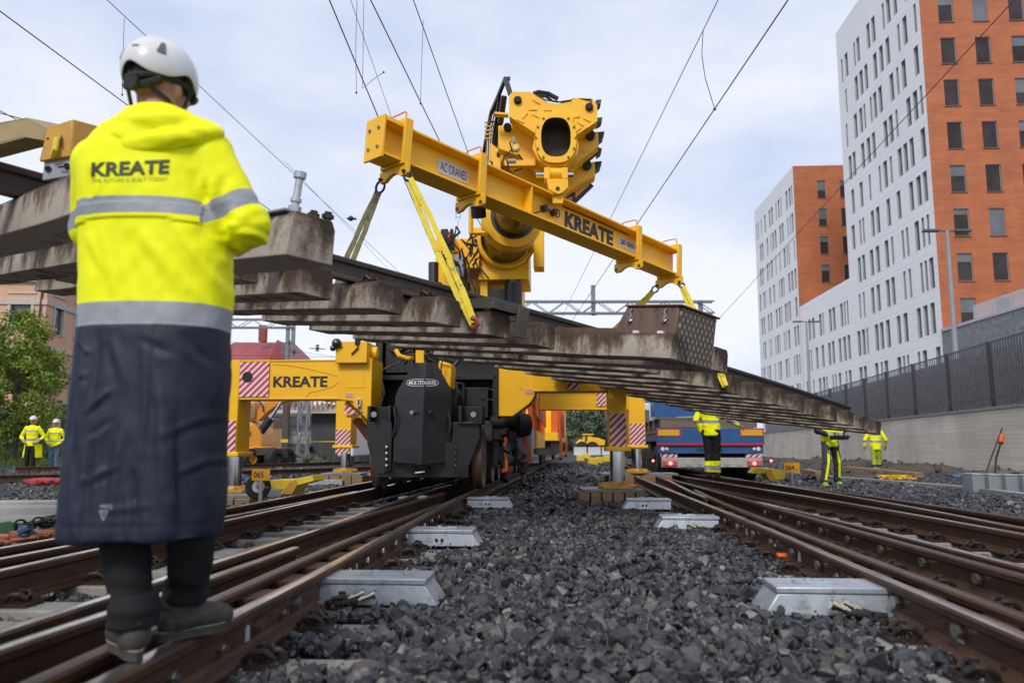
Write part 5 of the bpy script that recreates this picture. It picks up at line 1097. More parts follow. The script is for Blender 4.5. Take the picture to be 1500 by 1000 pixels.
def yoke(c, n):
    if c.y < Ym and c.x < mp(312, 320).x and zy-.002 < c.z < zy+.06:
        lim = zy+.012*math.cos((c.x-mp(215, 320).x)*9)
        return .007 if c.z > lim else 0
    return 0
wrinkle(coat, yoke)
arm_ax = (mp(352, 335, .02)-mp(300, 236)).normalized(); arm_o = mp(300, 236); xs_ = mp(313, 300).x
za, zb = mp(230, 286, -.15).z, mp(230, 312, -.15).z
bt0, bt1 = .165, .225
def cls(c):
    t = (c-arm_o).dot(arm_ax); arm = c.x > xs_+(zb-c.z)*.10 and c.z > mp(0, 392).z
    if c.z < zwb: return 2
    if c.z < ztop: return 1
    if arm: return 3 if bt0 < t < bt1 else 0
    if zb < c.z < za and c.x < xs_+.03: return 4
    return 0
cut_bands(coat, [(V((0, 0, z_)), V((0, 0, 1))) for z_ in (ztop, zwb, za, zb)]+[(arm_o+arm_ax*t_, arm_ax) for t_ in (bt0, bt1)]+[(V((xs_, 0, zb)), V((1, 0, .10)))], cls)
TREE = BVHTree.FromPolygons([v.co.copy() for v in coat.vertices], [list(p.vertices) for p in coat.polygons])
parts = {k: take(coat, k) for k in (0, 1, 2, 3, 4)}
coat_o = link_mesh('coat', parts[0], HIVIS, man); link_mesh('hood', hood, HIVIS, coat_o)
skirt_o = link_mesh('coat_skirt', parts[2], NAVY, man)
for k in (1, 3, 4): link_mesh('reflective_band', parts[k], REFL, coat_o)
# prints on the back and the skirt, laid onto the cloth
def print_on(body_, corners, m, off, parent, name='back_print'):
    P, F, _ = glyphs(body_, off); b = MB(); me = bpy.data.meshes.new('t'); me.from_pydata([(u, v, 0) for u, v in P], [], F)
    bm = bmesh.new(); bm.from_mesh(me); bmesh.ops.triangulate(bm, faces=bm.faces); bmesh.ops.subdivide_edges(bm, edges=bm.edges, cuts=2, use_grid_fill=True)
    bmesh.ops.triangulate(bm, faces=bm.faces)
    o_ = V((0, 0, CZ)); TL, TR, BL, BR = [V((*c, 0)) for c in corners]
    for v in bm.verts:
        u, w_ = v.co.x, v.co.y; q = (BL*(1-u)+BR*u)*(1-w_)+(TL*(1-u)+TR*u)*w_
        loc, nr, idx, dist = TREE.ray_cast(o_, ray(q.x, q.y).normalized())
        v.co = loc-ray(q.x, q.y).normalized()*.0035 if loc else V((0, 0, 0))
    bm.to_mesh(me); bm.free(); return link_mesh(name, me, m, parent, smooth=False)
COATINK = mat('coat_print', (.035, .045, .02), rough=.6)
print_on('KREATE', [(134, 238), (249, 233.5), (133, 259), (247, 254)], COATINK, .035, coat_o)
print_on('THE FUTURE IS BUILT TODAY', [(134, 261.5), (246, 258.5), (133, 267.5), (245, 264.5)], mat('faint_print', (.30, .34, .02), rough=.6), 0, coat_o)
PR = mat('pale_print', (.25, .27, .32), rough=.6)
print_on('WESTO', [(146, 738), (165, 739), (146, 744), (165, 745)], PR, .02, skirt_o)
b = MB()
for (p0, p1) in (((146, 748), (152, 762)), ((152, 762), (158, 748)), ((146, 748), (151, 748)), ((153, 748), (158, 748)), ((151, 748), (153, 754))):
    pts = []
    for t_ in (0, .5, 1):
        q = (p0[0]+(p1[0]-p0[0])*t_, p0[1]+(p1[1]-p0[1])*t_); loc, *_r = TREE.ray_cast(V((0, 0, CZ)), ray(*q).normalized()); pts.append(loc-ray(*q).normalized()*.003)
    b.tube(pts, .0022, 6)
b.build('maker_mark', PR, skirt_o)
# trousers
b = MB()
def leg(h, k, f, side):
    vloft(b, [(f+V((0, -.012, (.085 if side < 0 else .105))), .068, .074), (f+V((0, -.014, .14)), .074, .080), (f+V((0, -.008, .2)), .068, .072), (k.lerp(f, .5), .064, .068), (k, .076, .08), (h, .10, .10), (h+V((0, 0, .1)), .10, .10)], 22)
leg(hipR, mp(280, 775, .02), foR+V((0, .03, 0)), 1); leg(hipL, mp(183, 790, -.02), foL+V((0, .01, 0)), -1); b.ball(mp(227, 590), (.17, .13, .10))
tr = remeshed(b, .008, 4)
def tf(c, n):
    k = max(0, 1-(c.z-.28)/.22) if c.z > .28 else 1
    return (.004+.009*k)*noise.noise(V((c.x*7, c.y*7, c.z*24)))+.005*noise.noise(V((c.x*9+3, c.y*9, c.z*6)))
wrinkle(tr, tf); link_mesh('trousers', tr, TROU, man)
# boots
def boot(f, yaw, label_side, s=1.0):
    T = Matrix.Translation(f) @ Matrix.Rotation(yaw, 4, 'Z') @ Matrix.Scale(.9, 4)
    b = MB()
    b.tube([T @ V(p) for p in ((0, -.010, .19), (0, -.008, .15), (0, .0, .09))], [.046, .045, .050], 18); b.ball(T @ V((0, -.030, .07)), (.040, .045, .045), 14)
    b.tube([T @ V(p) for p in ((0, -.03, .065), (0, .06, .075), (0, .13, .065), (0, .19, .05))], [.048, .053, .056, .044], 16, r2=.85); b.ball(T @ V((0, .18, .055)), (.05, .055, .042), 14)
    me = remeshed(b, .007, 3); bm = bmesh.new(); bm.from_mesh(me)
    for v in bm.verts:
        if (T.inverted() @ v.co).z < .03: v.co.z = f.z+.03
    bm.to_mesh(me); bm.free(); o = link_mesh('boot', me, BOOT, man)
    out = []
    for i in range(28):
        a = 2*PI*i/28; y = .085+.155*math.sin(a); w_ = .050+.010*math.sin(a)-.012*math.exp(-((y-.05)/.05)**2); out.append((w_*math.cos(a), y-.005))
    b = MB(); b.prism(out, T @ V((0, 0, .004)), T.to_3x3() @ V((1, 0, 0)), T.to_3x3() @ V((0, 1, 0)), V((0, 0, .03))); b.prism([(x*1.03, y*1.01) for x, y in out[:]], T @ V((0, 0, .018)), T.to_3x3() @ V((1, 0, 0)), T.to_3x3() @ V((0, 1, 0)), V((0, 0, .009))); b.build('boot_sole', SOLE, o)
    b = MB(); b.tube([T @ V((x*1.05, y*1.02, .036)) for x, y in out]+[T @ V((out[0][0]*1.05, out[0][1]*1.02, .036))], .0035, 6); b.build('boot_welt', mat('welt_thread', (.20, .18, .14), rough=.8), o)
    b = MB(); b.tube([T @ V(p_) for p_ in ((-.052, .115, .05), (-.042, .125, .09), (0, .13, .108), (.042, .125, .09), (.052, .115, .05))], .004, 6); b.tube([T @ V(p_) for p_ in ((-.046, -.02, .05), (-.045, -.03, .10), (0, -.078, .125), (.045, -.03, .10), (.046, -.02, .05))], .004, 6); b.build('boot_seam', SOLE, o)
    for k_ in range(4):
        b = MB(); y_ = .03+.022*k_; b.tube([T @ V((-.03, y_, .118-.010*k_)), T @ V((0, y_+.006, .130-.011*k_)), T @ V((.03, y_, .118-.010*k_))], .0035, 6); b.build('lace', BLKM, o)
boot(foR+V((-.02, .0, 0)), R(-33), 'r'); boot(foL+V((.0, .0, 0)), R(36), 'l')
# helmet with vents, cradle and chin straps
HH = HT @ Matrix.Translation((0, 0, .012))
ga = lambda a, c, w_: math.exp(-(((a-c+PI) % (2*PI)-PI)/w_)**2)
rim = lambda a: -.16+.34*ga(a, R(-92), R(24))+.26*ga(a, R(8), R(20))+.26*ga(a, R(172), R(20))+.06*ga(a, R(90), R(60))
hl = link_mesh('helmet', helmet_mesh(HH, 1.0, rim), HELM, man); add_solid(hl, .004); sb = hl.modifiers.new('Sub', 'SUBSURF'); sb.levels = 1; sb.render_levels = 1
def on_shell(a, t, k=1.01): return HH @ V((.113*k*math.cos(t)*math.cos(a), (.134*k*math.cos(t))*math.sin(a)-.008, .045+.122*k*math.sin(t)))
def vent(a0, t0, w_, h_):
    b = MB(); A = []; nu, nv = 4, 6
    for j in range(nv+1):
        q = j/nv; ww = w_*(1-.55*q)
        for i in range(nu+1): A.append(on_shell(a0-ww+2*ww*i/nu+.05*q, t0+h_*q-.03*(i/nu)*(1-q), 1.022))
    b.add(A, [(j*(nu+1)+i, j*(nu+1)+i+1, (j+1)*(nu+1)+i+1, (j+1)*(nu+1)+i) for j in range(nv) for i in range(nu)]); b.build('vent', mat('vent_grey', (.07, .085, .10), (.16, .18, .2), 80, .5), hl)
vent(R(-40), .20, .12, .36); vent(R(-135), .20, .12, .36)
b = MB(); A_ = [on_shell(R(-88)+.22*i/6, .36-.01*i/6, 1.015) for i in range(7)]; b.tube(A_, .0022, 6); b.build('maker_mark', GRYM, hl)
b = MB()
rimp = [HT @ V((.086*math.cos(a), -.012+.108*math.sin(a), .015-.012*math.sin(a)**2)) for a in [2*PI*i/32 for i in range(33)]]
b.tube(rimp, .012, 8); kn = HT @ V((0, -.108, -.020)); b.tube([HT @ V((-.075, -.075, .0)), HT @ V((-.04, -.100, -.022)), HT @ V((0, -.106, -.026)), HT @ V((.04, -.100, -.022)), HT @ V((.075, -.075, .0))], .014, 8)
b.cyl(kn, kn-headf*.022, .026, n=18); b.tube([HT @ V((-.03, -.105, .03)), kn], .012, 6); b.tube([HT @ V((.03, -.105, .03)), kn], .012, 6)
for q in (-1, 1):
    b.tube([HT @ V((q*.035, -.108, -.02)), HT @ V((q*.078, -.045, -.06)), HT @ V((q*.07, .03, -.10)), HT @ V((q*.03, .075, -.125))], .007, 6); b.tube([HT @ V((q*.088, .05, .02)), HT @ V((q*.076, .03, -.06)), HT @ V((q*.07, .03, -.10))], .006, 6)
b.build('helmet_cradle', BLKM, man)
b = MB(); b.tube([HT @ V((.083, .0, .022)), HT @ V((.087, .04, .02)), HT @ V((.07, .09, .018)), HT @ V((.0, .115, .015)), HT @ V((-.07, .09, .018)), HT @ V((-.083, .0, .022))], .004, 6)
for q in (-1, 1): b.ball(HT @ V((q*.032, .108, .008)), (.028, .006, .02), 10)
b.build('safety_glasses', mat('glasses', (.06, .06, .07), rough=.1), man)
# small hand-held radio control in front of the chest
b = MB(); c = RH.lerp(LH, .5)+V((.04, .10, .02)); b.box(c.x-.09, c.x+.09, c.y-.05, c.y+.05, c.z-.03, c.z+.03); o = b.build('crane_remote', BLKM, bevel=.01); tag(o, 'black radio control box held in front of the chest of the coated man', 'remote control')
# ---- background people ---------------------------------------------------------
def person(label, base, yaw, h, legs=((.10, .0), (-.10, .0)), hands=((.27, .12, .86), (-.27, .12, .86)), lean=0, trouser=TROU, shin=None, jacket=HIVIS, sleeve=None, long_coat=0, helmet=True, bandz=(1.08, 1.14), lift=0, step=0, elbows=None, group=None, backflap=False):
    t = thing('person', label, 'person', base, yaw, group); k = h/1.8
    p = lambda x, y, z: V((x*k, y*k, z*k))
    J = {}; J['hip'] = p(0, 0, .93); J['chest'] = p(0, .02+lean*.3, 1.32); J['neck'] = p(0, .02+lean*.45, 1.50); J['head'] = p(0, .03+lean*.55, 1.66)
    b = MB(); T = head_volumes(b, J['head'], V((0, 1, 0)), k); b.caps(J['neck'], J['head']+p(0, -.01, -.07), .055*k, .052*k)
    vloft(b, [(p(0, 0, .86), .14*k, .095*k), (p(0, 0, 1.0), .145*k, .095*k), (p(0, .01, 1.15), .14*k, .095*k), (J['chest'], .165*k, .105*k), (p(0, .02+lean*.4, 1.46), .09*k, .06*k)], 16)
    arms = []
    for i, q in enumerate((1, -1)):
        S = p(q*.185, .02+lean*.42, 1.43); Hd = p(*hands[i]); E = p(*elbows[i]) if elbows else (S+Hd)/2+V((q*.06, -.09, -.05))*k
        arms.append((S, E, Hd)); b.caps(S, E, .048*k, .04*k); b.caps(E, Hd, .04*k, .028*k)
    feet = []
    for i, q in enumerate((1, -1)):
        hp_ = p(q*.09, 0, .90); ft = p(legs[i][0], legs[i][1], .09); kn = (hp_+ft)/2+V((0, .04+abs(legs[i][1])*.15, .02))*k
        feet.append((hp_, kn, ft)); b.caps(hp_, kn, .082*k, .056*k); b.caps(kn, ft, .054*k, .04*k); b.ball(ft+p(0, .05, -.045), (.04*k, .10*k, .04*k))
    me = remeshed(b, .018*k, 2); bb = MB()
    for (S, E, Hd), q in zip(arms, (1, -1)): hand(bb, Hd, (Hd-E), V((-q, .3, -.2)), q, k, .55)
    hm = bb.mesh('h'); bm = bmesh.new(); bm.from_mesh(me); bm.from_mesh(hm); bm.to_mesh(me); bm.free(); bo = link_mesh('body', me, SKIN, t, world=False)
    face_details(T, k, bo)
    b = MB()
    for hp_, kn, ft in feet: b.tube([hp_+V((0, 0, .06*k)), hp_, kn, ft+V((0, 0, .02*k))], [.10*k, .10*k, .078*k, .072*k], 14)
    b.ball(p(0, 0, .93), (.165*k, .125*k, .10*k), 14); me = remeshed(b, .016*k, 2); wrinkle(me, lambda c, n: .012*k*noise.noise(V((c.x*9, c.y*9, c.z*14))))
    mats_ = [trouser]
    if shin:
        z0, z1, z2 = .16*k, .25*k, .34*k
        cut_bands(me, [(V((0, 0, z_)), V((0, 0, 1))) for z_ in (z0, z1, z2)], lambda c: 1 if c.z < z0 or z1 < c.z < z2 else (2 if c.z < z1 else 0)); mats_ = [trouser, shin, REFL]
    link_mesh('trousers', me, mats_, t, world=False)
    b = MB(); hem = .84 if not long_coat else .84-long_coat
    vloft(b, [(p(0, 0, hem), .18*k, .13*k), (p(0, 0, .98), .182*k, .13*k), (p(0, .01, 1.15), .182*k, .13*k), (p(0, .02+lean*.3, 1.32), .20*k, .135*k), (p(0, .02+lean*.42, 1.45), .17*k, .10*k), (p(0, .02+lean*.45, 1.53), .075*k, .065*k)], 20)
    for S, E, Hd in arms: b.caps(S, E, .072*k, .062*k); b.caps(E, E.lerp(Hd, .88), .06*k, .048*k)
    me = remeshed(b, .015*k, 2); wrinkle(me, lambda c, n: .014*k*noise.noise(V((c.x*9+c.z*6, c.y*9, c.z*11))))
    z0, z1, zs0, zs1 = bandz[0]*k, bandz[1]*k, 1.30*k, 1.35*k
    def kls(c):
        if sleeve and abs(c.x) > .185*k and c.z > 1.0*k: return 2
        return 1 if (z0 < c.z < z1 or (zs0 < c.z < zs1 and abs(c.x) < .2*k)) else 0
    cut_bands(me, [(V((0, 0, z_)), V((0, 0, 1))) for z_ in (z0, z1, zs0, zs1)]+[(V((s_*.185*k, 0, 0)), V((1, 0, 0))) for s_ in (-1, 1)], kls)
    link_mesh('jacket', me, [jacket, REFL, sleeve or jacket], t, world=False)
    for hp_, kn, ft in feet:
        b = MB(); b.tube([ft+p(0, -.01, .06), ft+p(0, 0, -.02)], [.058*k, .055*k], 12); b.ball(ft+p(0, .04, -.045), (.05*k, .125*k, .045*k), 12); me = remeshed(b, .014*k, 1); bo2 = link_mesh('boot', me, BLKM if trouser is not JEAN else BOOT, t, world=False)
    if helmet:
        hl = link_mesh('helmet', helmet_mesh(T @ Matrix.Translation((0, 0, .01*k)), k, lambda a: .05), HELM, t, world=False); add_solid(hl, .006)
    else:
        hl = link_mesh('helmet', helmet_mesh(T @ Matrix.Translation((0, 0, .01*k)), k, lambda a: .05), mat('blue_helmet', (.05, .2, .6), rough=.3), t, world=False); add_solid(hl, .006)
    return t, k
p0 = atz(43, 695, -.1)
person('man in white helmet and long open yellow coat, left of his colleague', V((p0.x, p0.y, .0)), R(180+8), 1.86, hands=((.20, .10, .98), (-.20, .10, .98)), elbows=((.36, -.05, 1.14), (-.36, -.05, 1.14)), bandz=(1.0, 1.07), group='people by the far left siding')
lm_ = bpy.data.objects['person.001'] if 'person.001' in bpy.data.objects else None
for sx in (-1, 1):
    b = MB(); vs = []
    for j in range(7):
        for i in range(4): vs.append(V((sx*(.13+.045*i+.008*j), .10-.075*i+.015*math.sin(j*1.3+i), .93-.075*j)))
    b.add(vs+[v+V((sx*.012, .012, 0)) for v in vs], [(j*4+i, j*4+i+1, (j+1)*4+i+1, (j+1)*4+i) for j in range(6) for i in range(3)]+[(28+j*4+i, 28+(j+1)*4+i, 28+(j+1)*4+i+1, 28+j*4+i+1) for j in range(6) for i in range(3)]); b.build('coat_tail', HIVIS, lm_, world=False)
p1_ = atz(73, 694, -.1)
person('man in blue jeans, dark glasses and short yellow jacket standing right of his colleague', V((p1_.x+.1, p1_.y, .0)), R(180+5), 1.78, trouser=JEAN, hands=((.17, .12, .94), (-.17, .12, .94)), elbows=((.33, -.05, 1.16), (-.33, -.05, 1.16)), bandz=(1.02, 1.07), group='people by the far left siding')
b_ = at(1044, 699, 16.3)
person('worker standing on the rails before the blue trailer with one hand out, yellow shin bands', V((b_.x, b_.y, .20)), R(-30), 1.84, legs=((.08, .02), (-.07, -.05)), hands=((.52, .10, 1.04), (-.2, .05, .9)), elbows=((.34, -.04, 1.17), (-.28, -.08, 1.15)), shin=HIVIS)
b_ = at(1219, 713, 17.6)
tw, kw = person('worker in grey trousers with yellow side stripes carrying a black control box before his belly', V((b_.x, b_.y, -.05)), R(180+10), 1.9, legs=((.24, .10), (-.20, -.12)), hands=((.10, .30, 1.06), (-.06, .30, 1.06)), elbows=((.30, .02, 1.16), (-.30, .02, 1.16)), trouser=mat('grey_trousers', (.035, .036, .038), (.05, .05, .05), 8, .8), sleeve=NAVY, shin=None, helmet=False)
for q, (lx, ly) in ((1, (.24, .10)), (-1, (-.20, -.12))):
    b = MB(); hp_ = V((q*.09, 0, .90))*kw; ft = V((lx, ly, .09))*kw; kn = (hp_+ft)/2+V((0, .04+abs(ly)*.15, .02))*kw
    off = V((-.0*q, .088, 0)); b.bar(hp_.lerp(kn, .35)+off, kn+off*.98, .05, .012, up=(0, 1, 0)); b.bar(kn+off*.98, ft+off*.95+V((0, 0, .08)), .05, .012, up=(0, 1, 0)); b.build('side_stripe', HIVIS, tw, world=False)
    b = MB(); b.ball(ft+V((0, .045, -.03)), (.062, .135, .075), 12); b.build('boot_cover', mat('hivis_boot', (.62, .70, .03), (.10, .11, .03), 14, .7), tw, world=False)
b = MB(); c = XF[tw.name] @ V((.02, .40, 1.08)); b.box(c.x-.17, c.x+.17, c.y-.09, c.y+.09, c.z-.05, c.z+.05)
for s_ in (-1, 1): b.cyl((c.x+s_*.09, c.y, c.z+.05), (c.x+s_*.09, c.y, c.z+.10), .018, n=8)
b.tube([(c.x+s_*.21, c.y-.09+.0*s_, c.z+.02) if s_ else (c.x, c.y-.13, c.z+.02) for s_ in (-1, 0, 1)], .016, 6)
o = b.build('crane_remote', BLKM, bevel=.015); tag(o, 'black crane control box with joysticks held by the worker in striped trousers', 'remote control')
b_ = at(1285, 690, 28)
person('worker in full yellow clothing walking away beside the concrete wall, knees in black', V((b_.x, b_.y, -.12)), R(-12), 1.86, legs=((.10, .10), (-.08, -.12)), hands=((.34, .16, .92), (-.34, .05, .95)), elbows=((.33, .0, 1.16), (-.33, .0, 1.16)), trouser=mat('olive_yellow_trousers', (.42, .48, .04), (.30, .36, .04), 6, .8), shin=mat('black_cuff', (.03, .03, .03), rough=.8), bandz=(1.06, 1.14))
# ------------------------------------------------------------------ low loader trailer on the right hand side
TY = 19.2
tr_o = at(1042, 690, TY); TRK = thing('flatbed_trailer', 'blue flatbed trailer seen from behind with lit red tail lamps and yellow marker boards', 'trailer', V((tr_o.x, TY, 0)), R(-3.5))
TM = XF[TRK.name]; TI = TM.inverted()
def tl(px, py, Y=TY): return TI @ at(px, py, Y)
TBLUE = mat('trailer_blue', (.022, .10, .28), (.018, .075, .20), 3, .45, c3=(.10, .10, .10), sc3=8, t3=.62)
TSTEEL = mat('bumper_steel', (.48, .46, .42), (.36, .34, .31), 5, .5, metal=.2, c3=(.2, .15, .1), sc3=9, t3=.62)
W2 = 1.27
def zt(py): return tl(1042, py).z
b = MB(); b.box(-W2, W2, 0, .12, zt(651), zt(627)); b.box(-W2+.02, W2-.02, .05, .2, zt(664), zt(652)); b.box(-W2, W2, .12, 11.5, zt(646), zt(634)); rear = b.build('rear_panel', TBLUE, TRK, bevel=.008, world=False)
b = MB(); b.box(-W2-.002, W2+.002, -.012, .0, zt(652), zt(649)); b.build('red_strip', REDP, rear, world=False)
for s in (-1, 1):
    b = MB(); b.box(s*(W2-.29)-.28, s*(W2-.29)+.28, -.014, -.001, zt(638.5), zt(628)); mk = b.build('marker_board', mat('marker_red', (.55, .03, .02), rough=.4), rear, world=False)
    b = MB(); b.box(s*(W2-.29)-.25, s*(W2-.29)+.25, -.018, -.0145, zt(637.5), zt(629.2)); b.build('marker_field', mat('marker_yellow', (.72, .36, .015), rough=.4), mk, world=False)
b = MB(); b.box(-1.18, 1.18, -.12, .02, zt(684), zt(670)); bump = b.build('bumper', TSTEEL, TRK, bevel=.008, world=False)
for s in (-1, 1):
    b = MB(); b.box(s*.99-.17, s*.99+.17, -.16, -.121, zt(681.5), zt(674)); lh = b.build('tail_lamp', mat('tail_red', (.45, .02, .03), (.55, .2, .2), 30, .2), bump, bevel=.01, world=False)
    b = MB(); c = V((s*.98, -.163, zt(678))); b.cyl(c, c+V((0, -.01, 0)), .045, n=16); b.build('lit_bulb', emis('tail_lamp_light', (1, .10, .07), 5), lh, world=False)
    b = MB(); b.tube([(s*1.2, -.05, zt(676)), (s*1.36, -.1, zt(675))], .02, 6, m=0); b.ball((s*1.38, -.11, zt(674.5)), .03, 10, m=1); b.build('marker_lamp', [BLKM, emis('marker_light', (1, .12, .09), 4)], bump, world=False)
    b = MB(); c = V((s*1.0, -.02, zt(667))); b.box(c.x-.2, c.x+.2, -.05, -.03, zt(669.5), zt(665)); b.build('warning_stripes', striped('bumper_stripes', .14, .5, (.6, .58, .55), (.5, .03, .04)), bump, world=False)
    b = MB(); c = V((s*1.13, .04, zt(657))); b.cyl(c, c+V((0, -.02, 0)), .05, n=14); b.cyl(c+V((-s*.1, 0, 0)), c+V((-s*.1, -.02, 0)), .035, n=12); b.build('reflector', WHT, rear, world=False)
for x in (-.55, -.28, .1, .36, .62):
    b = MB(); b.cyl((x, -.125, zt(678)), (x, -.14, zt(678)), .06, n=14); b.build('round_cover', TSTEEL, bump, world=False)
lettering('KROMANN', TM @ V((-.32, .045, zt(661.5))), (TM.to_3x3() @ V((.62, 0, 0))), V((0, 0, .09)), INK, rear, offset=.03)
b = MB(); b.box(-1.1, 1.1, .4, 11, .42, .62); b.box(-1.2, 1.2, 2.0, 11, .5, .95); b.build('underframe', DARK, TRK, world=False)
for i in range(5):
    for s in (-1, 1):
        y = .9+i*1.22; b = MB(); b.lathe([(.2, -.14), (.36, -.15), (.43, -.12), (.45, -.06), (.45, .06), (.43, .12), (.36, .15), (.2, .14)], (s*1.07, y, .45), (1, 0, 0), 28, m=0); b.lathe([(.02, .10), (.2, .11), (.24, .06)], (s*1.07, y, .45), (s, 0, 0), 20, m=1); b.build('wheel', [BLKM, TSTEEL], TRK, world=False)
b = MB()
for i in range(9): b.box(-W2-.02, -W2+.0, .5+i*1.15, .58+i*1.15, zt(634), zt(612))
b.box(-W2-.03, -W2+.03, .1, 11, zt(634), zt(630)); b.build('side_stake', mat('brown_stake', (.12, .09, .06), (.2, .16, .11), 6, .7), TRK, world=False)
LB = mat('weathered_board', (.13, .10, .075), (.20, .16, .12), 5, .85, stretch=(.3, 3, 3), bump=.2, bsc=40)
ld = thing('timber_load', 'weathered boards and a steel frame stacked on the blue trailer', 'load', TM @ V((0, 3, zt(626))), R(-3.5))
b = MB(); b.box(-1.15, 1.15, .15, .6, zt(626), zt(614)); b.box(-1.05, .2, .7, 9, zt(626), zt(613)); b.box(-1.2, .9, .3, 8, zt(613)+.003, zt(610)); LMo = [TM @ p for p in b.v]; b.v = LMo; b.build('board_stack', LB, ld)
b = MB(); b.v = []; 
b.tube([(-1.3, 1.2, zt(613)), (-.6, .9, zt(609)), (.1, .8, zt(608)), (.6, .7, zt(611))], .02, 6); b.box(-1.3, .3, 1.2, 1.26, zt(613), zt(608)); b.v = [TM @ p for p in b.v]; b.build('steel_frame', GRYM, ld)
# tractor cab and blue container beyond, glimpsed left of the trailer
cabm = thing('truck_cab', 'white truck cab with blue upper body glimpsed beyond the trailer load', 'truck', at(948, 640, 33))
p = at(948, 640, 33); b = MB(); b.box(p.x-.6, p.x+.2, 33, 35.5, .5, at(0, 590, 33).z); b.build('cab_body', WHT, cabm, bevel=.08)
b = MB(); b.box(p.x+.21, p.x+2.6, 32.5, 40, at(0, 612, 33).z, at(0, 583, 33).z); b.build('blue_body', TBLUE, cabm, bevel=.03)
b = MB(); b.box(p.x-.5, p.x+.1, 32.96, 32.995, at(0, 615, 33).z, at(0, 600, 33).z); b.build('rear_window', GLASS, cabm)
for s in (0, 1):
    b = MB(); c = V((p.x-.45+s*1.9, 33.4, .5)); b.cyl(c, c+V((.3, 0, 0)), .5, n=20); b.build('wheel', BLKM, cabm)
# ------------------------------------------------------------------ yellow buffer stops, kilometre boards
def number_board(px, py, Y, txt, label, w=.42, h=.26):
    c = at(px, py, Y); t = thing('kilometre_board', label, 'number sign', V((c.x, c.y, 0)), 0, 'orange number boards')
    b = MB(); b.box(c.x-w/2, c.x+w/2, c.y, c.y+.012, c.z-h/2, c.z+h/2); pl = b.build('board', mat('board_orange', (.78, .36, .01), (.70, .30, .01), 6, .5), t)
    lettering(txt, (c.x-w*.40, c.y-.003, c.z-h*.24), (w*.56, 0, 0), (0, 0, h*.5), INK, pl, offset=.015)
    lettering('L', (c.x+w*.28, c.y-.003, c.z-h*.28), (w*.08, 0, 0), (0, 0, h*.2), INK, pl, offset=.015)
    b = MB(); b.bar((c.x, c.y+.03, -.1), (c.x, c.y+.03, c.z-h*.3), .05, .04); b.build('post', GRYM, t); return t
number_board(1160, 684.5, 15.5, '064', 'orange board reading 064 right of the trailer', .30, .18)
number_board(382, 695, 10.6, '065', 'orange board reading 065 under the left outrigger arm', .235, .15)
def ramp(name_label, pts, Y, dY, foot):
    c = at(*pts[0], Y); t = thing('yellow_ramp_block', name_label, 'ramp block', V((c.x, Y, 0)), 0, 'yellow ramp blocks on the rails')
    b = MB(); b.poly3([at(px, py, Y) for px, py in pts], V((.05, dY, 0))); b.build('ramp_body', YELB, t, bevel=.006)
    b = MB(); b.poly3([at(px, py, Y-.01) for px, py in foot], V((0, .08, 0))); b.build('support_leg', YELD, t, bevel=.004)
ramp('yellow wedge block between the 065 board and the crane wheel', [(396, 703), (427, 702), (457, 696), (460, 704), (434, 711), (429, 722), (410, 724), (415, 716), (396, 716)], 11.0, .4, [(424, 705), (433, 702), (436, 709), (428, 723), (412, 724)])
ramp('yellow wedge block between the trailer and the 064 board', [(1102, 693), (1108, 685), (1131, 686), (1150, 689), (1150, 701), (1136, 703), (1126, 703), (1121, 693)], 15.2, .5, [(1119, 688), (1130, 687.5), (1138, 703), (1127, 704)])
b = MB(); c = at(378, 713, 10.8); b.lathe([(.06, -.06), (.155, -.065), (.165, -.04), (.165, .06), (.155, .085), (.06, .08)], c, (.35, -1, .1), 26, m=0); b.lathe([(.02, .05), (.075, .055), (.08, .09), (.03, .09)], c, (.35, -1, .1), 18, m=1)
for i in range(6): a = i*PI/3; b.bar(c+V((.03, -.085, 0)), c+V((.03+.13*math.cos(a), -.085, .13*math.sin(a))), .012, .012, m=1)
o = b.build('cable_drum', [BLKM, STEEL]); tag(o, 'small black wheel shaped cable drum leaning below the 065 board', 'cable drum')
# timber and pads under the outrigger feet
def pad(px, pz_top, Y, label, w=1.0, blocks=5, gw=.9):
    c = at(px, 700, Y); t = thing('outrigger_mat', label, 'support pad', V((c.x, Y, 0)), 0, 'pads under the outriggers')
    b = MB(); b.box(c.x-gw/2, c.x+gw/2, Y-.38, Y+.42, pz_top-.05, pz_top-.003); b.build('steel_mat', mat('dark_mat', (.13, .15, .15), (.2, .22, .22), 5, .5), t, bevel=.006)
    for i in range(blocks):
        x = c.x-w/2+w*i/blocks; b = MB(); b.box(x+.01, x+w/blocks-.01, Y-.42+random.uniform(-.04, .04), Y+.42, -.06, pz_top-.052); b.build('timber_block', WOOD, t, bevel=.012)
zpA = cl(0, 0, YA) if False else None
pz = {'A': at(750, 714, YA).z, 'B': at(750, 722, YA).z, 'C': at(750, 692, YF).z}
pad(893, pz['A'], YA, 'steel mat on brown timber blocks under the nearer right outrigger foot', 1.0, 6)
pad(336, pz['B'], YA, 'mat on timber under the nearer left outrigger foot beside the coat', .95, 4)
pad(934, pz['C'], YF, 'grey mat under the farther right outrigger foot', 1.4, 4, 1.7)
pad(504, pz['C'], YF, 'mat under the farther left outrigger foot by the red netting', 1.0, 4)
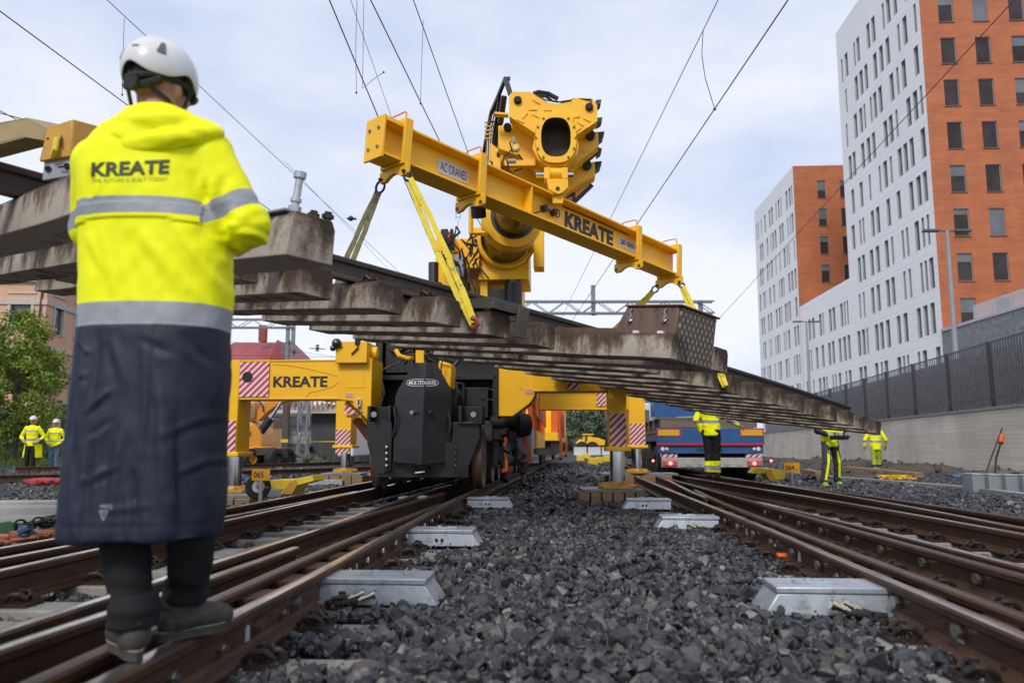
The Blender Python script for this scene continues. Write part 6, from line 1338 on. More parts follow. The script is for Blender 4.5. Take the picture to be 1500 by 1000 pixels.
# ------------------------------------------------------------------ retaining wall, street level and fence
def tiled(name, c1, c2, mortar, U, bw, bh, ms, rough=.5, noise_s=.8, lo=.84, hi=1.08, st=(1, 1, 1)):
    m = bpy.data.materials.new(name); m.use_nodes = True; nt = m.node_tree; p = nt.nodes['Principled BSDF']; L = nt.links.new
    g = nd(nt, 'ShaderNodeNewGeometry'); d = nd(nt, 'ShaderNodeVectorMath', operation='DOT_PRODUCT'); d.inputs[1].default_value = U; L(g.outputs['Position'], d.inputs[0])
    s = nd(nt, 'ShaderNodeSeparateXYZ'); L(g.outputs['Position'], s.inputs[0]); cm = nd(nt, 'ShaderNodeCombineXYZ'); L(d.outputs['Value'], cm.inputs[0]); L(s.outputs[2], cm.inputs[1])
    br = nd(nt, 'ShaderNodeTexBrick'); br.inputs['Color1'].default_value = (*c1, 1); br.inputs['Color2'].default_value = (*c2, 1); br.inputs['Mortar'].default_value = (*mortar, 1)
    br.inputs['Scale'].default_value = 1; br.inputs['Mortar Size'].default_value = ms; br.inputs['Brick Width'].default_value = bw; br.inputs['Row Height'].default_value = bh; br.inputs['Bias'].default_value = 0; L(cm.outputs[0], br.inputs['Vector'])
    n = nd(nt, 'ShaderNodeTexNoise'); n.inputs['Scale'].default_value = noise_s; n.inputs['Detail'].default_value = 5; ms_ = nd(nt, 'ShaderNodeMapping'); ms_.inputs['Scale'].default_value = st; L(g.outputs['Position'], ms_.inputs[0]); L(ms_.outputs[0], n.inputs['Vector'])
    mr = nd(nt, 'ShaderNodeMapRange'); mr.inputs[1].default_value = .3; mr.inputs[2].default_value = .7; mr.inputs[3].default_value = lo; mr.inputs[4].default_value = hi; L(n.outputs['Fac'], mr.inputs[0])
    mu = nd(nt, 'ShaderNodeVectorMath', operation='SCALE'); L(br.outputs['Color'], mu.inputs[0]); L(mr.outputs[0], mu.inputs['Scale']); L(mu.outputs[0], p.inputs['Base Color'])
    bp = nd(nt, 'ShaderNodeBump'); bp.inputs['Strength'].default_value = .35; bp.inputs['Distance'].default_value = .03; bp.invert = True; L(br.outputs['Fac'], bp.inputs['Height']); L(bp.outputs[0], p.inputs['Normal'])
    p.inputs['Roughness'].default_value = rough; return m
def wx(y): return 11.68+.148*y
WD = V((.148, 1, 0)).normalized(); WN = V((1, -.148, 0)).normalized()
def wp(y, off, z): p = V((wx(y), y, z)); return p+WN*off
b = MB(); b.box8([wp(6, 0, -.5), wp(120, 0, -.5), wp(120, .4, -.5), wp(6, .4, -.5), wp(6, 0, 2.02), wp(120, 0, 2.02), wp(120, .4, 2.02), wp(6, .4, 2.02)])
BOARDC = tiled('board_concrete', (.72, .64, .53), (.64, .56, .46), (.53, .46, .37), V((.148, 1, 0)).normalized(), 3.4, .135, .007, .85, .7, lo=.76, hi=1.08, st=(.8, .8, .6))
wt = thing('retaining_wall', 'long board marked concrete retaining wall on the right below the dark fence', 'wall', wp(40, .2, -.2)); b.build('wall_face', BOARDC, wt)
b = MB(); b.box8([wp(6, -.05, 2.023), wp(120, -.05, 2.023), wp(120, .43, 2.023), wp(6, .43, 2.023), wp(6, -.05, 2.12), wp(120, -.05, 2.12), wp(120, .43, 2.12), wp(6, .43, 2.12)]); b.build('coping', mat('coping_concrete', (.26, .25, .235), (.20, .19, .18), 3, .8), wt)
b = MB(); b.box8([wp(6, .45, 1.2), wp(160, .45, 1.2), wp(160, 60, 1.2), wp(6, 60, 1.2), wp(6, .45, 2.03), wp(160, .45, 2.03), wp(160, 60, 2.03), wp(6, 60, 2.03)]); o = b.build('street', mat('asphalt', (.06, .06, .062), (.09, .09, .09), 4, .9)); tag(o, kind='structure')
fn = thing('fence', 'dark grey slatted steel fence on the concrete retaining wall', 'fence', wp(32, .2, 2.1)); FD = mat('fence_grey', (.035, .037, .042), (.045, .048, .052), 3, .5)
FL = mat('fence_slat', (.022, .023, .027), (.03, .03, .034), 3, .4)
posts = [12.1, 15.6, 19.1, 22.6, 26.1, 29.6, 33.2, 36.7, 40.2, 43.7, 47.2, 50.7, 54.2]
for a in posts:
    b = MB(); b.box8([wp(a+i, j, z_) for z_ in (2.12, 4.28) for i, j in ((-.06, .10), (.06, .10), (.06, .24), (-.06, .24))]); b.build('post', FD, fn)
for a, c in zip(posts, posts[1:]):
    b = MB(); y = a+.12
    while y < c-.1:
        b.box8([wp(y+i, j, z_) for z_ in (2.22, 4.2) for i, j in ((-.040, .13), (.040, .13), (.040, .140), (-.040, .140))]); y += .19
    b.build('slat_panel', FL, fn, smooth=False)
    for z0_, z1_ in ((4.2, 4.25), (2.40, 2.46)):
        b = MB(); b.box8([wp(y_, j, z_) for z_ in (z0_, z1_) for y_, j in ((a+.06, .115), (c-.06, .115), (c-.06, .128), (a+.06, .128))])
        b.build('fence_rail', FD, fn, smooth=False)
dk = mat('back_shade', (.05, .052, .055), (.08, .082, .085), 6, .8)
# planting strip / dark screen behind the fence
b = MB(); b.box8([wp(y_, j, z_) for z_ in (2.04, 4.2) for y_, j in ((8, .95), (75, .95), (75, 1.2), (8, 1.2))]); o = b.build('parapet_wall', mat('washed_concrete', (.32, .32, .31), (.12, .12, .12), 7, .85, coords='World', bump=.4, bsc=20)); tag(o, 'rough grey parapet wall standing behind the slatted fence', 'wall')
# lamp posts
def lamp_post(px, ptop, Y, label):
    p = at(px, ptop, Y); t = thing('street_lamp', label, 'street lamp', V((p.x, Y, 2.0)), 0, 'street lamps behind the fence')
    b = MB(); b.tube([(p.x, Y, 2.0), (p.x, Y, p.z)], [.13, .07], 12); b.build('pole', GRYM, t)
    for s in (-1, 1):
        b = MB(); b.tube([(p.x, Y, p.z-.02), (p.x+s*.35, Y, p.z)], .035, 8); b.box(p.x+s*.35 if s > 0 else p.x-1.05, p.x+1.05 if s > 0 else p.x-.35, Y-.14, Y+.14, p.z-.05, p.z+.05); b.build('lamp_head', mat('lamp_grey', (.10, .105, .11), rough=.4), t, bevel=.02)
lamp_post(1387, 338, 34, 'tall twin headed street lamp before the orange facade, nearest of the three')
lamp_post(1181, 471, 62, 'middle twin headed street lamp in front of the white low wing')
lamp_post(1177, 530, 96, 'smallest twin headed street lamp, left of the middle lamp before the white wing')
# ------------------------------------------------------------------ white and orange buildings
BD = V((.056, 1, 0)).normalized(); BR_ = V((BD.y, -BD.x, 0))
WHITE = tiled('white_cladding', (.95, .935, .90), (.92, .905, .87), (.68, .67, .66), BD, 2.4, .58, .014, .45, .12, lo=.95, hi=1.02)
OTILE = tiled('orange_tile', (.50, .150, .048), (.43, .122, .040), (.37, .105, .036), BR_, 1.3, .21, .014, .5, .7)
REV = mat('window_reveal', (.42, .43, .44), rough=.5); OREV = mat('orange_reveal', (.30, .09, .03), rough=.5)
FRM = mat('window_frame', (.30, .31, .33), rough=.4)
CURT = mat('pale_blind', (.09, .095, .10), (.17, .18, .19), .4, .3, coords='World', spec=.8)
def facade(o, U, N, W, H, rows, wallm, parent, revm, depth=.22, blind=.0, wins=None, name='wall'):
    """rows: (z0, z1, [(u0, u1), ...]); builds a wall with recessed openings, returns the openings"""
    o, U, N = V(o), V(U), V(N); b = MB(); Zv = V((0, 0, 1)); P = lambda u, z, d=0: o+U*u+Zv*z-N*d
    def quad(u0, u1, z0, z1): b.add([P(u0, z0), P(u1, z0), P(u1, z1), P(u0, z1)], [(0, 1, 2, 3)], 0)
    zc = 0; res = []
    for z0, z1, ws in sorted(rows):
        if z0 > zc: quad(0, W, zc, z0)
        uc = 0
        for u0, u1 in sorted(ws):
            quad(uc, u0, z0, z1); uc = u1
            A = [P(u0, z0), P(u1, z0), P(u1, z1), P(u0, z1)]; B_ = [P(u0, z0, depth), P(u1, z0, depth), P(u1, z1, depth), P(u0, z1, depth)]
            b.add(A+B_, [(0, 1, 5, 4), (1, 2, 6, 5), (2, 3, 7, 6), (3, 0, 4, 7)], 1); res.append((P, u0, u1, z0, z1, depth))
        quad(uc, W, z0, z1); zc = z1
    if zc < H: quad(0, W, zc, H)
    b.build(name, [wallm, revm], parent, smooth=False, fix=False); return res
def window_meshes(res, parent, frame_m, lim=100, sill=None, split=False, pd=.72, gl=None):
    """nearest openings become single windows; the rest one mesh"""
    res = sorted(res, key=lambda r: r[0](r[1], r[3]).length); rest = MB()
    for i, (P, u0, u1, z0, z1, d) in enumerate(res):
        b = MB() if i < lim else rest; e = .05; dd = d-.03
        b.add([P(u0+e, z0+e, dd), P(u1-e, z0+e, dd), P(u1-e, z1-e, dd), P(u0+e, z1-e, dd)], [(0, 1, 2, 3)], 1 if random.random() < pd else 2)
        if random.random() < .4: zb_ = z1-(z1-z0)*random.uniform(.2, .6); b.add([P(u0+e, zb_, dd-.006), P(u1-e, zb_, dd-.006), P(u1-e, z1-e, dd-.006), P(u0+e, z1-e, dd-.006)], [(0, 1, 2, 3)], 2)
        for (a, c, f, g) in ((u0, u0+e, z0, z1), (u1-e, u1, z0, z1), (u0+e, u1-e, z0, z0+e), (u0+e, u1-e, z1-e, z1)):
            b.box8([P(a, f, dd+.0), P(c, f, dd), P(c, f, dd-.04), P(a, f, dd-.04), P(a, g, dd), P(c, g, dd), P(c, g, dd-.04), P(a, g, dd-.04)], 0)
        if split: m_ = u0+(u1-u0)*.62; b.box8([P(m_-.03, f, q) for f in (z0, z1) for q in (dd, dd-.05)]+[P(m_+.03, f, q) for f in (z0, z1) for q in (dd, dd-.05)], 0) if False else None
        if sill: b.box8([P(u0-.06, z0-.06, .0), P(u1+.06, z0-.06, .0), P(u1+.06, z0-.06, -.08), P(u0-.06, z0-.06, -.08), P(u0-.06, z0-.0, .0), P(u1+.06, z0, .0), P(u1+.06, z0, -.08), P(u0-.06, z0, -.08)], 3)
        ms = [frame_m, gl or GLASS, CURT]+([sill] if sill else [])
        if i < lim: b.build('window', ms, parent, smooth=False)
    if rest.v: o = rest.build('window', ms, parent, smooth=False); o['kind'] = 'stuff'
SILL = mat('sill_metal', (.22, .10, .05), rough=.5)
DGL = mat('dark_window', (.030, .022, .018), (.055, .042, .036), .45, .12, coords='World', spec=.35, t2=(.4, .6))
def irregular(rng, W, n_min=3):
    """uneven groups of slim windows along a white facade row"""
    out = []; u = rng.uniform(.5, 1.0)
    while u < W-1.0:
        k = rng.choice([1, 2, 2, 3, 3]); 
        for _ in range(k):
            w_ = rng.choice([.42, .72, .78]); 
            if u+w_ > W-.5: break
            out.append((u, u+w_)); u += w_+rng.choice([.35, .45, .6])
        u += rng.uniform(.7, 1.5)
    return out
PIT = 3.46; Z0w = at(1358, 493, 62).z; rng = random.Random(21)
CO1 = V((32.24, 59.0, 0)); zr1 = 42.9; zr2 = 34.75; zrw = 17.35
t1 = thing('apartment_tower', 'tall tower with a white side and an orange tiled end at the right edge', 'apartment tower', CO1, 0)
rows = [(Z0w+PIT*i, Z0w+PIT*i+2.4, irregular(rng, 18.0)) for i in range(-2, 10) if Z0w+PIT*i > .3 and Z0w+PIT*i+2.4 < zr1-.4]
resw = facade(CO1, BD, -BR_, 18.0, zr1, rows, WHITE, t1, REV)
zo = at(1447, 411, 58.8).z; rows = [(zo+PIT*i, zo+PIT*i+2.15, [(u, u+1.14) for u in (1.42, 4.05, 6.8, 9.4)]) for i in range(-2, 10) if zo+PIT*i+2.2 < zr1-.4]
reso = facade(CO1+V((0, 0, 0)), BR_, -BD, 22, zr1, rows, OTILE, t1, OREV, .16)
window_meshes(resw, t1, FRM, 70, None); window_meshes(reso, t1, FRM, 30, SILL, pd=.93, gl=DGL)
b = MB(); b.box8([CO1+BR_*u+BD*v+V((0, 0, z_)) for z_ in (zr1-.3, zr1+.0) for u, v in ((.02, .02), (21.9, .02), (21.9, 17.9), (.02, 17.9))]); b.box8([CO1+BR_*u+BD*v+V((0, 0, z_)) for z_ in (0, zr1-.31) for u, v in ((1.2, 1.2), (21.9, 1.2), (21.9, 17.99), (1.2, 17.99))]); b.build('roof', mat('roof_trim', (.45, .45, .46), rough=.5), t1)
def sign(px0, py0, px1, py1, Y0, Y1, txt, m, h):
    a = at(px0, py0, Y0); c = at(px1, py1, Y1); U_ = V((c.x-a.x, c.y-a.y, 0)); return lettering(txt, V((a.x, a.y, a.z))-BR_*.12, U_, V((0, 0, h)), m, t1, name='roof_sign_lettering', offset=.02)
sign(1299, 27, 1325, -8, 70.3, 65.6, 'focus', INK, 1.9)
sign(1306, 86, 1339, 44, 68.6, 63.6, 'St.Geor', mat('silver_letters', (.60, .60, .60), rough=.3, metal=.4), 2.0)
CO2 = CO1+BD*18.0
wg = thing('low_wing', 'three storey white wing with slim windows between the two towers', 'building wing', CO2, 0)
rows = [(Z0w+PIT*i, Z0w+PIT*i+2.4, irregular(rng, 16.35)) for i in range(-2, 2) if Z0w+PIT*i > .3]
r_ = facade(CO2+BR_*.03, BD, -BR_, 16.4, zrw, rows, WHITE, wg, REV); window_meshes(r_, wg, FRM)
b = MB(); b.box8([CO2+BR_*u+BD*v+V((0, 0, z_)) for z_ in (zrw-.25, zrw) for u, v in ((.05, .0), (20, .0), (20, 16.3), (.05, 16.3))]); b.build('roof', MATS['roof_trim'], wg)
CO3 = CO2+BD*16.4
t2 = thing('apartment_tower', 'more distant tower with white side and orange end above the low wing', 'apartment tower', CO3, 0)
rows = [(Z0w+PIT*i, Z0w+PIT*i+2.4, irregular(rng, 19.0)) for i in range(-2, 8) if Z0w+PIT*i > .3 and Z0w+PIT*i+2.4 < zr2-.4]
resw = facade(CO3, BD, -BR_, 19.0, zr2, rows, WHITE, t2, REV)
zo2 = at(1220, 414, 93.4).z; rows = [(zo2+PIT*i, zo2+PIT*i+2.15, [(u, u+1.02) for u in (2.8, 5.5, 8.25)]) for i in range(0, 6) if zo2+PIT*i+2.2 < zr2-.4]
reso = facade(CO3, BR_, -BD, 20, zr2, rows, OTILE, t2, OREV, .16)
window_meshes(resw, t2, FRM, 80); window_meshes(reso, t2, FRM, 20, SILL, pd=.9, gl=DGL)
b = MB(); b.box8([CO3+BR_*u+BD*v+V((0, 0, z_)) for z_ in (zr2-.3, zr2) for u, v in ((.02, .02), (19.9, .02), (19.9, 18.9), (.02, 18.9))]); b.box8([CO3+BR_*u+BD*v+V((0, 0, z_)) for z_ in (0, zr2-.31) for u, v in ((1.2, 1.2), (19.9, 1.2), (19.9, 18.95), (1.2, 18.95))]); b.build('roof', MATS['roof_trim'], t2)
# terrace wall with glass balustrade in front of the orange end
tw_ = thing('terrace_wall', 'rough grey terrace wall with a glass balustrade before the orange tower end', 'terrace wall', CO1-BD*15, 0)
WASH = mat('washed_aggregate', (.30, .30, .30), (.17, .17, .17), 3.5, .85, coords='World', c3=(.42, .42, .42), sc3=5, t3=.6)
b = MB(); c = CO1-BD*.05; zt_ = at(1500, 452, 48.9).z; b.box8([c+BR_*u-BD*v+V((0, 0, z_)) for z_ in (0, zt_) for u, v in ((-.1, 35), (.4, 35), (.4, 0), (-.1, 0))]); b.build('wall_face', WASH, tw_)
b = MB(); b.box8([c+BR_*u-BD*v+V((0, 0, z_)) for z_ in (zt_+.003, zt_+.2) for u, v in ((-.16, 35), (.46, 35), (.46, 0), (-.16, 0))]); b.build('coping', mat('pale_coping', (.5, .5, .5), rough=.6), tw_)
b = MB()
for i in range(12): v0, v1 = 4.2+i*2.5, 4.2+i*2.5+2.44; b.box8([c+BR_*u-BD*v+V((0, 0, z_)) for z_ in (zt_+.2, zt_+1.25) for u, v in ((.14, v1), (.16, v1), (.16, v0), (.14, v0))])
gm = mat('balustrade_glass', (.75, .80, .82), rough=.05, trans=.75, spec=.6); b.build('glass_balustrade', gm, tw_, smooth=False)
# ------------------------------------------------------------------ clutter along the wall
def ground_line(px, py, z=-.02): return atz(px, py, z)
def plank(px0, py0, px1, py1, Y0, Y1, w, h, label, m=WOOD):
    b = MB(); b.bar(at(px0, py0, Y0), at(px1, py1, Y1), w, h); o = b.build('plank', m, bevel=.01); tag(o, label, 'plank', 'timber lying by the wall'); return o
plank(1240, 686, 1347, 696, 24.5, 21.0, .25, .14, 'long bright timber plank lying before the walking men at the wall')
plank(1178, 690, 1200, 693, 21, 20, .2, .12, 'short timber stub left of the legs of the man with the control box')
DST = mat('earth_clod', (.085, .072, .058), (.13, .115, .095), 3, .95, bump=.5, bsc=20, coords='World', spec=.1)
def mound(name, pts, label, m=DIRT, n=60, h=.5, w=1.0, seed=1, clod=(.05, .16), nst=260):
    """long low heap along a line of ground points, roughened, with clods on it"""
    rr = random.Random(seed); P = [V(p) for p in pts]; b = MB(); L_ = 30; K = 10; vs = []
    for i in range(L_+1):
        q = i/L_*(len(P)-1); k = min(int(q), len(P)-2); c = P[k].lerp(P[k+1], q-k); d = (P[k+1]-P[k]).normalized(); s = V((-d.y, d.x, 0)); env = min(1, 5*min(i/L_, 1-i/L_)+.05)
        for j in range(K+1):
            u = -1+2*j/K; z_ = h*env*(1-u*u)*(.65+.7*noise.noise(V((c.x*.9+seed, c.y*.9+u, 3)))); p_ = c+s*u*w; vs.append(V((p_.x, p_.y, c.z-.06+max(z_, -.03)+.05*noise.noise(p_*3))))
    b.add(vs, [(i*(K+1)+j, i*(K+1)+j+1, (i+1)*(K+1)+j+1, (i+1)*(K+1)+j) for i in range(L_) for j in range(K)]); o = b.build(name, m); tag(o, label, 'heap', kind='stuff')
    pos = []; rad = []
    for _ in range(nst):
        v = vs[rr.randrange(len(vs))]; pos.append((v.x+rr.uniform(-.15, .15), v.y+rr.uniform(-.2, .2), v.z+rr.uniform(-.02, .03))); rad.append(rr.uniform(*clod)*(.6 if rr.random() < .7 else 1))
    scatter('earth_clods', pos, rad, DST, 'clods and stones strewn over '+label[:60], cat='clods')
mound('soil_heap', [atz(1128, 680, -.05)+V((0, 4, 0)), atz(1180, 682, -.05)+V((0, 2, 0)), atz(1240, 688, -.05), atz(1330, 692, -.05), atz(1420, 699, -.05)], 'dark earth heaped against the foot of the concrete wall', h=.55, w=1.5, seed=3, nst=380)
mound('soil_heap', [atz(1205, 700, -.05), atz(1260, 702, -.05), atz(1310, 702, -.05)], 'low rubble heap behind the feet of the man with the control box', h=.28, w=.7, seed=5, clod=(.04, .11), nst=140)
mound('soil_heap', [wp(14, -.9, -.05), wp(20, -.8, -.05), wp(27, -.8, -.05)], 'pale soil sloping along the wall at the right edge', m=mat('sandy_soil', (.16, .14, .115), (.11, .095, .08), 4, .95, bump=.5, bsc=20), h=.35, w=1.0, seed=8, clod=(.03, .08), nst=160)
b = MB(); P = [atz(px, py, -.0) for px, py in ((1130, 691), (1240, 702), (1330, 709), (1420, 717), (1500, 727), (1560, 735))]; b.sweep([(-.12, 0), (.12, 0), (.12, .06), (-.12, .06)], P); o = b.build('cable_duct_edge', mat('pale_kerb', (.30, .285, .26), (.23, .22, .2), 4, .8)); tag(o, 'thin pale concrete edging running through the ballast below the wall', 'edging')
for i in range(4):
    p = atz(1438, 722.5, -.03).lerp(atz(1513, 725, -.03), i/3); b = MB(); b.box8([V((p.x-.15+u, p.y+v, z_)) for z_ in (-.05, .30) for u, v in ((0, 0), (.30, -.02), (.34, .42), (.04, .44))]); t = thing('cable_trough', ['left end', 'second', 'third', 'fourth'][i]+' grey concrete cable trough of the row at the right edge', 'cable trough', p, 0, 'grey cable troughs'); b.build('trough_body', mat('grey_trough', (.25, .27, .29), (.20, .215, .23), 4, .7), t, bevel=.012)
    b = MB(); b.box8([V((p.x-.150+u, p.y+v, z_)) for z_ in (.303, .335) for u, v in ((0, -.01), (.306, -.03), (.346, .43), (.04, .45))]); b.build('trough_lid', mat('trough_lid', (.33, .35, .37), (.27, .29, .31), 4, .7), t, bevel=.008)
Yl = 21.0
b = MB(); b.tube([at(1442, 699, Yl), at(1452, 670, Yl+.8), at(1468, 627, Yl+1.6)], .022, 8); o = b.build('crowbar', RUST); tag(o, 'long thin rusty bar leaning on the concrete wall', 'bar')
t = thing('digging_bar', 'dark bar with an orange grip leaning on the wall right of the rusty bar', 'tool', at(1457, 699, Yl))
b = MB(); b.tube([at(1457, 699, Yl), at(1459, 672, Yl+.8), at(1466, 648, Yl+1.2)], .028, 8); b.build('shaft', BLKM, t)
b = MB(); b.tube([at(1466, 649, Yl+1.2), at(1468, 638, Yl+1.4)], [.07, .075], 10); b.build('grip', ORG, t)
def tangle(name, px, py, label, c, n=26, s=.25, z=.0, r=.02):
    p = atz(px, py, z); b = MB(); rr = random.Random(px)
    P = [p+V((rr.uniform(-s, s), rr.uniform(-s*.8, s*.8), rr.uniform(0, .10))) for _ in range(n)]; b.tube(P, r, 6); o = b.build(name, mat(name+'_'+str(px), c, rough=.5)); tag(o, label, name.replace('_', ' ')); return o
tangle('yellow_cable', 1315, 702, 'tangle of bright yellow cable on the ballast below the plank', (.75, .45, .02), 40, .45, .0, .025)
tangle('blue_hose', 1413, 699, 'crumpled blue plastic hose near the leaning bars', (.03, .25, .6), 30, .2)
tangle('blue_hose', 1428, 698, 'small twist of blue plastic beside the cable troughs', (.03, .25, .6), 18, .12)
tangle('black_cable', 1480, 699, 'loose black cable loops behind the grey troughs', (.015, .015, .015), 40, .5, .1, .02)
b = MB(); p = atz(1150, 817, .05); b.box(p.x-.055, p.x+.055, p.y-.03, p.y+.04, .05, .085); o = b.build('orange_tag', ORG, bevel=.015); tag(o, 'small orange plastic piece lying on the stones by the right rail', 'plastic piece')
# ------------------------------------------------------------------ vegetation
LEAF = mat('leaf_green', (.085, .135, .018), (.045, .085, .014), .9, .6, coords='World', spec=.3)
LEAFL = mat('leaf_light', (.25, .31, .035), (.12, .175, .022), 1.2, .6, coords='World', spec=.3)
LEAFD = mat('leaf_dark', (.030, .058, .018), (.055, .085, .024), .25, .7, coords='World', spec=.2)
LEAFF = mat('leaf_far', (.13, .165, .10), (.19, .225, .14), .35, .8, coords='World', spec=.1)  # paler greyed green for distant trees, haze mixed into the colour
BARK = mat('bark', (.06, .045, .035), (.10, .08, .06), 6, .9, bump=.5, bsc=30)
def tree(label, base, h, cr, seed, leaf=LEAF, n=9000, ls=.16, trunk=.2, low=.25, group=None, clumps=40, flat=1.0):
    rr = np.random.default_rng(seed); r2 = random.Random(seed); t = thing('tree', label, 'tree', base, 0, group); B = V(base)
    b = MB(); top = B+V((0, 0, h*.62)); b.tube([B, B+V((.05*h*.1, 0, h*.2)), B+V((0, .1, h*.42)), top], [trunk, trunk*.8, trunk*.6, trunk*.25], 10)
    C = []
    for i in range(clumps):
        a = r2.uniform(0, 2*PI); u = r2.uniform(-1, 1); rad = r2.uniform(.35, 1)**.6; zc = h*(low+(1-low)*(.5+.5*u*.95)); prof = math.sqrt(max(.05, 1-(u*.92)**2))
        c = B+V((math.cos(a)*cr*prof*rad, math.sin(a)*cr*prof*rad*flat, zc)); C.append((c, cr*r2.uniform(.20, .36)))
        if i % 3 == 0: s = B+V((0, 0, h*r2.uniform(.18, .5))); b.tube([s, s.lerp(c, .5)+V((0, 0, -.05*h)), c], [trunk*.35, trunk*.2, trunk*.06], 6)
    b.build('trunk', BARK, t)
    k = n//clumps; Vs = []
    for c, r in C:
        d = rr.normal(size=(k, 3)); d /= np.linalg.norm(d, axis=1)[:, None]; q = d*(rr.random((k, 1))**.45)*r*np.array([1.1, 1.1, .8])+np.array(c); Vs.append(q)
    P = np.concatenate(Vs); m = len(P); a = rr.normal(size=(m, 3)); a /= np.linalg.norm(a, axis=1)[:, None]; w = rr.normal(size=(m, 3)); w -= a*(a*w).sum(1)[:, None]; w /= np.linalg.norm(w, axis=1)[:, None]
    s = ls*rr.uniform(.6, 1.3, (m, 1)); vs = np.stack([P-a*s, P+w*s*.45, P+a*s, P-w*s*.45], 1).reshape(-1, 3)
    me = bpy.data.meshes.new('crown'); me.vertices.add(m*4); me.vertices.foreach_set('co', vs.ravel()); me.loops.add(m*4); me.loops.foreach_set('vertex_index', np.arange(m*4, dtype=np.int32)); me.polygons.add(m); me.polygons.foreach_set('loop_start', np.arange(0, m*4, 4, dtype=np.int32)); me.update(calc_edges=True)
    link_mesh('crown', me, leaf, t, smooth=False); return t
p = at(30, 690, 36); tree('bright green leafy tree in front of the pink building at the left edge', V((p.x-.35, 36, .1)), at(30, 462, 36).z, 1.95, 11, LEAFL, 17000, .085, .13, .14, clumps=60)
p = at(-20, 690, 42); tree('dark bushy tree at the very left edge behind the two standing men', V((p.x, 42, .3)), 6.5, 2.8, 12, LEAF, 9000, .16, .2, .06, clumps=40)
GRASS = mat('grass_blade', (.05, .085, .018), (.10, .13, .03), 2, .8, coords='World', spec=.2)
b = MB(); nx_, ny_ = 26, 8; vs = []
for j in range(ny_+1):
    for i in range(nx_+1):
        x = -46+i*1.4; y = 30.5+j*1.9+.25*(x+30)*.0; z = -.06+max(0, (j-1.2))*.16+.08*noise.noise(V((x*.4, y*.4, 1))); vs.append(V((x-.2*j, y, z)))
b.add(vs, [(j*(nx_+1)+i, j*(nx_+1)+i+1, (j+1)*(nx_+1)+i+1, (j+1)*(nx_+1)+i) for j in range(ny_) for i in range(nx_)]); o = b.build('grass_bank', mat('grass_soil', (.035, .05, .016), (.06, .065, .025), 1.5, .95, coords='World', bump=.6, bsc=12)); tag(o, kind='structure')
def grass(name, label, x0, x1, y0, y1, n, hgt, zf, seed):
    rr = np.random.default_rng(seed); x = rr.uniform(x0, x1, n); y = rr.uniform(y0, y1, n); z = np.array([zf(a, c) for a, c in zip(x, y)]); a = rr.uniform(0, 2*PI, n); h = hgt*rr.uniform(.5, 1.3, n); w = .03
    P = np.stack([x, y, z], 1); s = np.stack([np.cos(a)*w, np.sin(a)*w, 0*a], 1); u = np.stack([np.cos(a*3)*h*.3, np.sin(a*3)*h*.3, h], 1); vs = np.stack([P-s, P+s, P+u], 1).reshape(-1, 3)
    me = bpy.data.meshes.new(name); me.vertices.add(n*3); me.vertices.foreach_set('co', vs.ravel()); me.loops.add(n*3); me.loops.foreach_set('vertex_index', np.arange(n*3, dtype=np.int32)); me.polygons.add(n); me.polygons.foreach_set('loop_start', np.arange(0, n*3, 3, dtype=np.int32)); me.update(calc_edges=True)
    o = link_mesh(name, me, GRASS, smooth=False); tag(o, label, 'grass', kind='stuff')
grass('grass', 'rough grass on the bank behind the two men on the left', -38, -18, 30.8, 44, 9000, .32, lambda x, y: -.06+max(0, (y-32.8))*.084, 1)
grass('grass', 'tuft of green grass by the bridge wall behind the crane outrigger', -12.2, -9.2, 37.5, 41, 1500, .5, lambda x, y: -.02, 2)
# ------------------------------------------------------------------ pink building on the left
PINK = mat('pink_render', (.70, .41, .275), (.62, .355, .24), .5, .85, coords='World', c3=(.42, .24, .18), sc3=.8, t3=.68)
CREAM = mat('cream_trim', (.55, .50, .42), (.47, .43, .36), 2, .8)
pk = thing('apartment_house', 'old pink rendered house with cream cornice at the left edge', 'house', V((-31.8, 54, 0)))
PC = V((at(70, 420, 54).x, 54, 0)); PD = V((-.05, 1, 0)).normalized(); PX = V((-1, -.05, 0)).normalized(); zc1 = at(70, 418, 54).z; HB_ = at(70, 401, 54).z
zA, zA2 = at(0, 494, 57).z, at(0, 452, 57).z; zB, zB2 = at(0, 578, 57).z, at(0, 540, 57).z
rows = [(zB, zB2, [(1.2+i*2.9, 2.3+i*2.9) for i in range(6)]), (zA, zA2, [(1.2+i*2.9, 2.3+i*2.9) for i in range(6)])]
rA = facade(PC, PD, V((1, .05, 0)), 20, HB_, rows, PINK, pk, CREAM, .2)
rows2 = [(zB, zB2, [(1.0+i*3.1, 2.35+i*3.1) for i in range(5)]), (zA, zA2, [(1.0+i*3.1, 2.35+i*3.1) for i in range(5)])]
rB = facade(PC, PX, V((.05, -1, 0)), 18, HB_, rows2, PINK, pk, CREAM, .2)
window_meshes(rA+rB, pk, mat('brown_sash', (.10, .09, .08), rough=.5), 60, CREAM)
b = MB()
def trim(z0, z1, out):
    for (U_, N_, W_) in ((PD, V((1, .05, 0)), 20), (PX, V((.05, -1, 0)), 18)):
        a = PC; b.box8([a-U_*(out if U_ is PD else 0)+N_*.004+V((0, 0, z_))+U_*u+N_*v for z_ in (z0, z1) for u, v in ((0, 0), (W_, 0), (W_, out), (0, out))])
trim(HB_-.35, HB_, .45); trim(HB_-.62, HB_-.36, .22); b.build('cornice', CREAM, pk)
b = MB(); trim(zc1-1.35, zc1-1.0, .10); trim((zA+zB2)/2-.1, (zA+zB2)/2+.25, .10); b.build('string_course', CREAM, pk)
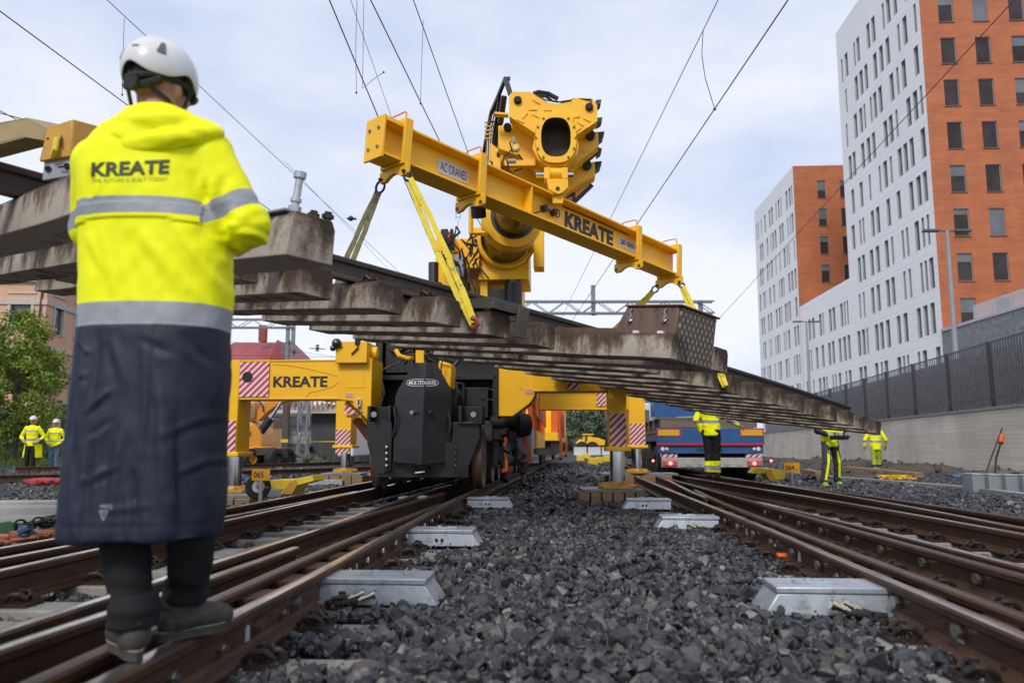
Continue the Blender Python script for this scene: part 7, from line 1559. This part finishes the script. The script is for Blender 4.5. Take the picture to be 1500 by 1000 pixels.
for r in rA[:]+rB[:]:
    P, u0, u1, z0, z1, d = r; b = MB()
    for (a, c, f, g) in ((u0-.2, u0-.01, z0, z1+.2), (u1+.01, u1+.2, z0, z1+.2), (u0-.01, u1+.01, z1+.01, z1+.2), (u0-.3, u1+.3, z1+.5, z1+.62)): b.box8([P(a, f, -.003), P(c, f, -.003), P(c, f, -.07), P(a, f, -.07), P(a, g, -.003), P(c, g, -.003), P(c, g, -.07), P(a, g, -.07)])
    b.build('window_surround', CREAM, pk)
b = MB(); q = PC+V((.02, -.12, 0)); b.tube([q+V((.25, -.1, HB_-.3)), q+V((-.3, -.0, HB_-1.2)), q+V((-.35, 0, HB_-2)), q+V((-.4, 0, zA-.4)), q+V((-.5, 0, zA-.9))], .06, 8); b.build('drainpipe', mat('brown_pipe', (.06, .045, .04), rough=.5), pk)
b = MB(); b.poly3([PC+PD*0+V((0, 0, HB_))+V((.4, -.4, .02)), PC+PD*20+V((.4, 0, HB_+.02)), PC+PD*20+V((-9, 0, HB_+3.2)), PC+PD*9+V((-9, 0, HB_+3.2))], V((0, 0, .1))); b.poly3([PC+V((.4, -.4, HB_+.02)), PC+PD*9+V((-9, 0, HB_+3.2)), PC+PX*18+V((0, -.4, HB_+.02))], V((0, 0, .1))); b.build('roof', mat('tin_roof', (.14, .14, .145), (.2, .2, .2), 2, .5), pk)
gw = thing('yard_wall', 'grey concrete yard wall with dark posts below the pink house', 'wall', V((-29, 49, 0)))
b = MB(); b.box(-46, -23.4, 49, 49.25, -.1, at(0, 598, 49).z); b.build('wall_face', mat('stained_concrete', (.30, .29, .275), (.16, .16, .16), 1.1, .85, coords='World', c3=(.07, .07, .075), sc3=2.6, t3=.56), gw)
for px in (58, 92, 112):
    b = MB(); p = at(px, 640, 48.6); b.box(p.x-.12, p.x+.12, 48.5, 48.75, -.1, at(0, 592, 48.6).z); b.build('dark_post', BLK, gw)
# ------------------------------------------------------------------ left foreground clutter: spare sleepers, chain, red netting
for i, (px, py, w_, lab, green) in enumerate(((-32, 788, 1.3, 'pale spare sleeper whose green painted end shows beside the coat hem', 1), (-108, 801, 1.3, 'pale spare sleeper with a green end cut off by the left picture edge', 1), (20, 768, 2.6, 'long pale spare sleeper lying behind the chained cable', 0), (30, 758, 2.6, 'rear pale spare sleeper at the foot of the stone heap', 0))):
    p = atz(px, py, .0); t = thing('spare_sleeper', lab, 'sleeper', p, R(4), 'spare concrete sleepers on the left')
    b = MB(); b.box8([(-w_/2, -.15, 0), (w_/2, -.15, 0), (w_/2, .15, 0), (-w_/2, .15, 0), (-w_/2+.05, -.11, .2), (w_/2-.05, -.11, .2), (w_/2-.05, .11, .2), (-w_/2+.05, .11, .2)]); b.build('concrete_block', mat('new_concrete', (.42, .40, .36), (.34, .325, .29), 4, .75, bump=.2, bsc=40), t, bevel=.02, world=False)
    if green:
        b = MB(); b.box8([(w_/2-.002, -.15, 0), (w_/2+.004, -.15, 0), (w_/2+.004, .15, 0), (w_/2-.002, .15, 0), (w_/2-.052, -.11, .2), (w_/2-.046, -.11, .2), (w_/2-.046, .11, .2), (w_/2-.052, .11, .2)]); b.build('green_end', mat('green_paint', (.10, .35, .15), rough=.6), t, world=False)
b = MB(); a, c = atz(-8, 775, .13), atz(100, 760, .16)
for i in range(26):
    q = a.lerp(c, i/25)+V((0, 0, .02*math.sin(i))); d = (c-a).normalized(); s = V((-d.y, d.x, 0)) if i % 2 else V((0, 0, 1)); b.tube([q+d*.05*math.cos(k*PI/6)+s*.032*math.sin(k*PI/6) for k in range(13)], .010, 6)
o = b.build('chain', mat('dark_chain', (.05, .05, .05), rough=.5, metal=.6)); tag(o, 'dark steel chain stretched over the spare sleepers left of the coat', 'chain')
tangle('rusty_chain', 38, 797, 'heap of orange rusty chain between the green ended sleepers', (.36, .12, .06), 120, .26, .02, .016)
tangle('blue_glove', 38, 786, 'crumpled dark blue rag on the rusty chain heap', (.05, .09, .15), 14, .07, .10, .03)
tangle('red_netting', 78, 708, 'bundle of red plastic netting in front of the two men on the left', (.42, .05, .06), 160, .45, .05, .022)
tangle('red_netting', 520, 700, 'strip of pale red netting beside the farther left outrigger foot', (.5, .12, .10), 70, .6, .03, .03)
tangle('blue_cloth', 350, 702, 'bluish rag lying beside the nearer left outrigger foot', (.06, .14, .28), 40, .2, .03, .03)
for px, py, w_ in ((395, 726, .5), (470, 710, 1.0)):
    p = atz(px, py, .0); b = MB(); b.box(p.x-w_/2, p.x+w_/2, p.y-.15, p.y+.15, -.02, .12); o = b.build('pale_slab', mat('pale_slab', (.42, .42, .42), (.33, .33, .33), 4, .6), bevel=.01); tag(o, 'pale slab lying under the yellow wedge block' if px > 420 else 'short pale slab in front of the black cable drum', 'slab')
mound('stone_heap', [atz(-20, 728, -.05), atz(40, 722, -.05), atz(130, 716, -.05)], 'low heap of dark stones in front of the far left rail', h=.16, w=1.2, seed=9, clod=(.04, .09), nst=420)
mound('rubble_heap', [V((-15.5, 37, 0)), V((-13, 37.5, 0)), V((-10.5, 38, 0)), V((-8.5, 38, 0))], 'slabs and rubble heaped behind the wheeled excavator', m=mat('rubble', (.16, .145, .13), (.10, .09, .08), 3, .9, bump=.5, bsc=12), h=.9, w=1.3, seed=14, clod=(.12, .42), nst=130)
# ------------------------------------------------------------------ wheeled excavator
EY = 33.0; ep_ = at(376, 680, EY)
ex = thing('wheeled_excavator', 'orange wheeled excavator with raised boom behind the left outrigger arm', 'excavator', V((ep_.x, EY, 0)))
EO = mat('excavator_orange', (.70, .27, .015), (.60, .22, .012), 2, .4)
X = lambda px, Y=EY: at(px, 640, Y).x
Zx = lambda py, Y=EY: at(380, py, Y).z
b = MB(); pr = [(X(338), Zx(656)), (X(384), Zx(656)), (X(384), Zx(642)), (X(379), Zx(630)), (X(370), Zx(620)), (X(357), Zx(614)), (X(338), Zx(614))]; b.poly3([V((x, EY, z_)) for x, z_ in pr], V((0, 2.2, 0))); b.box(X(338), X(391), EY-.1, EY+2.3, Zx(658.5), Zx(654)); hb = b.build('engine_house', EO, ex, bevel=.06)
lettering('KREATE', V((X(341), EY-.004-.0, Zx(638.5))), V((X(369)-X(341), 0, 0)), V((0, 0, .17)), INK, hb, offset=.03)
b = MB(); b.box(X(352), X(367), EY-.008, EY-.003, Zx(624), Zx(619)); b.build('pale_plate', WHT, hb)
b = MB(); b.box(X(352), X(368), EY+.3, EY+1.4, Zx(613), Zx(588)); cabx = b.build('cab', EO, ex, bevel=.05); b = MB(); b.box(X(354), X(366), EY+.285, EY+.298, Zx(611), Zx(592)); b.build('cab_glass', mat('cab_glass', (.12, .18, .17), rough=.1), cabx)
b = MB(); b.poly3([V((X(x_), EY+.5, Zx(y_))) for x_, y_ in ((358, 613), (372, 616), (386, 602), (404, 588), (440, 584), (490, 588), (492, 582), (440, 576), (396, 578), (378, 590))], V((0, .55, 0))); bm_ = b.build('boom', EO, ex, bevel=.03)
lettering('168', V((X(455), EY+.496, Zx(587.5))), V((X(468)-X(455), 0, 0)), V((0, 0, .14)), WINK, bm_, offset=.03)
b = MB(); b.cyl(V((X(377), EY+.4, Zx(632))), V((X(391), EY+.4, Zx(612))), .17, n=14, m=0); b.cyl(V((X(391), EY+.4, Zx(612))), V((X(406), EY+.4, Zx(588))), .07, n=12, m=1); b.build('boom_cylinder', [BLK, CHR], ex)
b = MB(); b.tube([V((X(368), EY+.45, Zx(584))), V((X(378), EY+.4, Zx(592))), V((X(380), EY+.4, Zx(602)))], .03, 6); b.build('hose', BLKM, ex)
b = MB(); b.box(X(345), X(404), EY+.3, EY+1.9, Zx(672), Zx(662)); b.box(X(372), X(404), EY-.1, EY+.2, Zx(667), Zx(655)); b.box(X(355), X(384), EY+.4, EY+1.6, Zx(663), Zx(657)); b.box(X(361), X(366), EY-.25, EY-.05, Zx(664), Zx(652)); b.build('undercarriage', DARK, ex, bevel=.03)
for px, Yw, rr_ in ((369, EY-.1, .50), (403, EY, .50), (358, EY+1.9, .5), (399, EY+2.2, .5)):
    b = MB(); b.lathe([(.22, -.2), (.38, -.18), (.41, -.12), (.41, .12), (.38, .18), (.22, .2)], (X(px), Yw, .38), (1, -.6, 0), 26, m=0); b.lathe([(.02, .09), (.19, .10), (.23, .14)], (X(px), Yw, .38), (1, -.6, 0), 18, m=1); b.build('wheel', [BLKM, EO if px == 369 else DARK], ex)
# ------------------------------------------------------------------ bridge wall, container, posts, mast behind the crane
STW = tiled('stone_wall', (.40, .39, .365), (.29, .285, .265), (.15, .145, .135), V((1, 0, 0)), 1.1, .5, .03, .9, .6)
bw_ = thing('bridge_abutment', 'grey stone bridge wall with red lattice railing behind the excavator', 'bridge', V((-11.5, 45, 0)))
b = MB(); z1 = at(440, 593, 45).z; b.poly3([at(398, 668, 45)*1.0, V((at(398, 668, 45).x, 45, at(398, 604, 45).z)), V((at(497, 0, 45).x, 45, at(497, 590, 45).z)), V((at(497, 0, 45).x, 45, -.2)), V((at(398, 668, 45).x, 45, -.2))][1:], V((0, 3, 0))); b.build('stone_face', STW, bw_)
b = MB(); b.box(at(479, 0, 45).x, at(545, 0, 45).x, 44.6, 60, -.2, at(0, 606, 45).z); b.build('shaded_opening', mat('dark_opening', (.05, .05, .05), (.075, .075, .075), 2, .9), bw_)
b = MB(); b.box(at(398, 0, 44).x, at(560, 0, 44).x, 43.9, 44.5, at(0, 605, 44).z, at(0, 596, 44).z); b.build('deck_beam', CONW, bw_)
b = MB()
for i in range(30): x = at(398, 0, 43.8).x+i*.26; b.box(x, x+.14, 43.75, 43.8, at(0, 596, 44).z, at(0, 577, 44).z)
b.box(at(398, 0, 43.8).x, at(560, 0, 43.8).x, 43.7, 43.85, at(0, 577, 44).z, at(0, 575, 44).z); b.build('railing', mat('faded_red', (.30, .13, .10), (.4, .3, .27), 1.3, .7), bw_)
ct = thing('site_container', 'brownish pink metal container by the stone bridge wall', 'container', V((at(413, 0, 42).x, 42, 0)))
b = MB(); x0, x1 = at(400, 0, 42).x, at(424, 0, 42).x; b.box(x0, x1, 42, 44.4, .2, at(0, 613, 42).z); b.build('container_box', mat('brown_pink', (.40, .24, .20), (.35, .205, .175), 2, .6), ct, bevel=.02)
b = MB(); b.box(x0+.3, x0+.34, 41.97, 41.995, .3, at(0, 615, 42).z); b.box(x1-.3, x1-.05, 41.97, 41.995, .3, at(0, 615, 42).z); b.build('door_bar', mat('brown_bar', (.17, .10, .09), rough=.6), ct)
b = MB(); x0, x1 = at(424, 0, 41).x, at(437, 0, 41).x
for i in range(5): b.box(x0+i*(x1-x0)/5, x0+(i+.86)*(x1-x0)/5, 41, 41.06, .1, at(0, 628, 41).z)
o = b.build('board_fence', mat('yellow_board', (.36, .24, .09), (.28, .18, .07), 3, .8)); tag(o, 'short fence of yellowish boards between the container and the dark post', 'board fence')
for px, Y, w_, lab, top in ((441, 38, .15, 'dark brown post with a yellow band right of the board fence', 575), (452, 60, .2, 'thin dark post in front of the stone bridge wall', 590)):
    t = thing('post', lab, 'post', V((at(px, 0, Y).x, Y, 0))); b = MB(); x = at(px, 0, Y).x; b.box(x-w_, x+w_, Y, Y+w_*1.5, -.1, at(0, top, Y).z); b.build('shaft', mat('dark_post', (.06, .05, .045), (.1, .085, .07), 3, .8), t)
    if px == 441: b = MB(); b.box(x-w_-.02, x+w_+.02, Y-.03, Y-.004, at(0, 648, Y).z, at(0, 643, Y).z); b.build('band', YELB, t)
GAL2 = mat('portal_steel', (.22, .24, .27), (.17, .185, .21), 2, .5, metal=.3)
def lattice_mast(px, Y, top, label, w_=.5):
    x = at(px, 0, Y).x; zt2 = at(0, top, Y).z; t = thing('lattice_mast', label, 'mast', V((x, Y, 0))); b = MB()
    for i in (-1, 1):
        for j in (-1, 1): b.bar((x+i*w_/2, Y+j*w_/2, -.1), (x+i*w_/2, Y+j*w_/2, zt2), .07, .07)
    n = int(zt2/.7)
    for k in range(n):
        z0_, z1_ = k*zt2/n, (k+1)*zt2/n; s = 1 if k % 2 else -1
        for j in (-1, 1): b.bar((x-s*w_/2, Y+j*w_/2, z0_), (x+s*w_/2, Y+j*w_/2, z1_), .04, .04); b.bar((x+j*w_/2, Y-s*w_/2, z0_), (x+j*w_/2, Y+s*w_/2, z1_), .04, .04)
    b.build('lattice', GAL2, t)
lattice_mast(466, 38, 560, 'grey lattice mast beside the dark bridge opening', .42)
vn = thing('white_van', 'white vehicle half hidden behind the crane at the foot of the bridge', 'van', V((at(522, 0, 32).x, 32, 0))); x0, x1 = at(513, 0, 32).x, at(536, 0, 32).x
b = MB(); b.poly3([V((x0, 32, .45)), V((x1, 32, .45)), V((x1, 32, 1.9)), V((x0+.25, 32, 1.9)), V((x0, 32, 1.2))], V((0, 4.5, 0))); b.build('body', WHT, vn, bevel=.08); b = MB(); b.box(x0+.15, x1-.1, 31.98, 31.996, 1.3, 1.75); b.build('rear_window', GLASS, vn)
for x in (x0+.12, x1-.3): b = MB(); b.cyl((x, 32.3, .32), (x+.2, 32.3, .32), .32, n=18); b.build('wheel', BLKM, vn)
b = MB(); p = at(436, 660, 39)
for (xa, za, xb, zb) in ((0, 0, 0, 1.1), (2.4, 0, 2.4, 1.1), (0, 1.1, 2.4, 1.1)): b.bar((p.x+xa, 39, za), (p.x+xb, 39, zb), .04, .04)
o = b.build('barrier_frame', YELB); tag(o, 'thin yellow barrier frame in front of the grass by the bridge', 'barrier')
# ------------------------------------------------------------------ red roofed house far behind
rh = thing('red_roofed_house', 'distant house with a steep red tin roof and brick chimney', 'house', V((at(385, 0, 95).x, 95, 0)))
RR = tiled('red_tin', (.34, .055, .05), (.30, .05, .045), (.22, .03, .03), V((1, 0, 0)), .8, 40, .05, .5, .3)
x0, x1 = at(326, 0, 95).x, at(437, 0, 95).x; ze, zr = at(0, 528, 95).z, at(0, 491, 95).z
b = MB(); b.box(x0+.3, x1-.3, 95.5, 108, 0, ze); b.build('wall', mat('cream_wall', (.5, .46, .4), rough=.8), rh)
b = MB(); b.add([V((x0, 95, ze)), V((x1+1.5, 95, ze)), V((x1-.8, 101.5, zr)), V((x0+1.2, 101.5, zr)), V((x0, 108, ze)), V((x1+1.5, 108, ze))], [(0, 1, 2, 3), (4, 3, 2, 5), (1, 5, 2), (0, 3, 4)]); rf = b.build('roof', RR, rh, smooth=False)
b = MB(); cx = at(404, 0, 98).x; b.box(cx-.42, cx+.42, 98, 98.9, at(0, 500, 98).z, at(0, 476, 98).z); b.build('chimney', mat('brick_red', (.30, .07, .05), (.24, .06, .045), 4, .8), rf)
b = MB(); x2, x3 = at(418, 0, 94).x, at(436, 0, 94).x; b.add([V((x2, 93.5, ze)), V((x3, 93.5, ze)), V(((x2+x3)/2, 93.5, at(0, 498, 94).z)), V(((x2+x3)/2, 100, at(0, 498, 94).z)), V((x2, 100, ze)), V((x3, 100, ze))], [(0, 1, 2), (0, 2, 3, 4), (1, 5, 3, 2)]); b.build('gable', RR, rf, smooth=False)
b = MB(); b.poly3([V((at(322, 0, 93).x, 93, ze-3)), V((at(344, 0, 93).x, 93, ze-3)), V((at(338, 0, 93).x, 93, ze+.5)), V((at(322, 0, 93).x, 93, at(0, 503, 93).z))], V((0, 1, 0))); b.build('pale_gable', MATS['cream_wall'], rh)
# ------------------------------------------------------------------ overhead line: portals and wires
GAL2 = mat('portal_steel', (.22, .24, .27), (.17, .185, .21), 2, .5, metal=.3)
def portal(label, xa, xb, ya, yb, Y, masts):
    t = thing('catenary_portal', label, 'portal', V(((at(xa, 0, Y).x+at(xb, 0, Y).x)/2, Y, 0))); x0, x1 = at(xa, 0, Y).x, at(xb, 0, Y).x; z1, z0 = at(0, ya, Y).z, at(0, yb, Y).z; b = MB()
    for dy in (-.35, .35):
        b.bar((x0, Y+dy, z1), (x1, Y+dy, z1), .11, .11); b.bar((x0, Y+dy, z0), (x1, Y+dy, z0), .11, .11); n = max(4, int((x1-x0)/1.3))
        for i in range(n):
            xa_, xb_ = x0+(x1-x0)*i/n, x0+(x1-x0)*(i+1)/n; b.bar((xa_, Y+dy, z0 if i % 2 else z1), (xb_, Y+dy, z1 if i % 2 else z0), .06, .06)
    b.build('truss', GAL2, t)
    for mx_, mt in masts:
        b = MB(); x = at(mx_, 0, Y).x; b.box(x-.16, x+.16, Y-.16, Y+.16, (z0-.15 if mx_ == 863 else -.1), at(0, mt, Y).z); b.build('mast', GAL2, t)
portal('wide overhead line portal behind the right end of the yellow beam', 640, 1030, 442, 459, 62, ((863, 418), (1012, 440)))
portal('overhead line portal above the red roof on the left', 120, 448, 468, 480, 74, ((440, 474), (447.5, 476)))
INS = mat('insulator', (.05, .045, .05), rough=.3)
def wire(label, a, c, za=6.2, zb=6.0, r=.012, sag=0.0, m=None, fwd=None, back=45, Ya=None, Yb=None, group='overhead wires'):
    A = atz(*a, za) if Ya is None else at(*a, Ya); B = atz(*c, zb) if Yb is None else at(*c, Yb); b = MB(); n = 12
    if Ya is None: d_ = (B-A).normalized(); h_ = V((d_.x, d_.y, 0)); B = B+d_*(fwd if fwd is not None else 14); A = A-d_*back
    b.tube([A.lerp(B, i/n)-V((0, 0, sag*4*(i/n)*(1-i/n))) for i in range(n+1)], r*.6, 6); o = b.build('overhead_wire', m or mat('wire_dark', (.06, .06, .065), rough=.4, metal=.4), fix=False); tag(o, label, 'wire', group); return A, B
wire('thick overhead wire running from the top edge down to the left end of the beam', (474, -20), (570, 210), 7.2, 6.4, .017)
wire('thin overhead wire left of the beam handle, between two thicker ones', (510, -10), (585, 205), 7.6, 7.0, .008)
wire('thick overhead wire meeting the beam between its two left handles', (533, -20), (665, 250), 7.0, 6.3, .016)
wire('overhead wire reaching the second beam handle from the top', (600, -15), (720, 320), 7.2, 6.4, .013)
wire('upper right overhead wire with a drop hanger, passing behind the boom', (1062, -20), (835, 440), 7.2, 6.2, .012)
wire('bold overhead wire from the upper right towards the portal mast', (1168, -20), (868, 425), 6.6, 6.0, .017)
wire('bold overhead wire at the upper left passing behind the white helmet', (-20, 2), (310, 245), 6.6, 6.2, .014)
wire('thin overhead wire crossing above the helmet and down to the lifting bolt', (146, -10), (640, 450), 7.4, 6.2, .010)
wire('wire crossing the white tower and the orange end', (1500, -15), (1050, 470), 7.6, 6.4, .014)
wire('short wire at the left edge above the yellow clamp', (-10, 157), (60, 195), 6.4, 6.2, .012, fwd=3)
wire('second short wire crossing at the left edge above the clamp arm', (-10, 163), (60, 182), 6.2, 6.1, .014, fwd=3)
wire('thin wire beneath the rail between sling and bolt on the left', (430, 250), (560, 385), 6.2, 6.0, .006, back=.5)
wire('faint wire over the far outrigger, beneath the lifted panel', (340, 520), (545, 524), r=.02, Ya=50, Yb=50)
wire('faint lower wire across the red roof', (340, 500), (540, 530), r=.02, Ya=70, Yb=50)
def dropper(label, pts, za, r=.006):
    A = [atz(px, py, za) if i == 0 else None for i, (px, py) in enumerate(pts)]; Y = A[0].y; b = MB(); b.tube([at(px, py, Y) for px, py in pts], r, 6); b.ball(at(*pts[-1], Y), r*4, 8); o = b.build('drop_hanger', MATS['wire_dark'], fix=False); tag(o, label, 'drop hanger', 'overhead wires')
dropper('curved hanger wire linking the two overhead wires on the right', [(1030, 46), (1028, 80), (1033, 115), (1047, 160)], 7.0)
dropper('thin straight hanger above the white helmet on the left', [(182, 27), (180, 90), (179, 139)], 7.2, .004)
dropper('long hanger wire at the top between the middle wires', [(523, 0), (521, 70), (522, 136)], 7.2, .004)
dropper('hanger wire right of the middle, between the wires above the beam', [(620, 30), (617, 110), (616, 152)], 7.1, .004)
dropper('short crooked wire end above the left beam end', [(533, 0), (531, 130), (545, 118), (562, 106)], 7.3, .004)
def insulators(label, px, py, Y):
    p = at(px, py, Y); b = MB(); 
    for k in range(5): b.lathe([(.02, 0), (.12, .03), (.12, .06), (.02, .08)], p+V((0, 0, -.2+k*.09)), (0, 0, 1), 12)
    b.bar(p+V((-.5, 0, 0)), p+V((.5, 0, -.05)), .05, .05); o = b.build('insulator', INS); tag(o, label, 'insulator')
insulators('dark insulator hanging on a wire between red roof and crane', 465, 510, 50)
insulators('insulator on a bracket right of the chimney, upper one', 424, 502, 73); insulators('insulator on a bracket left of the twin portal masts, lower one', 431, 516, 73)
b = MB(); p = at(514, 320, 14); b.ball(p, (.05, .05, .05), 10); b.tube([p+V((-.07, 0, 0)), p+V((.1, 0, -.01))], .02, 6); o = b.build('wire_clamp', SHACK); tag(o, 'tiny blue clamp on the wire beside the far left sling', 'clamp')
# ------------------------------------------------------------------ far end of the yard
wl = thing('wheel_loader', 'distant yellow wheel loader behind the white barriers', 'wheel loader', V((at(862, 0, 100).x, 100, 0)))
X = lambda px: at(px, 0, 100).x; Zx = lambda py: at(860, py, 100).z
b = MB(); b.poly3([V((X(x_), 100, Zx(y_))) for x_, y_ in ((852, 652), (876, 652), (877, 645), (868, 641), (858, 640), (852, 646))], V((0, 2, 0))); b.build('engine_cover', YEL, wl, bevel=.05)
b = MB(); b.poly3([V((X(x_), 100, Zx(y_))) for x_, y_ in ((839, 652), (848, 652), (848, 643), (843, 643), (838, 648))], V((0, 2, 0))); b.build('lift_arm', YEL, wl, bevel=.05)
b = MB(); b.box(X(848), X(858), 100.2, 101.8, Zx(650), Zx(638)); b.box(X(847), X(861), 100, 102, Zx(637), Zx(635)); b.build('cab', [YEL], wl, bevel=.03); b = MB(); b.box(X(849.5), X(853), 100.17, 100.19, Zx(647), Zx(638.5)); b.build('cab_glass', GLASS, wl)
for px in (845, 859): b = MB(); b.cyl((X(px), 99.6, .75), (X(px), 100.2, .75), .8, n=22); b.build('wheel', BLKM, wl)
for i in range(3):
    x0 = at(834+i*19, 0, 88).x; t = thing('concrete_barrier', ['left', 'middle', 'right'][i]+' white concrete barrier below the distant wheel loader', 'barrier', V((x0+.7, 88, 0)), 0, 'white barriers'); b = MB(); b.prism([(0, 0), (.6, 0), (.4, .35), (.36, .95), (.24, .95), (.2, .35)], (x0, 87.7, -.1), (0, 1, 0), (0, 0, 1), (1.38, 0, 0)); b.build('barrier_block', mat('white_concrete', (.58, .57, .55), (.48, .47, .45), 2, .8), t, bevel=.02)
for i, (px, py) in enumerate(((850, 671), (860, 667), (877, 675), (889, 672), (868, 677))):
    p = atz(px, py+4, .0); b = MB(); s_ = .5; b.box(p.x-s_*.45, p.x+s_*.45, p.y-.25, p.y+.25, 0, s_*.62); b.box(p.x-s_*.3, p.x+s_*.3, p.y-.15, p.y+.15, s_*.62, s_*.7); o = b.build('yellow_box', YELB, bevel=.02); tag(o, ['leftmost yellow box on the far track', 'rear yellow box on the far track by the barriers', 'front yellow box on the far track near the outrigger', 'yellow box closest to the right outrigger leg on the far track', 'lowest flat yellow box between the far tracks'][i], 'yellow box', 'yellow boxes on the far track')
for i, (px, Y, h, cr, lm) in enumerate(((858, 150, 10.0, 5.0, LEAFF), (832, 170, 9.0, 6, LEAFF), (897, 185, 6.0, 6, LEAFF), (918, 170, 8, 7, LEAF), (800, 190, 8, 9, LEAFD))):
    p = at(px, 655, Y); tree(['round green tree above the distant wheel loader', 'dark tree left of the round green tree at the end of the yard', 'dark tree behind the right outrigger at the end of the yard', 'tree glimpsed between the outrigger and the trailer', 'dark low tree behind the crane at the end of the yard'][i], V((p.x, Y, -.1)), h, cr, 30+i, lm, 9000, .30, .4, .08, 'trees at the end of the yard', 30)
b = MB(); rr = random.Random(4); P = []; n = 70
vs = []
for i in range(n+1):
    x = -260+i*8; vs += [V((x, 260, -1)), V((x, 262, 3.2+3.0*noise.noise(V((x*.05, 0, 0)))+1.5*noise.noise(V((x*.2, 3, 0))))), V((x, 300, 5+3*noise.noise(V((x*.05, 9, 0)))))]
b.add(vs, [(i*3+k, (i+1)*3+k, (i+1)*3+k+1, i*3+k+1) for i in range(n) for k in (0, 1)]); o = b.build('far_woods', LEAFD); tag(o, 'low dark belt of distant woods along the horizon', 'woods', kind='stuff')
